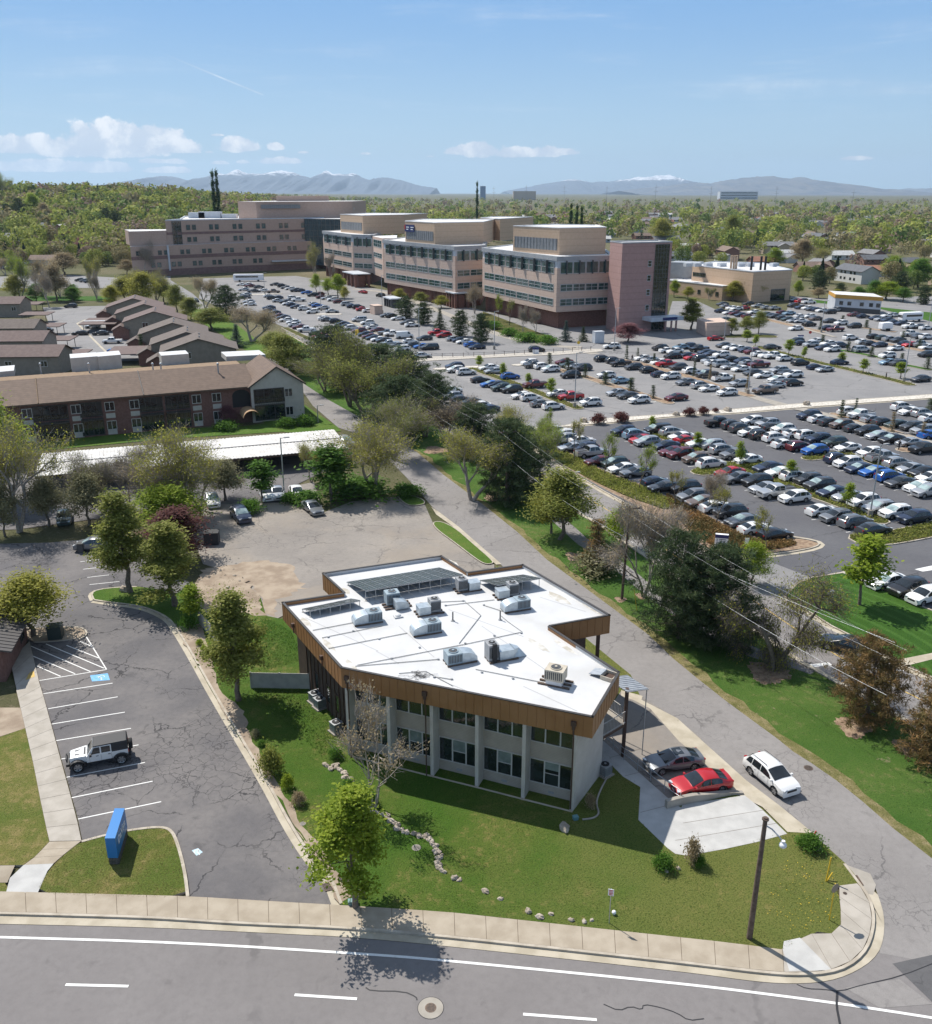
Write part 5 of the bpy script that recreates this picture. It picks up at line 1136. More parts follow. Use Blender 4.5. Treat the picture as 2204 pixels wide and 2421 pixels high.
def car_geometry(kind):
 p=prof(kind);W2=p['W']/2;zb,belt,r=p['zb'],p['belt'],p['r'];R=r*1.17
 xs={}
 for s in p['st']:xs[round(s[0],3)]=s
 pts=sorted(p['st'],key=lambda s:-s[0])
 def interp(x):
  for a,b in zip(pts,pts[1:]):
   if a[0]>=x>=b[0]:
    k=0 if a[0]==b[0]else(a[0]-x)/(a[0]-b[0]);return(x,a[1]+(b[1]-a[1])*k,a[2]+(b[2]-a[2])*k)
  return pts[-1]
 st=list(pts)
 for a in p['ax']:
  for k in range(9):
   x=a+R*cos(pi*k/8)*1.0
   if not any(abs(x-s[0])<.03 for s in st):st.append(interp(x))
 st.sort(key=lambda s:-s[0])
 g0,g1=p['st'][p['gh'][0]][0],p['st'][p['gh'][1]][0]
 half=p['L']/2
 rings=[]
 for x,zt,ws in st:
  e=max(0,(abs(x)-half*.80)/(half*.20));wb=W2*(1-.10*e*e)
  b=zb
  for a in p['ax']:
   if abs(x-a)<R:b=max(b,r+sqrt(max(0,R*R-(x-a)**2)))
  b=min(b,zt-.12)
  inside=g1<=x<=g0
  bz=min(belt,zt-.02)if not inside else min(belt,zt-.03)
  mid=max(b+.02,min(.62,bz-.06))
  rw=W2*ws*(1-.10*e*e)
  top=zt
  wr=rw if inside and zt>belt+.1 else wb*.90
  rings.append([(x,0,b),(x,wb*.90,b),(x,wb*.99,max(b+.01,min(b+.14,mid))),(x,wb,mid),(x,wb*.975,bz),(x,wr,max(bz+.008,top-.075 if zt>belt+.1 else top-.03)),(x,wr*.74,top-.005),(x,0,top+.035)])
 nr_=len(rings);K=8
 mb=MB()
 vs=[]
 for rg in rings:vs+=rg+[(x,-y,z)for x,y,z in rg[1:-1]][::-1]
 N=14
 fs=[];ms=[]
 for i in range(nr_-1):
  for j in range(N):
   a,b2,c,d=i*N+j,i*N+(j+1)%N,(i+1)*N+(j+1)%N,(i+1)*N+j
   fs.append((a,d,c,b2));ms.append(1 if j in(0,13)or j in(1,12)else 0)
 for f,m_ in zip(fs,ms):mb.add([vs[k]for k in f],[(0,1,2,3)],m_,True)
 mb.add(vs[:N],[tuple(range(N))],0);mb.add(vs[-N:],[tuple(range(N))[::-1]],0)
 me_v=mb
 def quad(a,b,c,d,ins,out):
  a,b,c,d=(Vector(v)for v in(a,b,c,d));m=(a+b+c+d)/4;n_=(b-a).cross(d-a)
  n_=n_.normalized()if n_.length>1e-9 else Vector((0,0,1));q=[]
  for v in(a,b,c,d):
   dd=m-v;q.append(v+dd.normalized()*min(ins,dd.length*.4)+n_*out)
  return q
 S_={round(rg[0][0],3):rg for rg in rings}
 key=[round(p['st'][k][0],3)for k in range(len(p['st']))]
 def R_(k):return S_[key[k]]
 res={}
 for nm,a,b in(('windscreen',R_(5),R_(6)),('rear_window',R_(10),R_(9))):
  A=[Vector((v[0],v[1]*e*.94,v[2]))for v,e in((a[5],1),(a[6],1),(a[7],1),(a[6],-1),(a[5],-1))];B=[Vector((v[0],v[1]*e*.94,v[2]))for v,e in((b[5],1),(b[6],1),(b[7],1),(b[6],-1),(b[5],-1))]
  n_=(A[0]-A[4]).cross(B[2]-A[2]).normalized();n_=n_ if n_.z>0 else-n_
  g=MB();g.add([A[k].lerp(B[k],f)+n_*(.03-.008*(f<.5))for f in(.05,.5,.95)for k in range(5)],[(r*5+k,r*5+k+1,r*5+k+6,r*5+k+5)for r in range(2)for k in range(4)],0,True);res[nm]=g
 segs={'s':[(.86,-.36),(-.43,-1.38)],'u':[(.92,-.25),(-.32,-1.2),(-1.27,-1.88)],'p':[(1.05,.28),(.18,-.58)],'v':[(1.25,.2),(.1,-1.15),(-1.25,-2.2)],'c':[(1.7,.9)]}[kind]
 sides=[]
 def side_at(x,f):
  for u,v in zip(rings,rings[1:]):
   if u[0][0]>=x>=v[0][0]:
    k=(u[0][0]-x)/max(1e-6,u[0][0]-v[0][0]);A,B=Vector(u[4]).lerp(Vector(v[4]),k),Vector(u[5]).lerp(Vector(v[5]),k);return A.lerp(B,f),B.z-A.z
 for s in(1,-1):
  for x0,x1 in segs:
   g=MB();vv=[];xs_=[x0+(x1-x0)*k/4 for k in range(5)]
   for x in xs_:
    for f in(.06,.94):
     v,hh=side_at(x,f);v0,_=side_at(x,.06)
     if f>.5 and hh<.28:v=v0+Vector((0,0,.02))
     vv.append((v.x,s*(v.y+.012),v.z))
   fs2=[(2*k,2*k+1,2*k+3,2*k+2)if s<0 else(2*k,2*k+2,2*k+3,2*k+1)for k in range(4)]
   g.add(vv,fs2,0,True);sides.append(g)
 return p,me_v,res,sides,rings
def weld(o):
 bm=bmesh.new();bm.from_mesh(o.data);bmesh.ops.remove_doubles(bm,verts=bm.verts,dist=.0008);bmesh.ops.recalc_face_normals(bm,faces=bm.faces);bm.to_mesh(o.data);bm.free()
 for p_ in o.data.polygons:p_.use_smooth=True
 o.data.set_sharp_from_angle(angle=radians(38))
def wheel_mb(r,w=.22,spokes=5,s=1):
 b=MB();rim=MB();n_=20
 prf=[(r*.68,w/2),(r*.93,w/2),(r,w*.32),(r,-w*.32),(r*.93,-w/2),(r*.55,-w/2)]
 vs=[(q*cos(2*pi*j/n_),y*s,q*sin(2*pi*j/n_))for q,y in prf for j in range(n_)]
 b.add(vs,[(i*n_+j,i*n_+(j+1)%n_,(i+1)*n_+(j+1)%n_,(i+1)*n_+j)for i in range(len(prf)-1)for j in range(n_)],0,True)
 rim.cyl((0,-.01 if s>0 else.01,0),r*.69,.0,n_,1,'y');y0=s*w*.36
 rim.v=[];rim.f=[];rim.m=[];rim.sm=[];rim.c=[]
 rim.add([(r*.69*cos(2*pi*j/n_),s*w*.20,r*.69*sin(2*pi*j/n_))for j in range(n_)],[tuple(range(n_))],1)
 rim.add([(q*cos(2*pi*j/n_),y*s,q*sin(2*pi*j/n_))for q,y in((r*.70,w*.5),(r*.62,w*.44))for j in range(n_)],[(j,(j+1)%n_,n_+(j+1)%n_,n_+j)for j in range(n_)],0)
 for k in range(spokes):
  a=2*pi*k/spokes
  q=[(r*.10,-.075),(r*.64,-.055),(r*.64,.055),(r*.10,.075)]
  rim.add([(x*cos(a)-z*sin(a),s*w*.40,x*sin(a)+z*cos(a))for x,z in q],[(0,1,2,3)],0)
 rim.cyl((0,s*w*.41,0),r*.16,.01*s,10,0,'y')
 return b,rim
def lamp(b,x,y,z,w,h,d,m=0,tilt=0):
 b.box((x,y,z),(d,w,h),tilt,m)
def build_car(kind,full=True):
 p,mb,gl,sides,rings=car_geometry(kind);W2=p['W']/2;hl=p['L']/2;belt=p['belt']
 b=mb
 body=b.build('parked_car',[PAINT['W'],M['plast']]);weld(body)
 ex=MB()
 zf=p['zb']
 out=[]
 for nm,g in gl.items():o=g.build(nm,M['cglass'],body);out.append(o)
 for g in sides:o=g.build('side_window',M['cglass'],body);out.append(o)
 for a in p['ax']:
  for s in(1,-1):
   t_,rm=wheel_mb(p['r'],.22,5,s)
   if full=='hero':
    e=t_.build('wheel',M['tyre'],body);e.location=(a,s*(W2-.13),p['r']);r_=rm.build('rim',[M['rim'],M['plast']],e);fix(e.data)
   else:
    k=MB();k.add(t_.v,t_.f,0,True);base=len(k.v)
    k.v+=rm.v;k.f+=[[i+base for i in f]for f in rm.f];k.m+=[1 if m==0 else 2 for m in rm.m];k.sm+=rm.sm;k.c+=rm.c
    e=k.build('wheel',[M['tyre'],M['rim'],M['plast']],body);e.location=(a,s*(W2-.13),p['r'])
 zl={'s':.66,'u':.80,'p':.95,'v':.82,'c':.95}[kind]
 for s in(1,-1):
  g=MB();lamp(g,hl*.955,s*W2*.66,zl,.40,.13,.20,0,-s*.35);g.build('headlight',M['headl'],body)
  g=MB();lamp(g,-hl*.965,s*W2*.72,{'s':.86,'u':1.0,'p':1.0,'v':1.02,'c':1.1}[kind],.34 if kind=='s' else.20,.15 if kind=='s' else.30,.14,0,s*.25);g.build('tail_light',M['taill'],body)
 g=MB();lamp(g,hl-.015,0,zl-.12 if kind!='s' else.52,W2*.95,.17,.06);g.build('grille',M['plast'],body)
 for s in(1,-1):
  x=p['st'][5][0]-.22;g=MB();g.box((x,s*(W2+.06),belt+.07),(.14,.20,.12),s*.15,0);g.build('mirror',PAINT['W'],body)
 if kind=='p':
  g=MB();g.box((-1.83,0,1.205),(1.66,W2*1.62,.035));g.build('cargo_bed',M['plast'],body)
 if kind=='u':
  g=MB()
  for s in(1,-1):g.tube([(.1,s*W2*.66,1.70),(.0,s*W2*.66,1.735),(-1.55,s*W2*.65,1.735),(-1.65,s*W2*.65,1.68)],.022,5)
  g.build('roof_rail',M['plast'],body)
 return body
def far_car(kind):
 """the same shapes as one mesh for the rows that show no detail"""
 p,mb,gl,sides,rings=car_geometry(kind);b=MB()
 b.v=list(mb.v);b.f=[list(f)for f in mb.f];b.m=list(mb.m);b.sm=list(mb.sm);b.c=list(mb.c)
 for g in list(gl.values())+sides:
  k=len(b.v);b.v+=g.v;b.f+=[[i+k for i in f]for f in g.f];b.m+=[2]*len(g.f);b.sm+=g.sm;b.c+=g.c
 for a in p['ax']:
  for s in(1,-1):b.cyl((a,s*(p['W']/2-.02),p['r']),p['r'],-.2*s,12,1,'y')
 return b
CKIND={'s':'sedan','u':'suv','p':'pickup','v':'minivan','c':'van'}
ROWS=[]
def row(name,lam,items,head=200,sc=.97):
 ROWS.append((name,lam,items,head,sc))
A_=201.0;B_=21.0
row('row beside the shrub bed',P1,'150,235Wu 205,270Wu 105,305Ws 220,312Su 380,322Ws 285,388Ss 415,395Nu 470,440Sp 545,518Ms 695,535Eu 770,585Ws 890,622Gs 1085,712Ns 1160,762Ds 1355,770Bu 1430,852Gu 1520,900Ts 1650,945Ws')
row('row beside rust groundcover',P2,'285,912Du 380,978Gs 480,1035Ws 625,1080Bs')
row('second row from the shrubs',P1,'780,238Nu 890,268Lu 955,310Rs 1000,335Su 1180,370Ns 1240,425Ms 1320,452Mu 1460,495Tu 1600,545Wu')
row('row behind the kerb island',P2,'280,606Rs 340,650Gs 490,675Bu 550,725Ss 640,762Sp 778,800Wu')
row('short row at lot entrance',P2,'990,895Ws 1100,945Gu 1242,985Gu 1385,1042Ds')
row('third row from the shrubs',P1,'1100,220Bv 1235,245Su 1320,285Ws 1375,315Rs 1490,350Ws')
row('row with young trees',P2,'145,395Su 222,430Su 312,468Gu 420,508Ws 575,568Ns 662,604Ws 775,634Wu 882,660Du 970,704Du 1072,754Ns 1190,790Ss 1310,828Wu 1430,880Su 1558,915Wu 1700,955Nu')
row('row ending at the blue suv',P2,'195,225Bp 300,245Du 365,270Du 440,300Wu 520,322Bu 630,342Wu 705,388Ws 815,408Mu 935,438Uu')
row('row with the lamp post',P2,'1110,502Nu 1187,534Wu 1280,574Ns 1390,598Us 1510,638Uu 1590,680Ds 1735,716Ws 1800,755Su')
row('fifth row, behind the blue suv',P2,'455,212Wu 570,232Su 608,255Ds 690,272Wu 780,308Ws 880,324Wu 960,352Nu 1085,374Eu 1187,414Ws 1360,458Wu 1450,492Sp 1567,534Su 1670,574Ss 1770,604Bs 1820,645Ws')
row('row along the mulch walk',P2,'890,172Nu 975,194Ws 1050,218Ds 1140,238Tu 1245,264Ds 1340,288Bu 1420,320Ss 1525,350Bs 1655,374Ss 1775,425Bp')
row('row behind the mulch walk',P2,'1195,138Wu 1290,164Wp 1375,194Ss 1462,214Ds 1565,234Es 1680,254Du 1765,284Su 1825,314Us')
row('row under the rock median',P2,'1605,103Wu 1668,138Ws 1765,153Su 1825,187Ws')
row('middle lot row by the trees',P3,'75,418Ss 160,475Ss 240,484Ws 320,478Ws 330,535Su 405,565Ds 490,588Es 562,618Ws 640,645Ns')
row('left middle lot row',P3,'350,280Nu 358,308Wu 447,328Wu 575,393Bs 660,430Us 718,434Ns 755,465Eu 845,480Bu 935,532Ws 1012,550Wu 1105,600Gs 1205,624Wu')
row('second middle lot row',P3,'645,288Ws 690,318Ss 830,364Uu 1048,440Mp 1245,513Ws 1358,543Rp 1528,594Wu')
row('third middle lot row',P3,'1000,247Wu 1042,268Dp 1117,278Wu 1182,304Wu 1355,354Bu 1300,238Ms 1340,262Es 1392,278Ss 1460,292Du')
row('row below the hospital corner',P4,'195,428Wu 332,474Ls 290,578Ss 385,604Ds 482,643Wu 805,622Ms')
row('black car row below the hospital',P4,'170,288Bu 265,302Du 322,328Bp 437,358Du 567,384Bu 670,418Ns 757,438Wu 892,488Gs 1017,518Su 1090,543Ws 1245,578Wu')
row('middle mulch strip row',P4,'515,278Ws 572,293Ss 660,314Ws 722,333Rp 822,358Du 937,392Wu 1070,424Dp 1212,454Wp 1352,502Su 1577,562Tp')
row('row nearest the entrance',P4,'665,192Bu 727,212Ws 792,218Ws 772,263Bu 892,254Ns 945,274Rs 1022,284Du 1092,302Su 1130,323Ws 1205,333Sv 1270,354Ss 1367,373Ws 1470,404Ds 1562,428Ws 1680,464Ws 1667,514Ss')
row('row facing the canopy',P4,'845,183Ls 912,178Nu 1002,203Bp 1062,228Ns 1112,243Ns 1195,253Wu 1300,288Bs 1380,308Nu 1432,323Ss 1522,338Mp 1697,388Su 1762,408Ds 1820,424Wu 1818,494Bu')
row('long groundcover strip row',P4,'1222,168Ds 1277,183Ws 1342,193Ws 1412,208Ns 1462,223Mu 1525,243Ws 1592,256Ws 1652,263Wp 1747,283Wu')
row('cars on the hospital drive',P4,'245,178Wu',B_+170);row('cars by the tan enclosure',P4,'1145,108Rs 1640,183Ds',15)
row('cars by the rock median with the fence',P3,'1060,133Bu 70,183Ss',10)
row('right end of the long strip',P6,'700,608Bu 832,643Ns 912,663Ss 1040,603Ns')
row('right far lot near lamp posts',P6,'1450,548Wu 1457,603Ls 1542,613Du 1740,748Ds 1225,498Sv 1522,483Ws 1787,538Bu')
row('far lot left of the lamp',P6,'977,493Wu 897,478Ns 1050,458Nu 942,442Ws 842,418Ws 790,453Su 712,438Ns 667,423Bu')
row('far lot by the mulch strips',P6,'662,313Ws 777,278Bu 950,248Ds 1052,268Wu 1167,293Bu 925,308Ns 1002,323Mp 1132,395Wu 1242,428Ws 1302,438Ds 1385,453Ns')
row('far lot at the right edge',P6,'1342,383Bs 1412,393Es 1472,403Ss 1542,413Ds 1612,443Ns 1647,453Rs 1642,362Wp 1722,382Ds 1787,388Wu 1732,453Sp 1792,473Ws')
row('far lot by the shuttle bus',P6,'1647,297Wp 1730,297Ds 1787,308Ws 1492,262Ns 1572,268Ns 1352,223Ns 1395,233Ss 1452,242Ns 1450,203Ws 1517,198Ss 1162,193Ms 1242,208Ns')
row('far lot by the white clinic',P6,'957,172Bu 887,158Ws 847,152Ns 800,147Ds 765,137Ws 705,132Ns 642,118Bu 702,83Ru 772,88Wp 1012,153Su 660,72Ns 730,72Ds')
row('lot beside the service building',P6,'20,163Ns 87,178Ws 142,183Ms 192,198Ns 252,208Ms 302,172Ws 332,215Ss 402,192Es 447,203Ns 482,208Ds 547,223Ds 592,233Es 642,248Ss 692,248Ws 552,178Ms 602,183Ls 702,208Ws 782,208Ws 832,228Ts 62,123Ss 112,138Ws 152,143Ws 212,138Rs 32,103Ds 332,118Ss 412,133Ss 482,138Ss 252,98Ds 52,238Es 17,278Ds')
row('row beside hospital road shrubs',P5,'170,232Ss 165,258Ds 202,303Ss 212,328Ws 400,362Ns 407,388Ns 452,412Ds 492,443Ms 542,458Ns 572,483Ws 642,503Ws 662,533Ws 702,553Ms 772,583Wp 867,613Ds 902,643Rs 932,662Ws 992,668Mp 1057,724Nu 1132,754Wu')
row('cars on the hospital road',P5,'1187,834Bv',-35)
row('second far left row',P5,'402,248Ws 432,268Bu 482,263Ns 492,293Ss 562,303Ds 592,323Ws 632,333Ns 672,353Ns 747,373Wu 832,403Wu')
row('third far left row',P5,'637,268Wu 692,288Wp 847,328Ss 882,342Us 932,363Ss 1022,398Ss')
row('row under the far brick block',P5,'130,133Ws 190,133Ws 212,148Ms 152,183Ss 242,198Bs 342,193Ws 442,208Tp 302,158Ds')
row('row along hospital lawn',P5,'460,133Ds 532,148Bu 567,163Gs 612,173Ws 662,193Bu 702,193Ns 772,213Us 832,238Bu 892,233Mu 922,258Ms 972,268Ss 1032,283Wu 1092,303Ms 1167,328Su 1227,348Ns 1282,358Bu 1322,378Rs 1387,393Ws 1562,438Gs 1622,443Bs 1672,468Ws 1762,508Gs 1812,533Ws')
row('hospital front road',P5,'1327,208Rs 1502,243Bu',130)
row('row before the concrete strip',P5,'952,468Ws 977,478Gs 1062,498Bu 1122,523Ns 1162,543Ns 1222,563Wu 1292,593Mu 1352,623Ns 1392,643Ms 1432,658Ns 1482,673Ws 1532,683Ds 1592,718Sp 1662,733Gs 1712,768Wu')
row('row behind the concrete strip',P5,'1292,483Sv 1372,513Wu 1402,543Gs 1432,558Ws 1472,583Ms 1562,613Gp 1622,623Wp 1732,643Wc 1792,693Ws 1812,728Ds')
row('row under the round dark trees',P3,'132,113Bv 62,103Us 87,33Bs 342,38Ss 392,48Ns 432,63Ws 502,88Us 542,108Ns')
row('row with red cars under the round trees',K7,'612,563Rp 642,573Ru')
row('row beside the mown lawn',K10,'1615,1062Ws 1720,1095Bu 1805,1135Wu',205)
row('cars on the yellow lined road',K10,'1422,1368Bs',145)
row('apartment cars before the carport',K5,'1245,1318Ws 1560,1280Ws 1625,1275Ss 1740,1270Ws 375,1418Es',-70)
row('cars at the back of the dusty lot',K5,'1410,1408Nu 1832,1362Gs',-62)
row('cars by the driveway bins',K5,'552,1582Gu',185)
row('court cars by the mauve carports',K5,'660,388Wp 680,438Us 415,182Bu 590,340Ds 545,300Ss 265,325Ds 470,340Bs',190)
row('cars on the curving road',K5,'1145,148Ns',120)
row('cars by the gable end',P7,'48,478Ss',-60)
import re
protos={k:build_car(k)for k in CKIND}
LOWS={k:far_car(k)for k in CKIND}
lowme={}
for k in CKIND:
 o=LOWS[k].build('far_car',[PAINT['W'],M['plast'],M['cglass']]);weld(o);lowme[k]=o.data;bpy.data.objects.remove(o)
ALLC=[]
for name,lam,items,head,sc in ROWS:
 lst=[]
 for it in items.split():
  x,y,c,k=re.match(r'([\d.]+),([\d.]+)(\w)(\w)',it).groups()
  p=G(*lam((float(x),float(y)))[0],.62);lst.append([p.x,p.y,c,k])
 for i,q in enumerate(lst):ALLC.append(dict(x=q[0],y=q[1],c=q[2],k=q[3],row=name,i=i,lst=lst,head=head,d=hypot(q[0],q[1]),sc=sc))
ALLC.sort(key=lambda c:c['d'])
ORD=['first','second','third','fourth','fifth','sixth','seventh','eighth','ninth','tenth','eleventh','twelfth','thirteenth','fourteenth','fifteenth','sixteenth','seventeenth','eighteenth','nineteenth','twentieth','twenty-first','twenty-second','twenty-third','twenty-fourth','twenty-fifth','twenty-sixth','twenty-seventh','twenty-eighth','twenty-ninth','thirtieth']
seen={}
def desc(q):return PC[q[2]][0]+' '+CKIND[q[3]]
for c in ALLC:
 lst,i=c['lst'],c['i'];me_=desc([0,0,c['c'],c['k']])
 same=[j for j,q in enumerate(lst)if q[2]==c['c']and q[3]==c['k']]
 if len(same)==1:lab=f"{me_}, only one of its kind in the {c['row']}"
 else:
  l_=desc(lst[i-1])if i else None;r_=desc(lst[i+1])if i+1<len(lst)else None
  lab=f"{me_} between {l_} and {r_}, {c['row']}" if l_ and r_ else f"{me_} at the {'upper' if i == 0 else 'lower'} end of the {c['row']}"
 c['lab']=lab;seen[lab]=seen.get(lab,0)+1
for c in ALLC:
 if seen[c['lab']]>1 or len(c['lab'].split())>16:c['lab']=f"{desc([0, 0, c['c'], c['k']])}, {ORD[c['i']]} car from the upper end, {c['row']}"
def set_paint(o,c):
 for s in o.material_slots:
  if s.material and s.material.name.startswith('paint_'):s.link='OBJECT';s.material=PAINT[c]
r5=random.Random(5)
far_rest=[]
LOTG='cars parked in the hospital lots'
used_proto=set()
for n_,c in enumerate(ALLC):
 hd=radians(c['head']+r5.uniform(-1.5,1.5))
 if c['head']==200 and r5.random()<.36:hd+=pi
 x,y=c['x'],c['y'];sc=c['sc']*(1 if c['y']>75 else.97)
 if n_>=296:far_rest.append((x,y,hd,c['c'],c['k']));continue
 z=.012
 if c['d']<215:
  pr=protos[c['k']]
  if c['k']in used_proto:o=copy_tree(pr)
  else:o=pr;used_proto.add(c['k'])
  for q in[o]+list(o.children):
   set_paint(q,c['c'])
   if q.name.startswith('windscreen')and r5.random()<.3:q.material_slots[0].link='OBJECT';q.material_slots[0].material=M['painted_sky']
 else:
  o=bpy.data.objects.new('parked_car',lowme[c['k']]);COL.objects.link(o);set_paint(o,c['c'])
 o.location=(x,y,z);o.rotation_euler=(0,0,hd);s2=sc*r5.uniform(.97,1.03);o.scale=(s2,s2,s2*r5.uniform(.97,1.04))
 tag(o,c['lab'],'car',LOTG)
for k in list(protos):
 if k not in used_proto:
  for ch in list(protos[k].children):bpy.data.objects.remove(ch)
  bpy.data.objects.remove(protos[k])
keys=list(PC);b=MB()
for x,y,hd,c,k in far_rest:
 lo_m=LOWS[k];cr,sr=cos(hd),sin(hd);base=len(b.v)
 b.v+=[(x+vx*cr-vy*sr,y+vx*sr+vy*cr,vz+.012)for vx,vy,vz in lo_m.v];b.f+=[[i+base for i in f]for f in lo_m.f]
 b.m+=[keys.index(c)if m==0 else len(keys)+m-1 for m in lo_m.m];b.sm+=lo_m.sm;b.c+=lo_m.c
r6=random.Random(8)
for kx0,ky0,kx1,ky1,cnt in((0,750,60,760,3),(70,775,270,800,7),(0,850,330,900,9),(10,930,250,960,7),(360,960,500,990,4),(840,1060,990,1085,3),(310,800,400,810,3)):
 for j in range(cnt):
  s=(j+.5)/cnt;p=G(*PW((kx0+(kx1-kx0)*s,ky0+(ky1-ky0)*s))[0],.6);hd=radians(200+r6.uniform(-3,3));k=r6.choice('ssuu');c=r6.choice('WWSGDBNNM');lo_m=LOWS[k];cr,sr=cos(hd),sin(hd);base=len(b.v)
  b.v+=[(p.x+vx*cr-vy*sr,p.y+vx*sr+vy*cr,vz+.012)for vx,vy,vz in lo_m.v];b.f+=[[i+base for i in f]for f in lo_m.f];b.m+=[keys.index(c)if m==0 else len(keys)+m-1 for m in lo_m.m];b.sm+=lo_m.sm;b.c+=lo_m.c
o=b.build('distant_parked_cars',[PAINT[k]for k in keys]+[M['plast'],M['cglass']]);o['kind']='stuff'
b=MB()
for name,lam,items,head,sc in ROWS:
 if head!=200:continue
 lst=[c for c in ALLC if c['row']==name];lst.sort(key=lambda c:c['i'])
 for p,q in zip(lst,lst[1:]):
  dx,dy=q['x']-p['x'],q['y']-p['y'];dist=hypot(dx,dy)
  if 1.6<dist<12:
   k=max(1,round(dist/2.65))
   for s in range(k):
    u=(s+.5)/k;m_=Vector((p['x']+dx*u,p['y']+dy*u,0));a=radians(20.5);v=Vector((cos(a),sin(a),0))*2.75
    stripe(b,m_-v,m_+v,.11,.0165)
o=b.build('stall_lines',M['white']);struct(o)
# ---- the vehicles that show largest
def hero(name,kind,c,pos,hd,label,sc,extra=None,cat='car'):
 o=build_car(kind,'hero');o.name=name
 for q in[o]+list(o.children):set_paint(q,c)
 o.location=(pos.x,pos.y,pos.z);o.rotation_euler=(0,0,hd);o.scale=(sc,sc,sc);tag(o,label,cat)
 W2=prof(kind)['W']/2;hl=prof(kind)['L']/2;bl=prof(kind)['belt']
 g=MB();g.box((hl+.012,0,.45),(.02,.34,.12));g.build('number_plate',M['plate'],o);g=MB();g.box((-hl-.012,0,.62),(.02,.34,.12));g.build('number_plate',M['plate'],o)
 for s in(1,-1):
  for x in((.05,-.85)if kind=='s' else(.15,-.85)):
   g=MB();g.box((x,s*(W2*.99+.012),bl-.12),(.2,.03,.035));g.build('door_handle',PAINT[c],o)
  g=MB()
  for x in(.68,-.42,-1.22):g.tube([(x,s*(W2+.004),bl-.05),(x-.02,s*(W2+.006),.34)],.006,4)
  g.build('door_seam',M['plast'],o)
 return o
pA=lambda x,y,z=.6:G(*PA((x,y))[0],z)
z_pad=.124
def hd_of(a,b):v=pA(*a,.35)-pA(*b,.35);return atan2(v.y,v.x)
q=pA(410,330,.75);hero('parked_car','s','G',Vector((q.x,q.y,z_pad)),hd_of((110,330),(560,260))+.0,'grey blue sedan with a sunroof, farther of the two in the office pad',.90)
o=bpy.data.objects[-1]if False else None
q=pA(690,560,.75);hero('parked_car','s','R',Vector((q.x,q.y,z_pad)),hd_of((577,668),(893,612)),'bright red sedan parked beside the low curved concrete wall',.90)
q=pA(1415,470,.75);w_=hero('moving_car','u','W',Vector((q.x,q.y,.012)),hd_of((1432,612),(1198,418)),'white crossover driving down the lane past the parked red sedan',.93)
g0=[o for o in bpy.data.objects if o.get('label','').startswith('grey blue sedan')][0]
g=MB();g.box((-.25,0,1.475),(.75,.9,.02));g.build('sunroof',M['cglass'],g0)
JE=thing('offroad_car','white boxy off-road car with black roof and rear spare wheel, alone on the drive','car')
jf,jr_=G(*KK(100,1650,.2232)((372,740))[0],.4),G(*KK(100,1650,.2232)((840,650))[0],.4);jd=(jf-jr_).normalized();jn=Vector((jd.y,-jd.x,0))
jn=-jn if jn.y>0 else jn
jc=(jf+jr_)/2-jn*.85;JE.location=(jc.x,jc.y,.012);JE.rotation_euler=(0,0,atan2(jd.y,jd.x));JE.scale=(1.0,1.0,1.0)
def jb(name,mats,fn_,bev=.03):
 b=MB();fn_(b);o=b.build(name,mats,JE)
 bm=bmesh.new();bm.from_mesh(o.data);bmesh.ops.recalc_face_normals(bm,faces=bm.faces)
 if bev:bmesh.ops.bevel(bm,geom=[e for e in bm.edges if len(e.link_faces)==2 and e.calc_face_angle(0)>.5],offset=bev,segments=2,affect='EDGES',profile=.6)
 bm.to_mesh(o.data);bm.free();return o
WJ=PAINT['W']
jb('body',[WJ],lambda b:(b.hexa([(.85,-.78,.58),(.85,.78,.58),(-2.02,.78,.58),(-2.02,-.78,.58)][::-1],[(.85,-.80,1.12),(.85,.80,1.12),(-2.05,.80,1.14),(-2.05,-.80,1.14)][::-1])))
jb('bonnet',[WJ],lambda b:b.hexa([(2.0,-.58,.72),(2.0,.58,.72),(.85,.76,.66),(.85,-.76,.66)][::-1],[(1.95,-.56,1.08),(1.95,.56,1.08),(.85,.74,1.18),(.85,-.74,1.18)][::-1]),.05)
jb('bonnet_vent',[M['plast']],lambda b:(b.box((1.45,.28,1.128),(.34,.10,.03),-.15),b.box((1.45,-.28,1.128),(.34,.10,.03),.15),b.box((.95,0,1.17),(.10,.95,.03))),0)
jb('cab',[WJ],lambda b:(b.hexa([(.80,-.78,1.10),(.80,.78,1.10),(-.92,.78,1.10),(-.92,-.78,1.10)][::-1],[(.34,-.68,1.72),(.34,.68,1.72),(-.92,.68,1.75),(-.92,-.68,1.75)][::-1])),.03)
jb('hard_top',[M['plast']],lambda b:(b.hexa([(.36,-.70,1.72),(.36,.70,1.72),(-2.05,.70,1.72),(-2.05,-.70,1.72)][::-1],[(.28,-.66,1.80),(.28,.66,1.80),(-2.0,.66,1.82),(-2.0,-.66,1.82)][::-1]),b.hexa([(-.93,-.785,1.12),(-.93,.785,1.12),(-2.07,.785,1.12),(-2.07,-.785,1.12)][::-1],[(-.93,-.70,1.74),(-.93,.70,1.74),(-2.04,.70,1.74),(-2.04,-.70,1.74)][::-1])),.03)
jb('windscreen',[M['cglass']],lambda b:b.add([(.775,-.66,1.17),(.775,.66,1.17),(.385,.60,1.68),(.385,-.60,1.68)],[(0,1,2,3)]),0)
def jside(x0,x1,s,z0=1.20,z1=1.66):
 y=lambda z:s*(.78-.10*(z-1.10)/.62+.012)
 return lambda b:b.add([(x0,y(z0),z0),(x1,y(z0),z0),(x1,y(z1),z1),(x0 if x0<.3 else x0-.22,y(z1),z1)],[(0,1,2,3)])
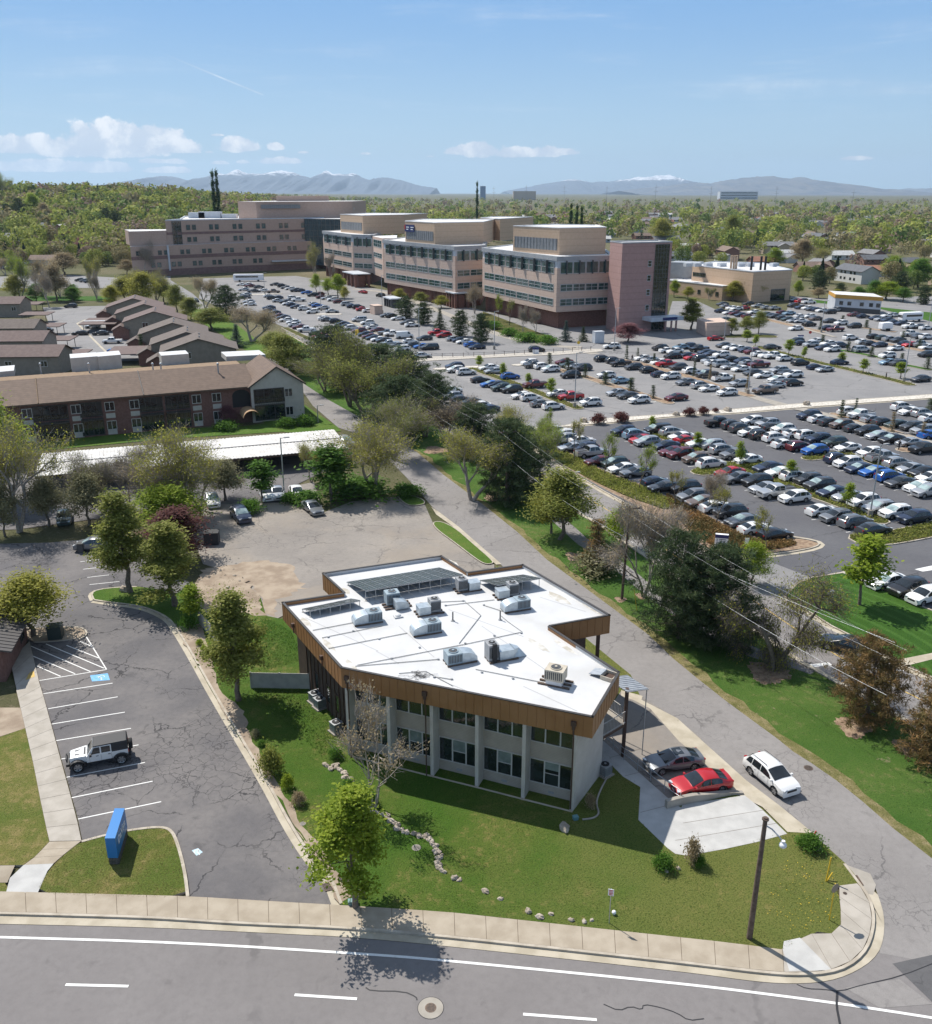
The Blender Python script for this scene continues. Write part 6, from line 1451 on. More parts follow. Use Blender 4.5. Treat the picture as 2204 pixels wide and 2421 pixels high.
for s in(1,-1):
 jb('side_window',[M['cglass']],jside(.50,-.12,s),0);jb('side_window',[M['cglass']],jside(-.22,-.84,s),0)
 jb('quarter_window',[M['cglass']],jside(-1.05,-1.90,s,1.24,1.62),0)
 jb('mirror',[M['plast']],lambda b,s=s:b.box((.52,s*.93,1.24),(.14,.22,.18)),.02)
 for x in(1.47,-1.52):
  def fender(b,x=x,s=s):
   k=8;R_o=.60;pr=[(x+R_o*cos(pi*j/k),.42+R_o*.86*sin(pi*j/k))for j in range(k+1)]
   vs=[(u,s*y,z)for y in(.62,.95)for u,z in pr];b.add(vs,[(j,j+1,k+2+j,k+1+j)for j in range(k)])
   vs=[(u,s*.95,z)for u,z in pr]+[(x+(u-x)*.86,s*.95,.42+(z-.42)*.86)for u,z in pr];b.add(vs,[(j,j+1,k+2+j,k+1+j)for j in range(k)])
  jb('wheel_arch',[M['plast']],fender,0)
  t_,rm=wheel_mb(.41,.27,6,s);e=t_.build('wheel',M['tyre'],JE);e.location=(x,s*.80,.41);fix(e.data);r_=rm.build('rim',[M['rim'],M['plast']],e)
 jb('headlight',[M['headl']],lambda b,s=s:b.cyl((1.985,s*.42,.93),.10,.03,14,0,'x'),0)
 jb('tail_light',[M['taill']],lambda b,s=s:b.box((-2.08,s*.70,.98),(.06,.14,.22)),0)
 for x in(.08,-.75):jb('door_handle',[M['plast']],lambda b,s=s,x=x:b.box((x,s*.815,1.03),(.18,.03,.035)),0)
 jb('door_seam',[M['plast']],lambda b,s=s:[b.tube([(x,s*.803,1.1),(x,s*.80,.62)],.007,4)for x in(.62,-.18,-.90)],0)
jb('bumper',[M['plast']],lambda b:(b.box((2.14,0,.66),(.22,1.62,.20)),b.tube([(2.2,-.42,.75),(2.24,-.36,.98),(2.24,.36,.98),(2.2,.42,.75)],.035,6)),0)
jb('grille',[M['plast']],lambda b:[b.box((2.0,y,.92),(.03,.05,.24))for y in(-.24,-.16,-.08,0,.08,.16,.24)],0)
jb('rear_bumper',[M['plast']],lambda b:b.box((-2.14,0,.62),(.18,1.58,.2)),.02)
t_,rm=wheel_mb(.40,.26,6,1);e=t_.build('spare_wheel',M['tyre'],JE);e.location=(-2.24,.05,1.12);e.rotation_euler=(0,0,pi/2);fix(e.data);r_=rm.build('rim',[M['rim'],M['plast']],e)
jb('chassis',[M['plast']],lambda b:b.box((0,0,.5),(3.9,1.2,.2)),0)
def boxbus(name,pos,hd,L_,W_,H_,label,cat,m='letter',win=True):
 T=thing(name,label,cat,(pos.x,pos.y,.012),hd);b=MB();b.box((0,0,.5+(H_-.5)/2),(L_,W_,H_-.5));o=b.build('body',M[m],T)
 bm=bmesh.new();bm.from_mesh(o.data);bmesh.ops.bevel(bm,geom=bm.edges[:],offset=.2,segments=2,affect='EDGES');bm.to_mesh(o.data);bm.free()
 if win:
  for s in(1,-1):
   g=MB();g.box((-L_*.05,s*(W_/2+.005),H_*.66),(L_*.75,.02,H_*.22));g.build('side_window',M['cglass'],T)
  g=MB();g.box((L_/2+.005,0,H_*.6),(.02,W_*.85,H_*.28));g.build('windscreen',M['cglass'],T)
 for x in((L_*.32,-L_*.30)if win else(.35,-.35)):
  for s in(1,-1):g=MB();g.cyl((x,s*(W_/2),.42),.42,-.25*s,14,0,'y');g.build('wheel',M['tyre'],T)
 return T
p=G(*P6((1650,222))[0],1.2);boxbus('shuttle_bus',p,radians(195),8.0,2.4,3.0,'white shuttle bus with dark window strip at the far right','bus')
p=G(*P6((1435,305))[0],1.0);boxbus('box_trailer',p,radians(195),3.8,2.2,2.5,'small white box trailer standing alone in the far lot','trailer',win=False)
p=G(*P5((200,75))[0],1.4);boxbus('coach',p,radians(8),14,2.6,3.4,'long white bus parked below the far brick block','bus')
# ------------------------------------------------------------------ trees
def leafmat(name,cols,rough=.7,trans=.42):
 m=bpy.data.materials.new(name);t=NT(m);a=t.attr('v')
 c=t.mix(t.ramp(a,.0,.5),cols[0],cols[1]);c=t.mix(t.ramp(a,.5,1.0),c,cols[2])
 c=t.mix(t.math('MULTIPLY',t.new('ShaderNodeObjectInfo').outputs['Random'],.25),c,tuple(x*.62 for x in cols[1]))
 t.inp(t.b,'Base Color',c);t.b.inputs['Roughness'].default_value=rough;t.b.inputs['Specular IOR Level'].default_value=.2
 tr=t.new('ShaderNodeBsdfTranslucent');hs=t.new('ShaderNodeHueSaturation');hs.inputs['Value'].default_value=1.35;t.inp(hs,'Color',c);t.inp(tr,'Color',hs.outputs[0]);mx=t.new('ShaderNodeMixShader');mx.inputs[0].default_value=trans
 t.l.new(t.b.outputs[0],mx.inputs[1]);t.l.new(tr.outputs[0],mx.inputs[2]);t.l.new(mx.outputs[0],t.n.get('Material Output').inputs[0]);return m
LM={'olive':leafmat('leaf_olive',((.14,.17,.032),(.23,.25,.055),(.34,.34,.095))),
 'lime':leafmat('leaf_lime',((.14,.21,.02),(.24,.32,.032),(.38,.44,.06)),.7,.5),
 'yellow':leafmat('leaf_yellow_green',((.20,.205,.03),(.31,.305,.055),(.42,.40,.10)),.7,.48),
 'green':leafmat('leaf_green',((.06,.135,.02),(.095,.20,.028),(.16,.28,.05)),.7,.48),
 'tan':leafmat('leaf_tan_buds',((.24,.19,.11),(.33,.265,.16),(.42,.35,.22))),
 'grey':leafmat('leaf_grey_green',((.17,.17,.09),(.25,.24,.13),(.34,.32,.19))),
 'plum':leafmat('leaf_plum',((.07,.026,.026),(.12,.045,.042),(.19,.085,.07))),
 'pine':leafmat('needle_dark',((.035,.058,.025),(.065,.098,.040),(.115,.145,.065)),.8,.22),
 'blue':leafmat('needle_blue',((.05,.075,.065),(.085,.12,.10),(.14,.18,.16)),.8,.22),
 'rust':leafmat('needle_rust',((.085,.085,.03),(.19,.13,.05),(.34,.20,.085)),.8,.22),
 'poplar':leafmat('leaf_poplar',((.020,.055,.018),(.035,.08,.025),(.06,.115,.035))),
 'pink':leafmat('leaf_pink',((.17,.07,.08),(.26,.12,.13),(.34,.18,.18))),
 'twig':leafmat('fine_twigs',((.19,.165,.14),(.27,.24,.205),(.36,.33,.285)),.9,.0)}
class Tree:
 def __init__(s,seed):s.r=random.Random(seed);s.np=np.random.default_rng(seed);s.v=[];s.f=[];s.tips=[];s.nv=0
 def limb(s,pts,r0,r1,n=5):
  k=len(pts);base=s.nv;P=[Vector(p)for p in pts]
  for i,p in enumerate(P):
   t=(P[min(i+1,k-1)]-P[max(i-1,0)]);t=t.normalized()if t.length>1e-8 else Vector((0,0,1))
   a=t.cross(Vector((0,0,1))if abs(t.z)<.93 else Vector((1,0,0))).normalized();c=t.cross(a);r=r0+(r1-r0)*i/(k-1)
   for j in range(n):th=2*pi*j/n;q=p+(a*cos(th)+c*sin(th))*r;s.v.append((q.x,q.y,q.z))
  s.nv+=k*n
  for i in range(k-1):
   for j in range(n):s.f.append((base+i*n+j,base+i*n+(j+1)%n,base+(i+1)*n+(j+1)%n,base+(i+1)*n+j))
 def grow(s,p,d,L,r,lvl,spread,up,shrink=.68,kids=(2,4),droop=0.0,wob=.18):
  R=s.r;pts=[p];n=4 if lvl>1 else 3;dd=d.normalized()
  for i in range(n):
   dd=(dd+Vector((R.gauss(0,wob),R.gauss(0,wob),R.gauss(0,wob)+up*.12-droop*.25))).normalized();pts.append(pts[-1]+dd*(L/n))
  s.limb(pts,r,r*.55,5 if r>.06 else(4 if r>.025 else 3))
  if lvl<=0:s.tips.append(pts[-1]);s.tips.append(pts[-2]);return
  for k in range(R.randint(*kids)):
   i=R.randint(max(1,n-2),n);q=pts[i];ax=Vector((R.gauss(0,1),R.gauss(0,1),R.gauss(0,.6)+up)).normalized()
   s.grow(q,(dd+ax*spread).normalized(),L*shrink*R.uniform(.75,1.15),r*.55,lvl-1,spread,up,shrink,kids,droop,wob)
  if lvl<=1:s.tips.append(pts[-1])
 def trunk_mesh(s,name,m):
  me=bpy.data.meshes.new(name);me.from_pydata(s.v,[],s.f);me.materials.append(m);me.polygons.foreach_set('use_smooth',[True]*len(s.f));return me
def leaves(name,C,N,size,rng,m,aspect=.6,val=None,flat=0.0,ups=0.0,out=None):
 """C: centres (k,3) ; each leaf is one quad, randomly turned"""
 n=len(C);a=rng.normal(size=(n,3));a[:,2]*=(1-flat);a[:,2]+=ups
 if out is not None:o_=C-np.array(out);a+=1.5*o_/np.linalg.norm(o_,axis=1)[:,None]
 a/=np.linalg.norm(a,axis=1)[:,None]
 t=rng.normal(size=(n,3));u=np.cross(a,t);u/=np.linalg.norm(u,axis=1)[:,None];w=np.cross(a,u)
 sz=size*rng.uniform(.6,1.35,(n,1));u=u*sz;w=w*sz*aspect
 if ups:u,w=a*sz*1.3,w*.5
 P=np.empty((n,4,3));P[:,0]=C-u;P[:,1]=C+w*.9;P[:,2]=C+u;P[:,3]=C-w*.9
 me=bpy.data.meshes.new(name);me.vertices.add(n*4);me.vertices.foreach_set('co',P.reshape(-1));me.loops.add(n*4);me.loops.foreach_set('vertex_index',np.arange(n*4))
 me.polygons.add(n);me.polygons.foreach_set('loop_start',np.arange(n)*4);me.polygons.foreach_set('loop_total',np.full(n,4))
 v=(rng.uniform(0,1,n)if val is None else np.clip(val,0,1));at_=me.attributes.new('v','FLOAT','FACE');at_.data.foreach_set('value',v.astype(np.float32))
 me.materials.append(m);me.update();me.validate();return me
def clumps(tips,k,sd,rng,squash=.8):
 T_=np.array([tuple(t)for t in tips]);idx=rng.integers(0,len(T_),k);return T_[idx]+rng.normal(size=(k,3))*sd*np.array([1,1,squash]),idx
PROT={}
def proto(key,trunk,crown,h,w):
 co=np.empty(len(crown.vertices)*3);crown.vertices.foreach_get('co',co);co=co.reshape(-1,3)
 PROT[key]=(trunk,crown,float(np.percentile(co[:,2],99.7)),2*float(np.percentile(np.hypot(co[:,0],co[:,1]),96)))
def vary(idx,rng,k):base=rng.uniform(.15,.85,k+1);return np.clip(base[np.minimum(idx,k)]+rng.normal(0,.16,len(idx)),0,1)
def mk_decid(key,seed,h,shape,nl,lsz,bark='bark',leafm='olive',spread=.75,kids=(2,3),sd=.45,trunkr=.16,lvl=2,bole=.22):
 """shape: list of (height share, radius share of h) giving the crown outline"""
 T=Tree(seed);R=T.r;zs=[0,bole*h*.5,bole*h,.5*h,.75*h,.94*h]
 ax=[Vector((R.gauss(0,.012)*h*(i>0),R.gauss(0,.012)*h*(i>0),z))for i,z in enumerate(zs)]
 T.limb(ax,trunkr,trunkr*.18,7)
 def rad(z):
  for a,b in zip(shape,shape[1:]):
   if a[0]<=z<=b[0]:return(a[1]+(b[1]-a[1])*(z-a[0])/(b[0]-a[0]))*h
  return shape[-1][1]*h
 nb=16
 for k in range(nb):
  z=(bole+(.92-bole)*(k+.5*R.random())/nb)*h;th=k*2.4+R.uniform(-.4,.4)
  i=max(j for j in range(len(zs))if zs[j]<=z);i=min(i,len(zs)-2);p=ax[i].lerp(ax[i+1],(z-zs[i])/(zs[i+1]-zs[i]))
  zt=min(.98*h,z+rad(z/h)*.55);L=max(.5,rad(min(1,zt/h))*R.uniform(.72,1.02));d=Vector((cos(th),sin(th),.62))
  T.grow(p,d,L*.62,trunkr*.42*(1-.6*z/h),lvl-1,spread,.5,.62,kids)
 T.grow(ax[-1],Vector((0,0,1)),h*.06,trunkr*.18,1,.6,.6,.6,(2,3))
 C,idx=clumps(T.tips,nl,sd,T.np)
 proto(key,T.trunk_mesh('trunk',M[bark]),leaves('crown',C,nl,lsz,T.np,LM[leafm],.62,vary(idx,T.np,len(T.tips)),out=(0,0,h*.42)),h,2*max(b for a,b in shape)*h)
def mk_open(key,seed,h,w,nl,lsz,leafm,bark='bark',multi=1,sd=.4,droop=0.0,lvl=4,spread=.8,up=.5,tr=.2,kids=(2,3),twigs=0,shrink=.70):
 """open branching crown: twigs show, leaves or buds are sparse"""
 T=Tree(seed);R=T.r
 for mI in range(multi):
  th=2*pi*mI/multi+R.random();tilt=.0 if multi==1 else.38
  T.grow(Vector((.1*cos(th)*(multi>1),.1*sin(th)*(multi>1),0)),Vector((tilt*cos(th),tilt*sin(th),1)),h*.34,tr/(multi**.4),lvl,spread*w/h,up,shrink,kids,droop,.13)
 co=np.array(T.v);mx=co[:,2].max();sx=np.percentile(np.abs(co[:,:2]),99.3)
 kz,kx=h/mx,(w/2)/max(.3,sx)
 T.v=[(x*kx,y*kx,z*kz)for x,y,z in T.v];T.tips=[Vector((p.x*kx,p.y*kx,p.z*kz))for p in T.tips]
 C,idx=clumps(T.tips,nl,sd,T.np);C[:,2]=np.maximum(C[:,2],.2)
 if twigs:
  Ct,it=clumps(T.tips,twigs,sd*1.0,T.np);cen=np.array([0,0,h*.35]);n=len(Ct)
  dirs=Ct-cen;dirs[:,2]-=droop*h*.9;dirs/=np.linalg.norm(dirs,axis=1)[:,None];dirs+=T.np.normal(0,.35,(n,3));dirs/=np.linalg.norm(dirs,axis=1)[:,None]
  side=np.cross(dirs,T.np.normal(size=(n,3)));side/=np.linalg.norm(side,axis=1)[:,None]
  L=T.np.uniform(.35,.95,(n,1));wd=T.np.uniform(.008,.016,(n,1));base=len(T.v)
  Q=np.empty((n,4,3));Q[:,0]=Ct-dirs*L*.5-side*wd;Q[:,1]=Ct-dirs*L*.5+side*wd;Q[:,2]=Ct+dirs*L*.5+side*wd*.4;Q[:,3]=Ct+dirs*L*.5-side*wd*.4
  T.v+=[tuple(q)for q in Q.reshape(-1,3)];T.f+=[(base+4*i,base+4*i+1,base+4*i+2,base+4*i+3)for i in range(n)]
 proto(key,T.trunk_mesh('trunk',M[bark]),leaves('crown',C,nl,lsz,T.np,LM[leafm],.6,vary(idx,T.np,len(T.tips))),h,w)
def mk_pine(key,seed,h,w,nl,lsz,leafm='pine',cone=.35,irr=.35,low=.08,layers=11):
 """conifer: whorls of branches carrying upturned needle tufts; cone 0 = rounded pine, 1 = spire"""
 T=Tree(seed);R=T.r;T.limb([(0,0,0),(R.gauss(0,.1),R.gauss(0,.1),h*.5),(0,0,h*.97)],.018*h+.05,.02,7);tufts=[]
 for k in range(layers):
  s=low+(.96-low)*k/(layers-1);rr=(w/2)*((1-s)**(.75+cone*.5)if cone>.6 else sqrt(max(0,1-((s-.34)/.68)**2))if s>.1 else.72);m_=R.randint(5,7)
  for j in range(m_):
   th=2*pi*j/m_+k*1.1+R.uniform(-.3,.3);L=max(.25,rr*R.uniform(1-irr,1.0));z0=s*h
   tip=Vector((cos(th)*L,sin(th)*L,z0+L*(.12 if cone>.6 else.30)*R.uniform(.3,1.3)-(.12*L if s<.3 else 0)));p0=Vector((0,0,z0));md=p0.lerp(tip,.5)-Vector((0,0,.05*L))
   T.limb([p0,md,tip],max(.015,.007*h*(1-s)+.012),.012,4)
   nt=max(2,int(L/.42))
   for q in range(nt):
    f=.30+.72*(q+R.random()*.6)/nt;c=p0.lerp(md,f*2)if f<.5 else md.lerp(tip,f*2-1);sp=L*.20*(1.15-f*.4)
    for e in range(2):tufts.append(c+Vector((R.gauss(0,sp),R.gauss(0,sp),R.gauss(0,sp*.35)+.05)))
 tufts.append(Vector((0,0,h*.98)))
 C,idx=clumps(tufts,nl,lsz*.95,T.np,.7)
 proto(key,T.trunk_mesh('trunk',M['bark']),leaves('crown',C,nl,lsz,T.np,LM[leafm],.34,vary(idx,T.np,len(tufts)),0,.55),h,w)
def mk_shrub(key,seed,h,w,nl,lsz,leafm):
 T=Tree(seed);R=T.r;tips=[]
 for k in range(26):
  th=R.uniform(0,2*pi);ph=R.uniform(.1,1.3);e=Vector((cos(th)*sin(ph)*w*.42,sin(th)*sin(ph)*w*.42,cos(ph)*h*.72+h*.16))*R.uniform(.7,1.0);T.limb([(0,0,0),e*.5+Vector((R.gauss(0,.05),R.gauss(0,.05),.05)),e],.02,.006,3);tips.append(e)
 C,idx=clumps(tips,nl,w*.13,T.np,.8);C[:,2]=np.maximum(C[:,2],.04)
 proto(key,T.trunk_mesh('stem',M['bark']),leaves('crown',C,nl,lsz,T.np,LM[leafm],.65,vary(idx,T.np,len(tips))),h,w)
PEAR=[(.18,.10),(.28,.24),(.42,.27),(.62,.21),(.82,.11),(1.0,.02)];ROUND=[(.2,.16),(.35,.34),(.55,.40),(.75,.34),(.9,.2),(1.0,.05)];YOUNG=[(.25,.08),(.4,.19),(.6,.23),(.8,.17),(1,.03)];TALL=[(.1,.06),(.3,.10),(.6,.10),(.85,.07),(1,.01)]
mk_decid('pear1',1,8,PEAR,15000,.085,'bark','olive',sd=.30);mk_decid('pear2',2,8,PEAR,14000,.085,'bark','olive',sd=.32);mk_decid('pear3',3,8,[(.12,.12),(.25,.22),(.5,.24),(.75,.17),(1,.02)],15000,.085,'bark','olive',sd=.32)
mk_decid('fore',4,8,[(.22,.14),(.32,.30),(.5,.33),(.72,.24),(.9,.12),(1,.03)],11500,.085,'bark','lime',sd=.24,trunkr=.12,bole=.27)
mk_decid('round1',5,8,ROUND,13000,.095,'bark','olive',sd=.42);mk_decid('round2',6,8,ROUND,11000,.10,'bark','olive',sd=.5)
mk_decid('young1',7,5,YOUNG,2600,.10,'bark','lime',sd=.22,trunkr=.07,bole=.3);mk_decid('young2',8,5,[(.25,.07),(.45,.16),(.65,.19),(.85,.12),(1,.03)],2100,.11,'bark','lime',sd=.24,trunkr=.07,bole=.32)
mk_decid('poplar',9,16,TALL,6000,.24,'bark','poplar',sd=.5,trunkr=.25,bole=.05)
mk_open('open1',11,9,9,10500,.085,'yellow','barkl',3,.50,0,4,.95,.40,.24,(3,3),5500);mk_open('open2',12,9,9,11000,.09,'yellow','barkl',2,.5,0,4,.9,.45,.24,(3,3),4500)
mk_open('bare1',13,8,7,2600,.10,'tan','barkl',3,.45,0,4,.8,.5,.16,(2,3),8000);mk_open('bare2',14,8,8,2600,.10,'olive','barkl',2,.5,0,4,.95,.4,.2,(3,3),7000)
mk_open('weep',15,8,10,6500,.085,'yellow','bark',2,.55,.55,4,1.0,.25,.26,(3,3),9000);mk_open('bud',16,6,5.2,1300,.075,'tan','barkl',4,.22,0,3,.75,.5,.09,(2,3),700)
mk_open('airy1',17,7,5.5,1700,.105,'lime','bark',1,.34,0,3,.8,.5,.12,(3,4),600);mk_open('airy2',18,7,5.0,1300,.11,'lime','bark',1,.36,0,3,.8,.55,.11,(3,4),700)
mk_pine('pine1',21,9,7.5,17000,.20,'pine',.2,.35,.06,12);mk_pine('pine2',22,9,6.5,16000,.19,'pine',.3,.4,.05,12);mk_pine('spruce',23,9,5,9000,.15,'blue',1.0,.2,.04,14);mk_pine('dwarf',24,3,1.9,1500,.10,'pine',.8,.4,.08,8)
mk_shrub('shrub1',31,1.2,1.8,2600,.07,'green');mk_shrub('shrub2',32,1.2,1.8,1500,.075,'tan');mk_shrub('shrub3',33,1.6,2.0,2200,.09,'plum')
NTREE=0
TB={}
def tree(key,base,h,w,label,leaf=None,bark=None,group=None,name='tree',cat='tree',rot=None,z=None,lift=0.0):
 """plants a copy: base = ground point, h = height, w = crown width (metres)"""
 tr,cr,H0,W0=PROT[key];T=thing(name,label,cat,(base[0],base[1],(hill(base[0],base[1])if z is None else z)-.02),rnd.uniform(0,6.28)if rot is None else rot,group)
 k=h/H0;T.scale=(w/W0,w/W0,k)
 a=bpy.data.objects.new('stem' if cat=='shrub' else 'trunk',tr);link(a,T);b=bpy.data.objects.new('crown',cr);link(b,T)
 for o,mm in((b,LM.get(leaf)),(a,M.get(bark)if bark else None)):
  if mm is not None:o.material_slots[0].link='OBJECT';o.material_slots[0].material=mm
 return T
def pt(key,lam,b,top,wpx,label,leaf=None,bark=None,group=None,name='tree',cat='tree',z=None,at_Y=None):
 """from the photograph: base pixel, top pixel row and crown width in the same crop"""
 (bx,by),(tx,ty)=lam(b,(b[0],top));g=G(bx,by,z or 0);h=hgt(g,ty);s=lam((0,0),(wpx,0));wp=s[1][0]-s[0][0]
 dist=g.y*cos(PT)+(H-h*.5)*sin(PT);w=wp/F*dist
 return tree(key,g,h,w,label,leaf,bark,group,name,cat,z=z)
pt('fore',D,(700,1785),1550,172,'bright yellow-green young tree by the pavement in front of the rock edging',z=.12).rotation_euler.z=2.4
pt('bud',D,(738,1592),1382,195,'small multi-stemmed tree in brown bud before the office piers',z=.12)
pt('pear3',D,(470,1378),1165,128,'olive leafed tree beside the vinyl fence and the drive kerb',z=.12)
pt('pear1',D,(257,1165),968,108,'taller pyramidal tree on the grass island in the drive',z=.12)
pt('pear2',D,(345,1192),1028,122,'shorter wide pyramidal tree at the right end of the grass island',z=.12)
pt('round2',D,(65,1252),1128,158,'spreading small tree in the planting bed by the clinic roof','yellow',z=.12)
pt('young1',K1,(1130,690),455,150,'slim bright green sapling by the end of the pale fence',z=.12)
pt('shrub1',K1,(1105,712),630,110,'round green shrub beneath the sapling by the fence','green',name='shrub',cat='shrub',z=.12)
for(x,y),t_,w_,l_,lf in(((1170,805),768,48,'small yellow-green tuft shrub in the dirt strip, farther one','lime'),((1198,840),806,44,'small yellow-green tuft shrub in the dirt strip, nearer one','lime'),((1497,1345),1298,60,'dark grey low shrub at the edge of the lawn by the drive','grey'),((1535,1395),1362,55,'flat dark shrub below the grey one by the drive','green'),((1592,1560),1405,155,'large rounded olive shrub beside the drive kerb','olive'),((1685,1645),1558,78,'bright green round shrub nearest below the large olive shrub','lime'),((1750,1740),1662,90,'straw coloured ragged shrub lowest beside the drive kerb','tan')):
 pt('shrub1',K1,(x,y),t_,w_,l_,lf,name='shrub',cat='shrub',group='shrubs beside the drive',z=.12)
pt('shrub2',K3,(520,1180),1045,100,'bare twiggy shrub at the edge of the concrete ramp','tan',name='shrub',cat='shrub',z=.12);pt('shrub1',K3,(555,1200),1140,75,'green weed clump at the foot of the bare shrub','green',name='shrub',cat='shrub',z=.12)
pt('shrub1',K3,(370,1215),1140,120,'low green weed clump left of the bare shrub','green',name='shrub',cat='shrub',z=.12);pt('shrub1',K2,(395,1105),1055,80,'dark green shrub by the left corner pier','green',name='shrub',cat='shrub',z=.12)
pt('shrub1',K3,(1130,1110),1040,150,'green ground plants beside the orange marker post','green',name='shrub',cat='shrub',z=.12);pt('shrub2',K2,(1620,1345),1270,60,'dry ornamental grass clump by the white side wall','tan',name='shrub',cat='shrub',z=.12)
pt('shrub1',K2,(560,1330),1270,90,'green clump at the foot of the budding tree','green',name='shrub',cat='shrub',z=.12);pt('shrub1',K2,(460,1260),1205,80,'green clump among the edging rocks','green',name='shrub',cat='shrub',z=.12)
pt('round1',D,(352,1105),1000,128,'dark plum leafed tree behind the two pyramidal trees','plum');pt('round2',D,(335,1050),955,150,'yellow-green tree behind the plum tree','lime')
pt('open1',D,(38,1047),825,190,'large old tree with dark forked trunk at the left edge','yellow');pt('round1',D,(2,985),775,140,'bright yellow-green tree cut by the left edge','lime')
pt('round2',D,(97,1035),935,85,'small grey-green tree beside the dark forked trunk','grey');pt('round2',D,(10,1055),950,70,'small grey-green tree at the left frame edge','grey');pt('round2',D,(176,1035),930,90,'thin grey-green tree in the bark bed between drive and carport','grey')
pt('bare2',D,(205,1010),885,125,'leafless tree in front of the left end of the carport');pt('bare1',D,(262,1010),880,120,'pale twiggy tree in front of the carport middle','grey');pt('open1',D,(345,1015),830,195,'wide yellow budding tree standing over the carport','yellow');pt('bare1',D,(320,1020),905,140,'pale bare tree beneath the wide yellow tree','tan')
pt('open2',D,(395,1005),900,95,'yellow-green tree at the right of the wide yellow tree','yellow');pt('round2',D,(444,985),902,85,'round grey-green tree left of the lamp post by the carport','grey');pt('young1',D,(517,990),908,62,'bright green leafy young tree between lamp post and white car','green');pt('young1',D,(652,985),880,95,'dense green young tree at the corner of the dusty car park','green');pt('open2',D,(613,950),872,60,'small yellow twiggy tree at the end of the carport','yellow')
pt('open1',D,(735,968),818,188,'broad yellow twiggy tree beside the lane','yellow');pt('open2',D,(722,842),700,175,'broad bare tree with green haze beside the gable end','olive','bark');pt('open1',D,(690,800),640,135,'tall greenish tree behind the gable end','olive','bark')
for(x,y),t_,w_,l_ in(((700,975),945,150,'dark clipped hedge below the broad yellow tree'),((600,990),966,70,'dark shrub row in front of the parked white cars'),((800,975),952,70,'dark low hedge beside the small kerbed island'),((495,1008),982,55,'dark shrub beside the bright green young tree'),((570,990),968,40,'green shrub next to the pole base')):
 pt('shrub1',D,(x,y),t_,w_,l_,'green',name='shrub',cat='shrub',group='hedges at the back of the dusty car park')
pt('pine1',D,(655,735),640,120,'dark pine at the bend above the gable end');pt('pine2',D,(745,770),678,150,'spreading dark pine in the tree belt, farthest','pine');pt('pine1',D,(800,800),690,130,'dark pine second along the tree belt','pine');pt('pine2',D,(690,765),690,110,'dark pine behind the bare tree by the lane','pine');pt('pine1',D,(850,825),735,105,'dark pine third along the tree belt above the yellow tree')
pt('pine1',D,(780,860),740,150,'bushy pine with brown trunk beside the lane bend');pt('bare1',D,(888,890),790,130,'pale tan bare tree in a round mulch ring','tan','bark');pt('bare2',D,(838,860),765,110,'grey bare tree left of the mulch ring tree','olive','bark');pt('pine2',D,(935,900),795,100,'dark conical pine right of the mulch ring tree');pt('open2',D,(1000,895),800,90,'tan and yellow tree behind the dark conical pine','yellow')
pt('open2',D,(930,985),848,165,'low yellow-green tree before the pines','yellow');pt('open1',D,(775,905),775,150,'greenish twiggy tree at the edge of the lane bend','olive');pt('open2',D,(1055,940),835,90,'fresh green tree right of the wide pine','lime');pt('open1',D,(640,770),690,110,'olive twiggy tree at the top of the lane','olive');pt('round2',D,(560,740),655,90,'olive tree behind the white roof boxes','olive');pt('pine2',D,(1000,990),825,125,'tall dark pine with bare grey snag branches');pt('pine1',D,(1035,965),860,120,'dark wide pine right of the tall pine','pine');pt('round1',D,(990,900),845,80,'yellow-green tree peeping over the pines','lime');pt('open2',D,(1075,900),825,75,'yellow-green tree between the pines and the bed','lime')
pt('round1',D,(1102,1062),922,130,'round grey-green tree beside the footpath','olive');pt('round2',D,(1085,1050),940,80,'leafy tree just behind the round grey-green tree','yellow')
pt('dwarf',D,(1172,1125),1022,62,'rusty ivy-covered tree stump like a column','rust');pt('shrub1',D,(1172,1128),1085,100,'grey-green juniper skirt round the rusty column','grey',name='shrub',cat='shrub')
pt('bare1',D,(1267,1175),975,165,'multi-stemmed pale bare tree beside the utility pole','tan');pt('round2',D,(1222,1080),1000,80,'yellow-green tree behind the pole crossarm','lime')
pt('pine1',D,(1335,1255),1045,175,'big dark bushy pine right of the bare pale tree','pine');pt('pine2',D,(1415,1270),1075,165,'second big dark pine beside the first','pine');pt('round2',D,(1480,1150),1065,70,'yellow-green leafy tree between the pines and the entrance road','lime')
pt('weep',D,(1525,1320),1105,215,'large weeping bare tree with grey twigs beside the road');pt('pine1',D,(1705,1420),1252,152,'rust tinged pine between the grass strip and the road','rust');pt('pine2',D,(1835,1500),1335,135,'olive green pine cut by the right edge','rust');pt('bare2',D,(1395,1010),920,60,'thin leafless tree in the groundcover bed','tan')
pt('young1',D,(1692,1190),1055,90,'young green tree alone on the striped lawn','lime',z=.09)
for(x,y),t_,w_,k,l_ in(((45,385),25,170,'airy1','uppermost'),((315,508),95,150,'airy2','second'),((597,637),215,230,'airy1','third'),((920,782),335,290,'airy1','fourth and fullest'),((1265,930),580,190,'airy2','fifth, thin'),((1650,1112),760,240,'airy2','sixth')):
 pt(k,P1,(x,y),t_,w_,f'{l_} airy young tree from the top of the groundcover bed','lime' if k=='airy1' else 'yellow',group='airy trees in the groundcover bed',z=.1)
pt('airy1',K10,(1040,905),712,135,'airy young tree nearest the kerbed tip of the groundcover bed','yellow',z=.1,group='airy trees in the groundcover bed')
ISL='young trees on the car park islands'
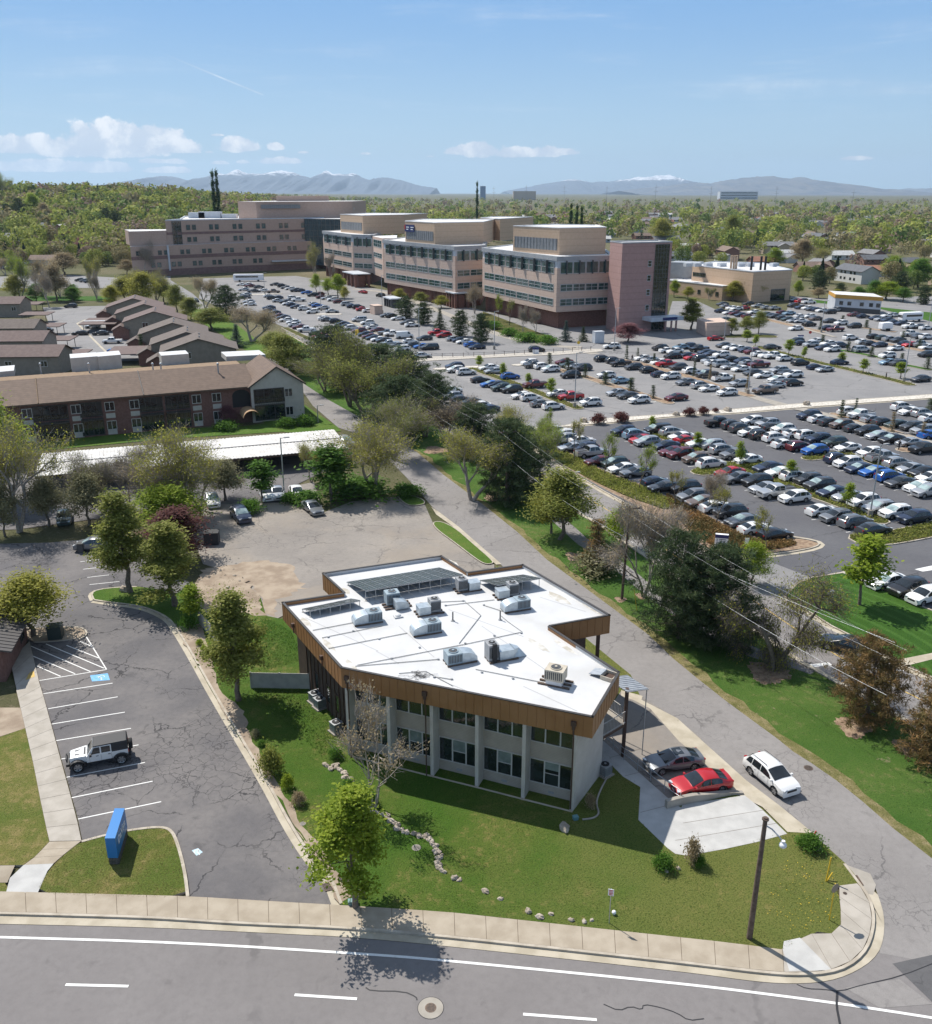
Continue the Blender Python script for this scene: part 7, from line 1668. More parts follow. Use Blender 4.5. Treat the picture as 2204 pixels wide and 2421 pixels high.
for lam,(x,y),t_,w_,k,l_ in((P1,(1045,240),90,75,'young2','slim lime tree above the black minivan'),(P1,(1470,395),245,90,'young1','lime tree beside the red sedan pair'),(P2,(352,560),365,80,'young2','slim lime tree beside the white sedan on the kerbed strip'),(P2,(745,668),512,100,'young1','lime tree hiding the white cars in the strip'),(P2,(1178,892),690,100,'young1','lime tree nearest the lamp post in the lower lot'),
 (P3,(560,300),185,75,'young1','lime tree at the top of the middle lot strip'),(P3,(770,380),245,65,'young2','slim lime tree by the bright blue suv'),(P3,(990,445),335,65,'young2','thin yellow tree before the maroon pickup'),(P3,(1185,552),380,90,'young1','full green tree before the red pickup'),
 (P6,(600,545),408,90,'young1','lime tree at the left of the long strip'),(P6,(730,575),470,55,'young2','slim lime tree second on the long strip'),(P6,(1058,620),520,80,'young1','lime tree before the black suv on the long strip'),(P6,(1240,700),575,90,'young1','lime tree fourth on the long strip'),(P6,(1560,745),605,110,'young1','lime tree nearest the tall right lamp post'),
 (P6,(240,430),330,95,'young1','round lime tree by the enclosure road'),(P6,(315,465),365,60,'young2','small lime tree by the enclosure road')):
 pt(k,lam,(x,y),t_,w_,l_,'lime',group=ISL)
DW='dark little conifers on the car park islands'
for lam,(x,y),t_,w_,l_ in((P3,(1172,262),160,70,'dark little conifer by the red sedan'),(P3,(1325,325),200,75,'dark little conifer before the green sedan'),(P3,(1480,378),255,60,'dark little conifer beside the black suv'),(P4,(188,510),405,90,'dark bushy conifer before the white suv'),(P4,(412,565),450,95,'bushy conifer behind the silver sedan'),(P4,(600,632),515,65,'dark upright conifer left of the maroon sedan'),
 (P4,(372,290),168,42,'narrow dark conifer by the walking person'),(P4,(470,262),190,32,'thin dark sapling near the entrance row'),(P4,(610,335),238,45,'narrow dark conifer among white sedans'),(P4,(958,440),310,45,'narrow dark sapling by the white suv'),(P4,(1095,470),340,40,'brown thin sapling between the pickups'),(P4,(1302,500),420,40,'brown thin sapling by the white pickup'),(P4,(1415,580),430,40,'brown thin sapling by the lamp post'),
 (P6,(1268,310),240,60,'dark conifer beside the box trailer lane'),(P6,(1295,385),310,40,'narrow conifer under the trailer'),(P6,(1112,515),425,60,'dark conifer left of the silver minivan'),(P6,(1312,560),470,70,'dark conifer right of the silver minivan'),(P6,(1572,600),525,60,'dark conifer by the pale blue sedan'),(P6,(1790,665),560,75,'dark conifer at the right edge'),(P6,(890,455),370,60,'dark conifer over the white sedans'),(P6,(872,330),245,45,'dark sapling by the stop sign'),(P6,(1580,430),335,60,'dark conifer among the right edge cars'),(P6,(1725,490),400,60,'dark conifer by the silver pickup'),(P6,(1065,250),200,50,'dark conifer behind the white suv'),
 (P2,(1135,190),50,60,'upright dark sapling on the mulch walk, uppermost'),(P2,(1240,180),35,40,'thin leafless sapling behind the white pickup'),(P2,(1522,298),140,60,'brown leaved sapling on the mulch walk'),(P2,(1760,345),220,60,'brown sapling lowest on the mulch walk'),(P2,(1820,145),40,110,'dark round conifer at the top right lot corner')):
 pt('dwarf',lam,(x,y),t_,w_,l_,'pine' if 'brown' not in l_ else 'tan',group=DW)
for(x,y),t_,w_ in(((535,165),65,145),((755,145),50,155),((1395,88),10,125),((1530,78),0,105),((1642,55),12,60)):
 pt('shrub3',P1,(x,y),t_,w_,['left most purple shrub on the rock median','second purple shrub on the rock median','third purple shrub on the rock median','fourth purple shrub on the rock median','smallest purple shrub on the rock median'][[535,755,1395,1530,1642].index(x)],'plum',name='shrub',cat='shrub',group='purple shrubs on the rock median',z=.09)
RT='round dark trees in front of the middle wing'
for(x,y),t_,w_,l_ in(((475,500),402,95,'leftmost round dark tree by the bus shelter'),((555,528),430,85,'second round dark tree from the shelter'),((625,548),460,65,'third, conical dark tree from the shelter'),((712,578),465,85,'fourth round dark tree from the shelter'),((803,606),478,100,'rightmost and largest of the round dark trees')):
 pt('pine1' if 'conical' not in l_ else 'spruce',K7,(x,y),t_,w_,l_,'pine',group=RT)
for(x,y),t_,w_,k,lf,l_ in(((88,388),305,50,'round2','lime','lime tree left in the line at the hospital lot'),((140,400),325,60,'round2','lime','second lime tree in the line at the hospital lot'),((183,412),308,75,'round1','lime','largest lime tree in the line at the hospital lot'),((212,425),360,45,'round2','yellow','smallest yellow tree ending the line at the hospital lot'),((88,340),165,75,'open1','yellow','tall yellow tree before the blue glass link'),((150,340),215,45,'bare1','tan','thin bare tree before the far wing'),((272,330),240,80,'open2','olive','olive tree in the court between the wings'),((775,480),345,85,'open1','tan','tan budding tree at the gap between wings'),((880,510),390,65,'airy1','lime','lime tree at the left of the nearest wing'),((985,560),440,60,'bare2','tan','leafless tree before the nearest wing'),((1040,560),450,70,'bare2','tan','leafless tree near the wing corner'),((1170,600),510,60,'spruce','blue','blue spruce by the wing corner'),((1245,600),535,50,'spruce','pine','dark spruce before the ground floor'),((1440,605),520,130,'round1','pink','pink flowering tree at the foot of the tower'),((925,530),415,50,'airy2','olive','thin olive tree before the nearest wing'),((450,425),370,60,'round2','yellow','yellow shrub-like tree under the middle wing'),((540,440),385,70,'round2','olive','olive tree under the middle wing'),((630,455),400,70,'round2','yellow','yellow tree nearest the brick porch')):
 pt(k,K7,(x,y),t_,w_,l_,lf)
for(x,y),t_,w_ in(((1000,600),560,130),((1090,612),570,90),((930,575),540,90),((860,545),510,80)):
 pt('shrub1',K7,(x,y),t_,w_,['dark hedge clump before the nearest wing, widest','dark hedge clump under the wing corner','hedge clump left of the widest','hedge clump farthest left before the nearest wing'][[1000,1090,930,860].index(x)],'green',name='shrub',cat='shrub')
for(x,y),t_,w_,k,lf,l_ in(((350,470),275,140,'pear1','olive','tall olive tree beside the tower'),((600,500),395,100,'round1','olive','first olive tree by the enclosure'),((690,495),385,100,'round1','olive','second olive tree by the enclosure'),((765,490),350,110,'round2','olive','third olive tree by the enclosure, tallest'),((610,290),165,110,'round1','yellow','yellow tree before the service building, left'),((680,290),145,110,'round1','yellow','yellow tree before the service building, middle'),((755,290),155,110,'round1','yellow','yellow tree before the service building, right'),((245,265),160,70,'round1','lime','lime tree between tower and service building'),((460,285),205,70,'open2','olive','thin tree before the low annex'),((330,275),200,80,'round2','yellow','yellow tree at the annex corner')):
 pt(k,K8,(x,y),t_,w_,l_,lf)
for(x,y),t_,w_,k,lf,l_ in(((850,190),-20,190,'round1','yellow','large yellow tree behind the town houses'),((730,170),10,170,'round2','yellow','yellow tree left behind the town houses'),((1205,195),10,170,'open2','tan','tan bare tree by the curving road'),((1330,260),60,190,'pine1','pine','very dark pine beside the curving road'),((1040,225),50,130,'round2','olive','pale green thin tree by the curving road'),((1480,390),185,340,'open2','tan','wide tan bare tree above the near town houses'),((1240,320),190,230,'round2','olive','olive tree at the near town houses'),((1120,260),130,130,'round1','olive','olive tree behind the middle town houses'),((660,190),60,110,'round1','yellow','yellow tree at the left of the farthest town house'),((960,160),20,120,'round2','olive','olive tree behind the second town house'),((1610,470),330,180,'round2','olive','olive tree behind the gable roof'),((1390,420),290,110,'spruce','blue','blue-green spruce near the last town house'),((1730,560),400,180,'pine2','pine','dark pine right of the gable'),((100,150),0,150,'round1','yellow','yellow tree at top left beyond the mauve houses'),((220,165),50,110,'round1','green','green tree beyond the court lawn'),((430,160),70,100,'round1','green','dark green tree at the end of the court'),((290,190),-40,150,'bare2','tan','bare tan tree beyond the court, left'),((570,150),-30,90,'bare2','tan','thin bare tree beyond the court'),((355,130),20,160,'bare1','tan','rusty bare tree beyond the court'),((835,470),345,45,'dwarf','pine','dark clipped conifer between the town houses')):
 pt(k,K5,(x,y),t_,w_,l_,lf)
for(x,y),t_,w_,k,lf,l_ in(((1340,880),765,110,'round2','pink','pink flowering tree before the arched entry'),((815,850),790,60,'round2','pink','pink flowering tree before the long brick front'),((1790,880),815,110,'shrub1','green','dark clipped shrub at the gable corner'),((1330,905),850,160,'shrub1','green','dark shrub row beside the barrel awning'),((1680,890),830,120,'shrub1','green','dark shrubs under the gable balconies')):
 pt(k,K5,(x,y),t_,w_,l_,lf,name='shrub' if k=='shrub1' else 'tree',cat='shrub' if k=='shrub1' else 'tree')
WD='trees between the town houses and the hospital block'
for(x,y),t_,w_,k,lf,l_ in(((30,640),480,130,'spruce','blue','dark conifer at the left edge of the far tree line'),((125,660),450,150,'pine2','pine','big dark conifer left in the far tree line'),((260,650),400,200,'pine1','pine','broad dark pine in the far tree line'),((410,640),350,190,'round1','lime','lime tree in the far tree line'),((520,660),420,170,'round2','tan','tan tree in the far tree line'),((670,655),520,150,'round2','grey','pale round tree by the far lawn'),((785,670),480,120,'spruce','pine','dark spruce by the far lawn'),((910,670),500,130,'spruce','blue','blue spruce by the far lawn'),((1020,690),480,140,'spruce','pine','second dark spruce by the far lawn'),((1180,690),420,190,'pine1','pine','dark pine left of the hospital block'),((1290,700),440,170,'pine2','pine','second dark pine left of the hospital block'),((1330,710),560,160,'round2','green','pale green tree beside the hospital block'),((80,560),230,230,'open1','lime','tall yellow tree rising over the far tree line at left'),((1400,540),400,150,'round1','yellow','yellow tree under the white house'),
 ((265,725),575,140,'round2','tan','rusty round tree at the lawn drive'),((725,800),640,160,'pine1','pine','very dark tree beside the far car park'),((600,740),620,120,'pine2','pine','dark leaning pine beside the far car park'),((900,830),620,170,'round2','pink','pink budding tree at the far car park'),((700,1010),760,360,'round2','tan','wide rusty tree over the far car park'),((620,1290),880,300,'round2','tan','brown bare tree beyond the court lawn'),((1050,1260),800,190,'open2','yellow','yellow tree beyond the court lawn'),((470,1250),820,220,'open2','tan','dark forked tree beyond the court lawn'),((230,1290),780,300,'open2','lime','lime tree beyond the left mauve houses'),((1190,870),730,200,'round2','pink','pink tree by the red brick wall'),((1600,1030),640,260,'bare2','tan','big leafless black branched tree before the hospital block'),((1450,1310),945,330,'open1','yellow','yellow tree before the hospital block'),((1700,1310),950,300,'open1','yellow','second yellow tree before the hospital block'),((1380,1000),840,200,'round2','tan','tan tree at the foot of the hospital block'),((60,1010),820,200,'open2','tan','bare tree at the left of the far car park'),((800,1280),1110,160,'pine1','green','dark green tree at the court end')):
 pt(k,PW,(x,y),t_,w_,l_,lf,group=WD)
# ------------------------------------------------------------------ suburb, plain and mountains
FR=np.random.default_rng(77)
def rmin(x):
 X=[-400,300,325,700,1560,1600,1880,1900,2100,2700];Y=[634,634,594,590,575,630,640,672,690,706]
 y=np.interp(x,X,Y);return G(x,float(y)).y
def px_of(x,y):return CX+F*x/(y*cos(PT)+H*sin(PT))
def far_leaf(nm,c):return leafmat(nm,c,.8,.25)
FM=[far_leaf('far_yellow_green',((.19,.225,.04),(.30,.335,.07),(.42,.43,.12))),far_leaf('far_green',((.09,.14,.035),(.16,.22,.055),(.25,.31,.085))),far_leaf('far_tan',((.19,.165,.075),(.27,.235,.115),(.36,.32,.17))),far_leaf('far_conifer',((.022,.04,.022),(.04,.065,.034),(.065,.095,.05))),far_leaf('far_rose',((.20,.14,.11),(.27,.19,.15),(.34,.25,.20)))]
RC=[mat('roof_'+n_,c,.9,color2=tuple(v*1.25 for v in c),scale=.8)for n_,c in(('grey',(.17,.17,.175)),('brown',(.16,.115,.09)),('pale',(.42,.42,.41)),('slate',(.10,.105,.115)),('red',(.25,.12,.08)))]
WC=[mat('house_'+n_,c,.8)for n_,c in(('white',(.56,.56,.54)),('tan',(.42,.34,.26)),('brick',(.24,.13,.10)),('blue',(.34,.40,.45)))]
hm=[]
for k in range(4):
 T0=bpy.data.objects.new('tmp',None);gable(T0,(0,0),15+2*k,9,3.0+(k==3)*2.6,5.2+(k==3)*2.6,0,WC[0],RC[0],.6)
 if k in(1,3):gable(T0,(3,-4,0),6,8,2.9+(k==3)*2.2,4.8+(k==3)*2.2,pi/2,WC[0],RC[0],.5,'roof')
 q=MB()
 for u in(-5,-2,2.5,5.5):
  for z in((1.2,)if k<3 else(1.2,3.9)):q.box((u,-4.53,z+.6),(1.5,.06,1.2));q.box((u,4.53,z+.6),(1.5,.06,1.2))
 q.build('window',M['glass'],T0);hm.append([c.data for c in T0.children]);
 for c in list(T0.children):bpy.data.objects.remove(c)
 bpy.data.objects.remove(T0)
taken=[]
def house(x,y,k,rz,w_,r_,label,grp):
 T=thing('house',label,'house',(x,y,hill(x,y)),rz,grp)
 for me in hm[k]:
  o=bpy.data.objects.new(me.name.split('.')[0],me);link(o,T);nm=o.name.split('.')[0]
  if nm!='window':o.material_slots[0].link='OBJECT';o.material_slots[0].material=(WC[w_]if nm=='wall' else RC[r_])
 taken.append((x,y))
NAMER=['grey','brown','pale','dark','reddish'];NAMEW=['white','tan','brick','blue grey']
def region(x):return 'on the hillside left of the hospital' if x<330 else 'beyond the hospital blocks' if x<1100 else 'beyond the tower' if x<1580 else 'in the suburb right of the tower'
for(sx_,sy_),k,rz,w_,r_,lab in(((372,532),3,.1,0,0,'two storey white house just above the left hospital block'),((420,522),1,.4,3,0,'blue grey house beside the white one above the hospital block'),((185,476),1,.3,3,3,'dark gabled house on the left hillside'),((215,490),0,.8,0,0,'small pale gable house below the dark one on the hillside'),((880,505),1,.2,0,2,'white house behind the middle wing penthouse'),((1010,498),0,-.3,0,0,'white house at the road bend behind the penthouses'),((1632,585),0,.0,1,2,'long pale roofed bungalow right beside the tower'),((1655,560),1,.1,2,1,'brown roofed bungalow above the pale one by the tower'),((1985,605),0,.1,0,2,'white gabled house in the right suburb'),((1845,612),1,.4,0,0,'white gabled house behind the service building'),((2075,590),0,.1,1,1,'tan roofed house at the right of the white gabled one'),((2165,560),0,.1,0,2,'pale roofed house near the right edge')):
 p=G(sx_,sy_+8)
 if p.y>900:p=at(sx_,sy_,620)
 house(p.x,p.y,k,rz,w_,r_,lab,None)
for i in range(190):
 for _ in range(30):
  x=float(FR.uniform(-60,2270));x=x if FR.random()<.45 else float(FR.uniform(1250,2270));r0=rmin(x);y=float(r0+25+(1100 if x>1100 else 900)*FR.random()**1.7);p=((x-CX)/F*(y*cos(PT)+H*sin(PT)),y)
  if all(hypot(p[0]-a,p[1]-b_)>24 for a,b_ in taken):break
 w_,r_=int(FR.integers(0,4)),int(FR.choice([0,0,1,1,2,3,4]))
 k=int(FR.integers(0,4));house(p[0],p[1],k,float(FR.choice([0,0,pi/2])+FR.normal(.1,.12)),w_,r_,f"{NAMER[r_]} roofed {NAMEW[w_]} {'two storey house' if k == 3 else 'house'} {region(x)}",'houses in the suburb')
def far_tree_quads(kind,n,h,w,rng):
 if kind==3:z=rng.random(n)**1.25;rr=(w/2)*(1.02-z)*np.sqrt(rng.random(n)*.7+.3)
 else:z=.14+.86*rng.beta(2.2,1.7,n);e=np.sqrt(np.clip(1-((z-.54)/.48)**2,.05,1));rr=(w/2)*e*np.sqrt(rng.random(n)*.65+.35)*rng.uniform(.75,1.1,n)
 th=rng.uniform(0,2*np.pi,n);lob=1+.22*np.sin(3*th+rng.uniform(0,6))+.12*np.sin(5*th+rng.uniform(0,6));return np.stack([rr*lob*np.cos(th),rr*lob*np.sin(th),z*h],1)
FT=[]
for v in range(3):
 for kind,nm in((0,'round'),(3,'cone')):
  C=far_tree_quads(kind,1800,9,8 if kind==0 else 4.6,FR);cl_=leaves('crown',C,1800,.29,FR,FM[0],.7,out=(0,0,4.5),val=np.clip(.5+.35*np.sin(C[:,0]*1.1+v)*np.cos(C[:,1]*1.3)+FR.normal(0,.18,1800),0,1));FT.append((kind,cl_))
tm=MB().tube([(0,0,0),(0,0,2.5),(.1,0,5)],[.3,.22,.08],6).build('trunk',M['bark']);tme=tm.data;bpy.data.objects.remove(tm)
KN=['yellow-green round tree','green round tree','tan budding tree','dark conifer','rosy budding tree']
def pick():return int(FR.choice([0,1,2,3,4],p=[.36,.15,.25,.17,.07]))
def far_thing(x,y,kind,h,w,lab,grp):
 T=thing('tree',lab,'tree',(x,y,hill(x,y)),float(FR.uniform(0,6.28)),grp);s=[m for kk,m in FT if(kk==3)==(kind==3)];me=s[int(FR.integers(0,len(s)))]
 T.scale=(w/(8 if kind!=3 else 4.6),)*2+(h/9,);a=bpy.data.objects.new('trunk',tme);link(a,T);b=bpy.data.objects.new('crown',me);link(b,T);b.material_slots[0].link='OBJECT';b.material_slots[0].material=FM[kind]
cand=[]
def land_hit(x,y):
 d=ray(x,y);Y=250.0
 while Y<4200:
  P=at(x,y,Y)
  if P.z<hill(P.x,Y):return P.x,Y
  Y*=1.012
for i in range(21500):
 x=float(FR.uniform(-140,2350));r0=rmin(x);y_=float(FR.uniform(424 if x<700 else 447,712))if i<15000 else float(FR.uniform(452.6,478));h_=land_hit(x,y_)
 if h_ is None or h_[1]<r0+4:continue
 p=h_;y=p[1]
 if FR.random()>min(1,(y/620)**1.2*(.50 if x<800 else.34)):continue
 if any(abs(p[0]-a)<11 and-34<p[1]-b_<9 for a,b_ in taken):continue
 n_=sin(p[0]*.021)+sin(p[1]*.017+p[0]*.008)
 if x>1100 and n_<-.95:continue
 cand.append((hypot(*p),p[0],p[1],x))
cand.sort();near=[c for c in cand if FR.random()<.8][:118];ns_=set(id(c)for c in near)
for c in near:
 k=pick();k=3 if(k!=3 and FR.random()<.06)else k;h=float(FR.uniform(6.5,11.5));w=h*float(FR.uniform(.75,1.05))if k!=3 else h*.5
 far_thing(c[1],c[2],k,h,w,f"{KN[k]} {region(c[3])}, near edge",'trees at the near edge of the suburb')
for(sx_,base,top,w_),lab in(((506,474,404,3.8),'left of the twin tall dark poplars on the skyline'),((516,474,402,3.8),'right of the twin tall dark poplars on the skyline'),((1350,514,481,2.8),'left poplar of the group of three behind the tower'),((1364,514,485,2.8),'middle poplar of the group of three behind the tower'),((1376,514,489,2.8),'right poplar of the group of three behind the tower'),((1128,475,430,3),'lone slim poplar beside the blue block on the skyline')):
 Y=700 if sx_<600 else 620 if sx_>1300 else 900;p=at(sx_,base,Y);g=Vector((p.x,Y,hill(p.x,Y)));tree('poplar',g,(at(sx_,top,Y).z-g.z),w_,lab,'poplar')
Ps,Vs,Ms=[],[],[]
for c in cand:
 if id(c)in ns_:continue
 k=pick();d=c[0];h=float(FR.choice([7,9,11,13,16])*FR.uniform(.85,1.15));w=h*float(FR.uniform(.8,1.15))if k!=3 else h*.5;n=340 if d<520 else 200 if d<800 else 84 if d<1400 else 26
 C=far_tree_quads(k,n,h,w,FR)+np.array([c[1],c[2],hill(c[1],c[2])]);a=FR.normal(size=(n,3))*.6;o_=C-np.array([c[1],c[2],hill(c[1],c[2])+h*.45]);a+=1.3*o_/np.linalg.norm(o_,axis=1)[:,None];a/=np.linalg.norm(a,axis=1)[:,None];t_=FR.normal(size=(n,3));u=np.cross(a,t_);u/=np.linalg.norm(u,axis=1)[:,None];v_=np.cross(a,u)
 sz=w*(.042 if d<520 else.056 if d<800 else.085 if d<1400 else.15)*FR.uniform(.7,1.4,(n,1));P_=np.stack([C-u*sz,C+v_*sz*.8,C+u*sz,C-v_*sz*.8],1);Ps.append(P_);Vs.append(np.clip(FR.uniform(.25,.75)+FR.normal(0,.2,n),0,1));Ms.append(np.full(n,k))
P_=np.concatenate(Ps);N_=len(P_);me=bpy.data.meshes.new('suburban_wood');me.vertices.add(N_*4);me.vertices.foreach_set('co',P_.reshape(-1));me.loops.add(N_*4);me.loops.foreach_set('vertex_index',np.arange(N_*4));me.polygons.add(N_);me.polygons.foreach_set('loop_start',np.arange(N_)*4);me.polygons.foreach_set('loop_total',np.full(N_,4))
for m_ in FM:me.materials.append(m_)
me.polygons.foreach_set('material_index',np.concatenate(Ms).astype(np.int32));a_v=me.attributes.new('v','FLOAT','FACE');a_v.data.foreach_set('value',np.concatenate(Vs).astype(np.float32));me.update();me.validate()
o=bpy.data.objects.new('suburban_wood',me);link(o);o['kind']='stuff'
def block(sx_,sy_,Y,wp,d_,m_,label,name='distant_building',cat='building',bands=0):
 p=at(sx_,sy_,Y);z=hill(p.x,Y);h_2=max(4,p.z-z);w_=wp/F*Y;T=thing(name,label,cat,(p.x,Y,z));q=MB();q.box((0,0,h_2/2),(w_,d_,h_2));q.build('wall',m_,T);q=MB();q.box((0,0,h_2+.3),(w_+1,d_+1,.6));q.build('roof',M['flat'],T)
 for k in range(bands):q=MB();q.box((0,-d_/2-.2,h_2*(k+.55)/bands),(w_*.94,.4,h_2*.4/bands));q.build('window_band',M['glass'],T)
block(1142,440,5200,12,40,mat('blue_cladding',(.09,.16,.28),.5),'small blue tower block on the middle skyline');block(1745,453,5600,84,60,M['alumw'],'wide glass office block on the right skyline',bands=3);block(1240,452,5000,50,60,WC[1],'low tan hall left of the glass office on the skyline')
for k,(sx_,top,Y)in enumerate(((1168,440,1500),(1245,436,1500),(1335,438,1500),(1436,438,1300),(1552,436,1300),(1683,440,1200),(1838,440,1200),(2020,448,1000))):
 p=at(sx_,top,Y);q=MB();q.tube([(0,0,-.1),(0,0,p.z)],[.28,.14],6);q.box((0,0,p.z*.93),(5,.2,.2));q.box((0,0,p.z*.82),(6,.2,.2));tag(q.build('power_pylon',M['grey'],loc=(p.x,Y,0)),'thin grey power line mast on the far plain','pylon','power masts on the plain')
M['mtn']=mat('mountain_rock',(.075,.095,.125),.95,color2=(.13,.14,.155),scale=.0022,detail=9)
def snowmat(name,line,soft):
 m=bpy.data.materials.new(name);t=NT(m);p=t.pos();s=t.new('ShaderNodeSeparateXYZ');t.inp(s,0,p);n1=t.noise(p,.0035,8,.7)
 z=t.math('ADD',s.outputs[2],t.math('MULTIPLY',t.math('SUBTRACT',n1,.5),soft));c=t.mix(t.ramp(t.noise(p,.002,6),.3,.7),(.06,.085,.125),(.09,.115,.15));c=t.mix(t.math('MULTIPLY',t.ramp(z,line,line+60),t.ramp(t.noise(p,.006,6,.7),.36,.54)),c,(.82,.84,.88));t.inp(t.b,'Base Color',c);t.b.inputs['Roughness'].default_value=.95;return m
def ridge(name,prof_,Y,depth,m_,seed,rough=.75):
 rr=np.random.default_rng(seed);xs=np.linspace(prof_[0][0],prof_[-1][0],260);ys=np.interp(xs,[p[0]for p in prof_],[p[1]for p in prof_]);zt=np.array([max(4.0,at(float(x),float(y),Y).z)for x,y in zip(xs,ys)])
 nz=np.zeros(260)
 for o_ in range(1,7):k=2**o_*3;nz+=np.interp(np.arange(260),np.linspace(0,259,k),rr.normal(0,1,k))/2**(o_*.75)
 zt=zt*(1+.17*nz);rows=16;b=MB();vs=[]
 sp=[np.interp(np.arange(260),np.linspace(0,259,60),rr.normal(0,1,60))+np.interp(np.arange(260),np.linspace(0,259,170),rr.normal(0,.8,170))for _ in range(3)]
 for r in range(rows+1):
  f=r/rows;yy=Y-depth+depth*f;hh=f**1.25
  for i,x in enumerate(xs):
   X0=(x-CX)/F*(Y*cos(PT)+H*sin(PT));er=rough*sin(pi*min(1,f))*(sp[0][i]*(1-f)+sp[1][min(259,max(0,i+int(8*f)))]*f)*.8;vs.append((X0*(1 if f>.99 else.985+.015*f),yy+(rr.normal(0,.0)),max(-.5,zt[i]*max(0,hh+er*.5*hh*(1-hh)*2)-(.3 if r==0 else 0))))
 for i,x in enumerate(xs):X0=(x-CX)/F*(Y*cos(PT)+H*sin(PT));vs.append((X0,Y+depth*.6,-.5))
 fs=[(r*260+i,r*260+i+1,(r+1)*260+i+1,(r+1)*260+i)for r in range(rows+1)for i in range(259)];b.add(vs,fs,0,True);o=b.build(name,m_);struct(o)
KM=KK(0,240,.6005);KN2=KK(1102,280,.6005)
ridge('mountains',KM((520,336),(560,312),(640,292),(720,287),(800,292),(890,287),(940,276),(1010,287),(1060,280),(1110,268),(1160,274),(1230,294),(1290,267),(1330,276),(1390,274),(1440,293),(1530,299),(1590,309),(1620,318),(1660,332),(1720,340)),21000,5000,snowmat('snowy_rock',370,330),3)
ridge('mountains',KN2((150,285),(230,266),(330,249),(400,239),(500,249),(600,239),(660,227),(720,235),(800,229),(870,246),(1000,262),(1100,280)),25000,5000,snowmat('snowy_rock_far',300,300),5)
ridge('mountains',KN2((600,284),(760,268),(870,252),(960,251),(1030,240),(1110,227),(1190,214),(1250,225),(1320,227),(1400,245),(1470,262),(1540,272),(1620,286)),16500,4000,M['mtn'],7)
ridge('mountains',KN2((1440,284),(1520,268),(1600,277),(1680,284),(1740,275),(1900,276),(2100,290)),22000,4000,M['mtn'],9)
for(x,y),t_,w_,k,lf,l_ in(((1095,712),575,130,'pine1','pine','big dark pine behind the far lot'),((1230,735),660,80,'pine2','pine','dark pine left of the modular clinic'),((1352,775),685,105,'round1','green','green tree behind the modular clinic roof'),((1455,765),640,130,'round2','green','darker green tree behind the modular clinic'),((1540,770),650,190,'round1','lime','wide pale green tree right of the modular clinic'),((1645,785),690,120,'round2','green','green tree beyond the shuttle bus'),((1775,800),680,95,'pine2','pine','dark pine at the right frame edge beyond the bus'),((1625,715),585,140,'pine1','pine','dark pine group above the pale green tree'),((1092,760),690,95,'round2','tan','tan tree by the far lot lamp'),((1205,780),700,95,'round1','yellow','yellow tree left of the modular clinic'),((958,745),640,70,'round2','lime','lime tree at the right of the service building'),((1745,690),500,180,'round1','green','large green tree near the right edge of the suburb'),((1575,650),480,170,'round2','lime','large lime tree in the right suburb'),((985,545),375,165,'round1','tan','large rusty brown tree behind the service building'),((710,420),310,130,'round1','green','bright green tree right of the tower'),((600,425),330,100,'round2','lime','lime tree right of the tower'),((520,420),210,140,'round2','olive','tall olive tree right of the tower'),((60,420),240,150,'round1','yellow','yellow tree rising beside the tower top'),((800,560),430,130,'round1','lime','lime tree behind the flues'),((1120,560),430,150,'open2','yellow','yellow twiggy tree right of the rusty tree')):
 pt(k,PX,(x,y),t_,w_,l_,lf,group='trees beyond the far lot')
# ------------------------------------------------------------------ poles, signs, rocks, drains, people, grass
def utility(base,h,label,arm=True,lean=(0,0),r=.16,armaz=0.0):
 g=G(*base);T=thing('utility_pole',label,'utility pole',(g.x,g.y,.1));top=Vector((lean[0],lean[1],h));b=MB();b.tube([(0,0,-.1),top*.5,top],[r,r*.85,r*.68],10);b.build('pole',M['wood'],T)
 if arm:
  b=MB();b.box((top.x,top.y,h-.35),(2.5,.12,.14),armaz);b.build('crossarm',M['wood'],T)
  for u in(-1.1,-.5,.5,1.1):b=MB();b.cyl((top.x+u*cos(armaz),top.y+u*sin(armaz),h-.28),.05,.2,8,0,'z',.03);b.build('insulator',M['steel'],T)
 return T,Vector((g.x,g.y,.1))+top
T,tp=utility((1771.5,2222),8.25,'wooden street pole with lamp arm at the corner lawn',False,(.03,0),.17)
b=MB();q0=Vector((.03,0,7.75));d=Vector((.62,-.55,0));b.tube([q0,q0+d*.5+Vector((0,0,-.05)),q0+d*1.1+Vector((0,0,-.35)),q0+d*1.25+Vector((0,0,-.55))],.04,6);b.build('lamp_arm',M['steel'],T)
b=MB();c=q0+d*1.32+Vector((0,0,-.72));b.ball(c,.21,0,12,8,(1,1,.8));b.cyl(c+Vector((0,0,-.02)),.10,.30,10,0);b.build('lamp_head',mat('lamp_white',(.75,.76,.76),.4),T)
b=MB();b.cyl((.03,0,8.1),.19,.08,12);b.build('band',M['iron'],T)
lv=radians(20)
T,t2=utility((1470.5,1416),10.2,'utility pole with one crossarm standing on the grass by the lane',True,(.25,0),.15,.25)
T,t3=utility(P7((1170,942))[0],10.6,'utility pole with crossarm in front of the dark pines',True,(.1,0),.15,.25)
T,t4=utility(K9((575,352))[0],10.0,'thin utility pole inside the far tree belt',True,(0,0),.15,.25)
t1=t2+(t2-t3)*1.02;t1.z=10;t1.x+=2;t0=t4+(t4-t3)*.9
def wire(a,b_,sag,r,label,m='steel'):
 pts=[a.lerp(b_,k/16)-Vector((0,0,sag*4*(k/16)*(1-k/16)))for k in range(17)];b=MB();b.tube([p-a for p in pts],r,4);tag(b.build('overhead_wire',M[m],loc=a),label,'wire','overhead wires along the tree belt')
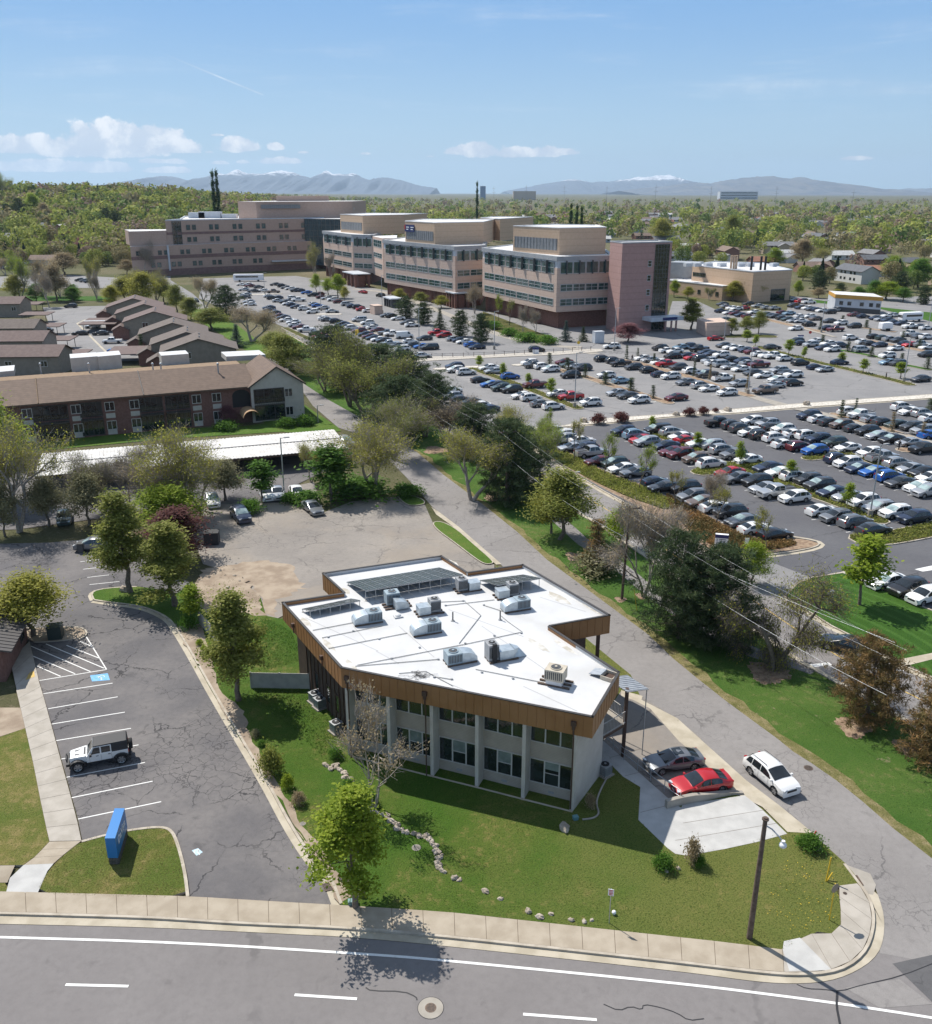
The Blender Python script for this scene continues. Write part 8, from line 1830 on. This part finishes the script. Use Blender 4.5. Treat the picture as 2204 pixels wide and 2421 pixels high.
for(a,b_),nm in(((t1,t2),'from the lane pole to the right edge'),((t2,t3),'from the lane pole to the pine pole'),((t3,t4),'from the pine pole to the belt pole'),((t4,t0),'beyond the belt pole')):
 dz=Vector((0,0,-3.6));wire(a+dz,b_+dz,.7,.015,'thick pale cable '+nm);wire(a+Vector((-1.0,-.3,-.2)),b_+Vector((-1.0,-.3,-.2)),.6,.007,'thin wire on the left arm end '+nm);wire(a+Vector((1.0,.3,-.2)),b_+Vector((1.0,.3,-.2)),.6,.007,'thin wire on the right arm end '+nm)
wire(t2+Vector((0,0,-2.3)),t1+Vector((1.5,3,-1.0)),.4,.014,'pale upper cable from the lane pole to the right edge')
def lamp(lam,base,top,label,arms=1,base_c=True):
 (bx,by),(tx,ty)=lam(base,top);g=G(bx,by);h=hgt(g,ty);T=thing('lamp_post',label,'lamp post',(g.x,g.y,0),.35,'car park lamp posts');b=MB();b.tube([(0,0,.05),(0,0,h)],[.11,.075],8);b.build('pole',M['steel'],T)
 if base_c:b=MB();b.cyl((0,0,0),.33,.95,14);b.build('base',M['walk2'],T)
 for s in([1]if arms==1 else[1,-1]):b=MB();b.tube([(0,0,h-.1),(s*.55,0,h-.02)],.035,5);b.box((s*.85,0,h),(.75,.34,.12));b.build('lamp_head',M['grey'],T)
lamp(K10,(1537,755),(1588,408),'tall lamp post on a round concrete base in the lower lot');lamp(P3,(1390,635),(1419,160),'lamp post on the strip beside the red pickup');lamp(P4,(1425,592),(1463,185),'lamp post at the end of the middle mulch strip');lamp(K7,(1380,640),(1394,456),'lamp post before the pink tower',1);lamp(P6,(1592,770),(1645,403),'tall lamp post among young trees at the right');lamp(P6,(880,350),(905,75),'lamp post near the stop sign in the far lot');lamp(P6,(45,410),(68,195),'lamp post by the tan enclosure');lamp(K7,(860,635),(866,470),'thin lamp post by the round dark trees');lamp(K7,(535,640),(537,455),'thin lamp post in the left lot by the lime saplings');lamp(P5,(915,395),(908,155),'lamp post on the rock island of the far left lot');lamp(P5,(1520,415),(1522,45),'lamp post by the bus shelter drive');lamp(P5,(360,225),(348,20),'lamp post before the far brick block');lamp(P6,(1800,320),(1832,60),'lamp post at the right edge beyond the shuttle bus')
lamp(K5,(1668,1300),(1660,955),'rusty lamp post with square head by the carport',1,False);lamp(K9,(120,342),(117,248),'small garden lamp on the grass by the gable',1,False);lamp(P1,(292,688),(297,628),'short lamp at the far side of the hospital road',1,False)
g0,g1_,g2_=(G(*KK(100,1650,.2232)(p)[0],.12)for p in((712,1765),(815,1765),(908,1452)))
T=thing('monument_sign','bright blue monument sign on a dark stone base in the grass','sign',(g0.x,g0.y,.12));e1=g1_-g0;e2=g2_-g1_;z=Vector((0,0,1));c_=(e1+e2)*.5
b=MB();b.hexa([Vector((0,0,0)),e1,e1+e2,e2],[v+z*.55 for v in(Vector((0,0,0)),e1,e1+e2,e2)]);o=b.build('base',mat('dark_ledgestone',(.05,.045,.04),.9,color2=(.13,.115,.10),scale=7,bump=.8,bscale=9,obj=True),T);fix(o.data)
s_=lambda v:c_+(v-c_)*1.05
b=MB();q=[s_(v)for v in(Vector((0,0,0)),e1,e1+e2,e2)];b.hexa([v+z*.55 for v in q],[v+z*2.05 for v in q]);o=b.build('panel',mat('sign_blue',(.012,.17,.46),.35),T);fix(o.data)
n_=Vector((e2.y,-e2.x,0)).normalized();n_=n_ if n_.dot(e1)>0 else-n_;cc=s_(e1+e2*.5)+n_*.02;text(T,'DaVita',(cc.x,cc.y,1.42),.74,atan2(e2.y,e2.x),M['letter'])
text(T,'DIALYSIS',(cc.x,cc.y,.88),.14,atan2(e2.y,e2.x),M['letter'])if False else None
def post_sign(lam,base,ctr,label,w_,h_2,m_,pm='steel',rz=0.0,text_=None,name='sign',shape='box',r=.03):
 (bx,by),(tx,ty)=lam(base,ctr);g=G(bx,by,.1);h=hgt(g,ty);T=thing(name,label,'sign',(g.x,g.y,.1),rz);b=MB();b.tube([(0,.0,0),(0,0,h+h_2/2)],r,6);b.build('post',M[pm],T);b=MB()
 if shape=='oct':b.cyl((0,-.045,h),w_/2,-.015,8,0,'y')
 else:b.box((0,-.045,h),(w_,.02,h_2))
 b.build('plate',m_,T)
 if text_:
  for k,(s,sz,dz)in enumerate(text_):text(T,s,(0,-.058,h+dz),sz,0,M['red']if pm=='steel' else M['letter'])
 return T
post_sign(K3,(88,1495),(102,1333),'small white and red street sign on a grey post by the pavement',.32,.45,M['letter'],rz=-.25)
T=bpy.data.objects[[o.name for o in bpy.data.objects if o.get('label')=='small white and red street sign on a grey post by the pavement'][0]];b=MB();hh=hgt(G(*K3((88,1495))[0],.1),K3((102,1333))[0][1])
for k in range(4):b.box((0,-.06,hh+.15-.1*k),(.24-.04*(k%2),.008,.05))
b.build('red_print',M['red'],T)
post_sign(K3,(1228,1480),(1254,1312),'stop sign seen from its grey brown back on a yellow post',.62,.62,mat('sign_back',(.25,.21,.16),.6),'ypole',.5,None,'stop_sign','oct',.035)
post_sign(P6,(780,402),(786,348),'red stop sign in the far lot',.9,.9,M['red'],'steel',0,None,'stop_sign','oct');post_sign(K10,(943,905),(945,870),'oval white sign on a short post in the rust groundcover',.5,.75,M['letter'])
post_sign(K7,(1225,640),(1232,605),'yellow crossing sign by the road to the tower',.9,.9,M['ypole'],'steel',0,None,'warning_sign','oct')
g=G(*K10((822,898))[0],.1);hh=hgt(g,K10((820,838))[0][1]);T=thing('directory_sign','white directory sign with blue header in the rust groundcover','sign',(g.x,g.y,.1),radians(-14));b=MB();b.box((0,0,hh/2),(1.5,.45,hh));b.build('panel',M['letter'],T);b=MB();b.box((0,0,hh*.86),(1.53,.48,hh*.27));b.build('header',M['signb'],T)
b=MB()
for k in range(4):b.box((.1,-.235,hh*(.62-.13*k)),(.8-.1*(k%2),.02,.07));b.box((-.52,-.235,hh*(.62-.13*k)),(.12,.02,.1))
b.build('printed_line',M['signb'],T)
for lam,p,c,w_,l_ in((P3,(1052,170),118,28,'small white and blue sign by the fence median'),(P6,(702,400),372,30,'small blue topped sign at the far lot entrance')):
 g=G(*lam(p)[0]);hh=hgt(g,lam((0,c))[0][1]);T=thing('directory_sign',l_,'sign',(g.x,g.y,0));b=MB();b.box((0,0,hh/2),(1.6,.4,hh));b.build('panel',M['letter'],T);b=MB();b.box((0,0,hh*.86),(1.65,.44,hh*.3));b.build('header',M['signb'],T)
def stick(lam,base,top,r,m_,name,label,cat,group=None):
 (bx,by),(tx,ty)=lam(base,top);g=G(bx,by,.12);h=hgt(g,ty);t_=G(tx,ty,h);b=MB();b.tube([(0,0,0),(t_.x-g.x,t_.y-g.y,h)],r,8);b.ball((t_.x-g.x,t_.y-g.y,h),r*1.02,0,8,4);tag(b.build(name,m_,loc=g),label,cat,group)
stick(K3,(1212,1278),(1237,1165),.05,M['ypole'],'bollard','tall thin yellow bollard behind the stop sign','bollard');stick(K3,(1218,1275),(1243,1243),.045,M['ypole'],'bollard','bent yellow stub at the foot of the tall yellow bollard','bollard');stick(K3,(1133,1075),(1158,1028),.05,M['red'],'marker_post','leaning red orange marker post beside the lane','marker');stick(K10,(418,1205),(405,1108),.03,M['ypole'],'guy_marker','slim yellow guy wire marker near the lane pole','marker')
stick(P5,(1262,632),(1262,590),.3,M['ypole'],'bollard','left yellow bollard of the pair in the far left lot','bollard');stick(P5,(1280,636),(1279,592),.3,M['ypole'],'bollard','right yellow bollard of the pair in the far left lot','bollard')
g=G(*K3((113,1450))[0],.12);b=MB();b.ball((0,0,.16),.13,0,12,8);b.cyl((0,0,0),.05,.1,8);tag(b.build('globe_light',M['letter'],loc=g),'white globe lying beside the small street sign','light')
def disc(lam,p,r,m_,label,name='manhole_cover',ring=None,z=.012):
 g=G(*lam(p)[0]);T=thing(name,label,'manhole' if 'hole' in name else 'lid',(g.x,g.y,z))
 if ring:b=MB();b.cyl((0,0,0),ring,.006,26);b.build('collar',M['walk2'],T);b=MB();b.cyl((0,0,-.002),ring*1.05,.005,26);b.build('seal',M['tar'],T)
 b=MB();b.cyl((0,0,.006),r,.006,22,0)
 for k in range(-4,5):
  for j in range(-4,5):
   if hypot(k,j)<4.3:b.box((k*r*.19,j*r*.19,.0135),(r*.11,r*.11,.006),0,1)
 b.build('cover',[m_,M['tar']],T)
disc(K4,(1696,805),.30,M['iron'],'round iron manhole with a pale concrete collar in the street',ring=.66);disc(K3,(1120,692),.33,M['iron'],'rusty manhole cover in the lane by the grass');disc(K4,(1640,180),.30,M['walk2'],'round concrete lid in the lawn by the edging rocks','valve_lid',z=.125);disc(K1,(1776,1863),.20,M['walk2'],'small round lid in the lawn beside the drive kerb','valve_lid',z=.128);disc(K3,(1308,1350),.12,M['iron'],'small iron lid in the corner pavement','valve_lid',z=.143)
def grate(lam,corners,label,z=.03):
 q=gs(lam(*corners),z);c=sum(q,Vector())/4;T=thing('storm_drain',label,'drain',c);b=MB();q=[v-c for v in q];b.hexa([v-Vector((0,0,.03))for v in q],[v+Vector((0,0,.004))for v in q]);b.build('pit',M['tar'],T);b=MB()
 for s in range(7):u=s/6;b.tube([q[0].lerp(q[1],u)+Vector((0,0,.015)),q[3].lerp(q[2],u)+Vector((0,0,.015))],.022,4)
 for v in(0,.5,1):b.tube([q[0].lerp(q[3],v)+Vector((0,0,.018)),q[1].lerp(q[2],v)+Vector((0,0,.018))],.025,4)
 b.build('grating',M['iron'],T)
grate(K4,((1268,318),(1295,312),(1310,340),(1282,346)),'rusty drain grate in the gutter at the end of the drive');grate(K4,((1332,292),(1368,284),(1392,305),(1352,318)),'dark framed drain grate in the dirt beside the drive',.135);grate(K3,((1352,1252),(1372,1248),(1405,1298),(1385,1303)),'iron drain grate in the gutter at the street corner',.032)
def boxy(lam,p,d,label,name,cat,m_,rz=0.0,z=.12,lid=None):
 g=G(*lam(p)[0],z);T=thing(name,label,cat,g,rz);b=MB();b.box((0,0,d[2]/2),d);o=b.build('body',m_,T);bm=bmesh.new();bm.from_mesh(o.data);bmesh.ops.bevel(bm,geom=bm.edges[:],offset=.03,segments=2,affect='EDGES');bm.to_mesh(o.data);bm.free()
 b=MB();b.box((0,0,d[2]+.03),(d[0]*1.05,d[1]*1.05,.06));b.build('lid',lid or m_,T);return T
boxy(K4,(1390,395),(.55,.3,.22),'low teal utility box at the lawn edge by the pavement','utility_box','box',mat('teal_box',(.16,.27,.27),.6),.1)
boxy(K10,(1343,1168),(.55,.4,1.3),'pale electrical pedestal on the striped lawn','utility_pedestal','box',M['steel'],.3,.09);boxy(K1,(330,762),(1.25,1.1,1.25),'dark green cabinet in the planting bed by the clinic','utility_cabinet','cabinet',mat('dark_green_steel',(.03,.045,.04),.5),.2);boxy(K1,(1245,210),(1.7,1.4,1.5),'black dumpster in the dusty car park behind the plum tree','dumpster','dumpster',mat('dumpster_steel',(.02,.022,.03),.6),.1,.006,M['black']);boxy(K1,(478,262),(.7,.7,1.1),'dark wheeled bin beside the grey suv','rubbish_bin','bin',M['dgrey'],.1,.006,M['black'])
boxy(P5,(1460,425),(4.5,3,3),'tan slatted bin enclosure beside the bus shelter drive','bin_enclosure','enclosure',M['pan'],-1.1,0);boxy(K7,(1310,606),(2.8,2,3.2),'pale electrical cabinet against the ground floor by the tower','electrical_cabinet','cabinet',M['alumw'],.3,0)
r9=random.Random(4);rocks=[(K2,p)for p in((345,1140),(372,1160),(400,1140),(415,1165),(442,1180),(440,1200),(465,1205),(480,1225),(500,1290),(515,1305),(560,1345),(590,1362),(622,1380),(650,1400),(662,1418),(695,1432),(690,1450),(740,1465),(795,1478),(830,1485),(858,1508),(862,1525),(885,1550),(905,1575),(880,1610),(900,1620))]+[(K4,p)for p in((1470,30),(1510,45),(1540,72),(1560,95),(1605,118),(1650,128),(1680,130),(1700,152),(1725,188),(1718,195),(1722,238),(1740,265),(1725,242),(1790,295),(1812,300))]+[(D,p)for p in((955,1755),(985,1770),(1040,1795),(1062,1806),(1085,1800),(1125,1812),(1150,1815),(1165,1812))]+[(K1,p)for p in((1375,400),(1335,470),(1345,500),(1345,520),(1405,430))]
RKM=[]
for(l1,a),(l2,c)in list(zip(rocks,rocks[1:])):
 if l1 is l2 and l1 is not D and l1 is not K1 and(G(*l1(a)[0])-G(*l1(c)[0])).length<2.2:rocks.append((l1,((a[0]+c[0])/2+r9.uniform(-8,8),(a[1]+c[1])/2+r9.uniform(-6,6))))
for k in range(5):o=MB().ball((0,0,.1),.28,0,9,6,(1.15,.8,.72),.22,r9).build('rock',M['stone']);RKM.append(o.data);bpy.data.objects.remove(o)
for lam,p in rocks:
 g=G(*lam(p)[0],.12);o=bpy.data.objects.new('rock',RKM[r9.randrange(5)]);link(o);o.location=g;s=r9.uniform(.45,.9);o.location.z-=.05*s;o.scale=(s,s,s*r9.uniform(.8,1.1));o.rotation_euler=(0,0,r9.uniform(0,6.28));tag(o,'pale limestone rock in the curved line of edging stones on the lawn' if lam is not K1 else 'pale rock on the weedy dirt bank behind the office','rock','edging rocks on the lawn' if lam is not K1 else 'rocks on the dirt bank')
for lam,p,s,l_ in((K2,(1500,1450),1.5,'lone grey boulder on the shaded lawn before the office'),(K3,(445,1215),.6,'small pale rock beside the weeds on the corner lawn'),(K3,(385,1228),.55,'flat pale rock left of the small one on the corner lawn'),(K3,(1170,1110),.9,'pale stone by the marker post'),(K1,(735,490),2.0,'brown boulder at the trunk of the taller island tree'),(P1,(405,150),2.6,'grey boulder at the left end of the rock median'),(P1,(1270,85),2.2,'white boulder in the middle of the rock median'),(P1,(1755,45),2.6,'white boulder at the right of the purple shrubs'),(P2,(870,88),2.6,'white boulder by the walk crossing on the rock median')):
 g=G(*lam(p)[0],.1);o=bpy.data.objects.new('boulder',RKM[r9.randrange(5)]);link(o);o.location=g;o.scale=(s,s,s);o.rotation_euler=(0,0,r9.uniform(0,6));tag(o,l_,'rock')
g=G(*K4((1422,362))[0],.12);b=MB();b.tube([(0,0,0),(.05,0,.32)],[.24,.20],12);b.cyl((.05,0,.32),.2,.01,12,1);tag(b.build('tree_stump',[M['bark'],mat('cut_wood',(.42,.27,.13),.9)],loc=g),'cut tree stump beside the foreground tree','stump')
b=MB();b.tube(smooth(gs(K2((1700,1205),(1668,1265),(1648,1325),(1668,1372),(1640,1396),(1585,1402)),.16),2),.07,6);tag(b.build('lawn_edging',M['walk2']),'curved pale edging strip on the grass beside the white side wall','edging')
boxy(K2,(1551,1402),(.35,.3,.22),'small teal box at the foot of the right corner pier','utility_box','box',mat('teal_lid',(.12,.25,.26),.6),.3)
sheet('tactile_pad',gs(K1((200,965),(206,998),(150,1020),(175,975))),.1335,M['yellow'])
T=thing('post_fence','low dark post and cable fence along the grey rock median','fence');fl=resample(gs(P3((150,205),(480,196),(900,178),(1250,160),(1530,142))),16);b=MB()
for z_ in(.5,.95):b.tube([p+Vector((0,0,z_))for p in fl],.03,4)
b.build('cable',M['dgrey'],T)
for p in fl:b=MB();b.tube([p,p+Vector((0,0,1.15))],.07,6);b.build('post',M['browns'],T)
def person(lam,p,label,c,hd):
 me=bpy.data.meshes.new('person');J=[(0,0,.95),(0,0,1.2),(0,0,1.42),(0,0,1.52),(0,.01,1.66),(0,.02,1.74),(.1,0,.9),(.12,-.16,.48),(.12,-.08,.06),(-.1,0,.9),(-.12,.14,.48),(-.12,.26,.1),(.2,0,1.4),(.25,.1,1.13),(.24,-.02,.88),(-.2,0,1.4),(-.25,-.08,1.13),(-.23,-.16,.9),(.12,-.2,.04),(-.12,.16,.04)]
 E_=[(0,1),(1,2),(2,3),(3,4),(4,5),(0,6),(6,7),(7,8),(8,18),(0,9),(9,10),(10,11),(11,19),(2,12),(12,13),(13,14),(2,15),(15,16),(16,17)];R_=[.14,.15,.15,.06,.105,.08,.09,.07,.05,.09,.07,.05,.07,.05,.04,.07,.05,.04,.04,.04]
 me.from_pydata(J,E_,[]);o=bpy.data.objects.new('person',me);link(o);md=o.modifiers.new('skin','SKIN')
 for v,r_ in zip(me.skin_vertices[0].data,R_):v.radius=(r_,r_)
 me.skin_vertices[0].data[0].use_root=True;o.modifiers.new('sub','SUBSURF').levels=1;dg=bpy.context.evaluated_depsgraph_get();m2=bpy.data.meshes.new_from_object(o.evaluated_get(dg));bpy.data.objects.remove(o);m2.materials.clear();m2.materials.append(mat('clothes',c,.9));m2.materials.append(mat('skin',(.42,.25,.17),.6));m2.materials.append(mat('hair',(.03,.02,.015),.8))
 for f in m2.polygons:
  zc=f.center.z;f.material_index=2 if zc>1.70 else 1 if zc>1.5 or(zc<1.0 and abs(f.center.x)>.19)else 0
 o=bpy.data.objects.new('person',m2);link(o);g=G(*lam(p)[0],.01);o.location=g;o.rotation_euler=(0,0,hd);tag(o,label,'person')
person(P2,(1578,436),'person in dark clothes walking past the mulch island',(.02,.02,.025),2.2);person(P4,(420,310),'person in dark clothes standing in the strip by a white sedan',(.02,.025,.03),.5);person(P6,(1436,755),'dark clad person on the walk of the long groundcover strip',(.02,.02,.02),1.0)
# ---- tufts of grass and groundcover leaves
GR=np.random.default_rng(5)
def inside(P,poly):
 x,y=P[:,0],P[:,1];c=np.zeros(len(P),bool);n=len(poly)
 for i in range(n):
  a,b=poly[i],poly[i-1]
  if a[1]==b[1]:continue
  k=((a[1]>y)!=(b[1]>y))&(x<(b[0]-a[0])*(y-a[1])/(b[1]-a[1])+a[0]);c^=k
 return c
def scatter(poly,n,avoid=()):
 q=np.array([(p[0],p[1])for p in poly]);lo,hi=q.min(0),q.max(0);P=GR.uniform(lo,hi,(n,2));k=inside(P,q)
 for a in avoid:k&=~inside(P,[(p[0],p[1])for p in a])
 return P[k]
def tufts(name,P,h,m_,z,wid=.5,noise=(.35,.5)):
 n=len(P);C=np.concatenate([P,np.full((n,1),z)+h*.5*GR.uniform(.5,1.3,(n,1))],1);v=.5+.5*np.sin(P[:,0]*noise[0]+1.3*np.sin(P[:,1]*noise[1]))*np.cos(P[:,1]*.4+P[:,0]*.13)+GR.normal(0,.25,n)
 me=leaves(name,C,n,h*.6,GR,m_,wid,v,0,.9);o=bpy.data.objects.new(name,me);link(o);o['kind']='stuff'
GT=leafmat('grass_blades',((.035,.09,.010),(.09,.145,.022),(.22,.215,.07)),.9,.35);GT2=leafmat('grass_blades_lush',((.026,.08,.009),(.065,.13,.02),(.15,.19,.055)),.9,.35);GT3=leafmat('grass_blades_dry',((.10,.115,.025),(.16,.15,.045),(.27,.22,.09)),.9,.3)
cw=[gs(K3((40,300),(265,330),(560,540),(800,765),(1010,1030),(690,1115),(430,1140),(240,960),(250,790),(52,600)))]
body3=[Vector((x,y,0))for x,y in body];strip_d=gs(K4((1330,400),(1215,188),(1140,60)))+gs(K1((1400,1350),(1085,800),(1180,690),(1290,1080),(1470,1350),(1700,1740),(1790,1900)))+gs(K4((1250,160),(1390,370)))
nz=lambda P:np.sin(P[:,0]*.9+2*np.sin(P[:,1]*.6))+np.sin(P[:,1]*1.1+P[:,0]*.5)
P=scatter(lawn,90000,[body3,strip_d]+cw);k=nz(P)+GR.normal(0,.8,len(P))>.1;tufts('grass',P[k],.085,GT,.12);P=scatter(lawn,26000,[body3,strip_d]+cw);tufts('grass',P,.06,GT3,.12)
q=gs(K2((430,1000),(250,790),(30,700),(0,830),(220,1000),(330,1110)));tufts('grass',scatter(q,9000,[body3]),.11,GT2,.12);q=gs(K2((180,500),(240,640),(60,690),(-120,560),(60,430)));tufts('grass',scatter(q,9000,[body3]),.11,GT2,.12)
gst=R_edge[1:-4]+dl[3:];P=scatter(gst,170000);k=(nz(P*.7)+GR.normal(0,1.2,len(P))>.5)&(P[:,1]<130);tufts('grass',P[k],.085,GT2,.01);P=scatter(gst,45000);tufts('grass',P[(nz(P*1.3+3)>.9)&(P[:,1]<120)],.08,GT3,.01)
for pl,m_,n in((sgl,GT3,9000),(isl,GT,5000)):tufts('grass',scatter(pl,n),.06,m_,.12)
for pl,m_,n in((cov,'olive',30000),(cov2,'rust',26000)):
 P=scatter(pl,n);me=leaves('groundcover',np.concatenate([P,GR.uniform(.14,.42,(len(P),1))],1),len(P),.13,GR,LM[m_],.7,.5+.35*np.sin(P[:,0]*.8)*np.cos(P[:,1]*.7)+GR.normal(0,.2,len(P)));o=bpy.data.objects.new('groundcover',me);link(o);o['kind']='stuff'
for lp in COVER[2:]:
 P=scatter(lp,5000);me=leaves('groundcover',np.concatenate([P,GR.uniform(.12,.35,(len(P),1))],1),len(P),.15,GR,LM['olive'],.7);o=bpy.data.objects.new('groundcover',me);link(o);o['kind']='stuff'
P=scatter(gs(K3((960,1180),(1240,1200),(1290,1400),(1240,1540),(980,1560),(900,1450))),200);me=leaves('dandelions',np.concatenate([P,np.full((len(P),1),.2)],1),len(P),.03,GR,mat('dandelion',(.62,.42,.02),.7),1,None,-3);o=bpy.data.objects.new('dandelions',me);link(o);o['kind']='stuff'
# ------------------------------------------------------------------ camera, sun, sky, air
cam=bpy.data.cameras.new('camera');co=bpy.data.objects.new('camera',cam);COL.objects.link(co)
cam.sensor_fit='HORIZONTAL';cam.sensor_width=36;cam.lens=36*F/2204;cam.clip_end=200000;cam.clip_start=.5
co.location=(0,0,H);co.rotation_euler=(pi/2-PT,0,0);scene.camera=co
SAZ,SEL=radians(-45),radians(53.4)
sun=bpy.data.lights.new('sun','SUN');so=bpy.data.objects.new('sun',sun);COL.objects.link(so)
sun.energy=4.7;sun.angle=radians(.53);sun.color=(1.0,.945,.865)
sd=Vector((sin(SAZ)*cos(SEL),cos(SAZ)*cos(SEL),sin(SEL)))
so.rotation_euler=sd.to_track_quat('Z','Y').to_euler();so.location=(0,0,200)
W=bpy.data.worlds.new('World');scene.world=W;W.use_nodes=True
t=W.node_tree;ns=t.nodes;ls=t.links;ns.clear()
class WT(NT):
 def __init__(s):s.t=t;s.n=ns;s.l=ls
w=WT()
sky=w.new('ShaderNodeTexSky',sky_type='NISHITA');sky.sun_disc=False;sky.sun_elevation=SEL;sky.sun_rotation=SAZ
sky.altitude=1300;sky.air_density=1.0;sky.dust_density=.15;sky.ozone_density=1.0
dv=w.new('ShaderNodeTexCoord').outputs['Generated']
dn=w.vmath('NORMALIZE',dv)
sx=w.new('ShaderNodeSeparateXYZ');ls.new(dn,sx.inputs[0])
az=w.math('ARCTAN2',sx.outputs[0],sx.outputs[1]);el=w.math('ARCSINE',sx.outputs[2])
cv=w.new('ShaderNodeCombineXYZ');ls.new(az,cv.inputs[0]);ls.new(el,cv.inputs[1])
def azel(x,y):
 d=Vector(ray(x,y)).normalized();return atan2(d.x,d.y),math.asin(d.z)
PUFF=[(70,352,150,42),(260,330,110,60),(340,345,120,70),(230,360,170,48),(420,352,60,34),(560,350,58,34),(652,350,22,17),(512,320,16,6),(105,398,145,28),(230,400,110,26),(400,405,70,14),
  (360,383,40,12),(415,384,26,12),(660,383,60,15),(576,384,18,8),(520,386,22,8),(718,361,14,6),(864,364,13,6),(1018,370,9,4),(460,360,16,7),(495,360,12,5),
  (1100,360,55,22),(1140,362,62,38),(1210,366,70,24),(1290,364,38,27),(1340,362,36,15),(2022,376,40,10)]
dens=None
n1=w.noise(cv.outputs[0],36,9,.62,.15);n2=w.noise(cv.outputs[0],90,6,.6)
nn=w.math('ADD',w.math('MULTIPLY',n1,.72),w.math('MULTIPLY',n2,.28))
for px,py,hw,hh in PUFF:
 a0,e0=azel(px,py);a1,_=azel(px+hw,py);_,e1=azel(px,py-hh)
 da=w.math('DIVIDE',w.math('SUBTRACT',az,a0),abs(a1-a0)*1.15);de=w.math('SUBTRACT',el,e0)
 up=w.math('DIVIDE',w.math('MAXIMUM',de,0.0),(e1-e0)*.92);dnn=w.math('DIVIDE',w.math('MINIMUM',de,0.0),(e1-e0)*.33)
 q=w.math('SUBTRACT',1.0,w.math('ADD',w.math('POWER',da,2.0),w.math('ADD',w.math('POWER',up,2.0),w.math('POWER',dnn,2.0))))
 dens=q if dens is None else w.math('SMOOTH_MAX',dens,q,.25)
dens=w.math('ADD',w.math('MULTIPLY',dens,.85),w.math('MULTIPLY',w.math('SUBTRACT',nn,.5),3.0))
cl=w.math('MULTIPLY',w.ramp(dens,.12,.40),.97)
cs=w.new('ShaderNodeMapping');ls.new(cv.outputs[0],cs.inputs[0]);cs.inputs['Rotation'].default_value=(0,0,radians(-6));cs.inputs['Scale'].default_value=(1.6,17,1)
ci=w.math('MULTIPLY',w.ramp(w.noise(cs.outputs[0],2.1,7,.62,.5),.50,.80),.34)
ci=w.math('MULTIPLY',ci,w.ramp(el,.03,.10))
A1=azel(366,118);A2=azel(627,226);L=hypot(A2[0]-A1[0],A2[1]-A1[1]);ux,uy=(A2[0]-A1[0])/L,(A2[1]-A1[1])/L
tx=w.math('SUBTRACT',az,A1[0]);ty=w.math('SUBTRACT',el,A1[1])
al=w.math('ADD',w.math('MULTIPLY',tx,ux),w.math('MULTIPLY',ty,uy));ac=w.math('ABSOLUTE',w.math('SUBTRACT',w.math('MULTIPLY',ty,ux),w.math('MULTIPLY',tx,uy)))
ct=w.math('MULTIPLY',w.math('SUBTRACT',1.0,w.ramp(ac,.0003,.0011)),w.math('MULTIPLY',w.ramp(al,0.0,.05),w.math('SUBTRACT',1.0,w.ramp(al,L*.96,L))))
thin=w.math('MAXIMUM',ci,w.math('MULTIPLY',ct,.38))
fac=w.math('MAXIMUM',cl,thin,clamp=True)
painted_sky=w.ramp(n1,.42,.66)
cc=w.mix(painted_sky,(.62,.69,.79),(1.0,1.0,1.0))
band=w.mix(w.ramp(el,-.01,.20),(3.2,4.65,5.55),(1.35,2.9,5.3))
hz=w.math('MULTIPLY',w.math('SUBTRACT',1.0,w.ramp(el,.18,.55)),.92)
skyc=w.mix(hz,w.mix(.35,sky.outputs[0],(3.6,4.0,4.4)),band)
b1=w.new('ShaderNodeBackground');ls.new(skyc,b1.inputs[0]);b1.inputs[1].default_value=.12
b2=w.new('ShaderNodeBackground');ls.new(cc,b2.inputs[0]);b2.inputs[1].default_value=.90
ms=w.new('ShaderNodeMixShader');ls.new(fac,ms.inputs[0]);ls.new(b1.outputs[0],ms.inputs[1]);ls.new(b2.outputs[0],ms.inputs[2])
ow=w.new('ShaderNodeOutputWorld');ls.new(ms.outputs[0],ow.inputs[0])
scene.view_settings.view_transform='Standard';scene.view_settings.look='None';scene.view_settings.gamma=1.0;scene.view_settings.exposure=0.35
scene.view_settings.use_curve_mapping=False
hb=MB();hb.box((0,2500,449.4),(53000,57000,901));air=hb.build('haze',bpy.data.materials.new('haze_air'));air['kind']='stuff'
hm_=air.data.materials[0];hm_.use_nodes=True;hn=hm_.node_tree;hn.nodes.clear();vo=hn.nodes.new('ShaderNodeVolumePrincipled');ou=hn.nodes.new('ShaderNodeOutputMaterial');hn.links.new(vo.outputs[0],ou.inputs['Volume'])
vo.inputs['Color'].default_value=(.62,.80,1.0,1);vo.inputs['Density'].default_value=.000042;vo.inputs['Anisotropy'].default_value=.2
scene.cycles.use_denoising=True
scene.cycles.max_bounces=6;scene.cycles.transparent_max_bounces=8;scene.cycles.diffuse_bounces=3;scene.cycles.glossy_bounces=3;scene.cycles.volume_bounces=0
scene.cycles.caustics_reflective=False;scene.cycles.caustics_refractive=False
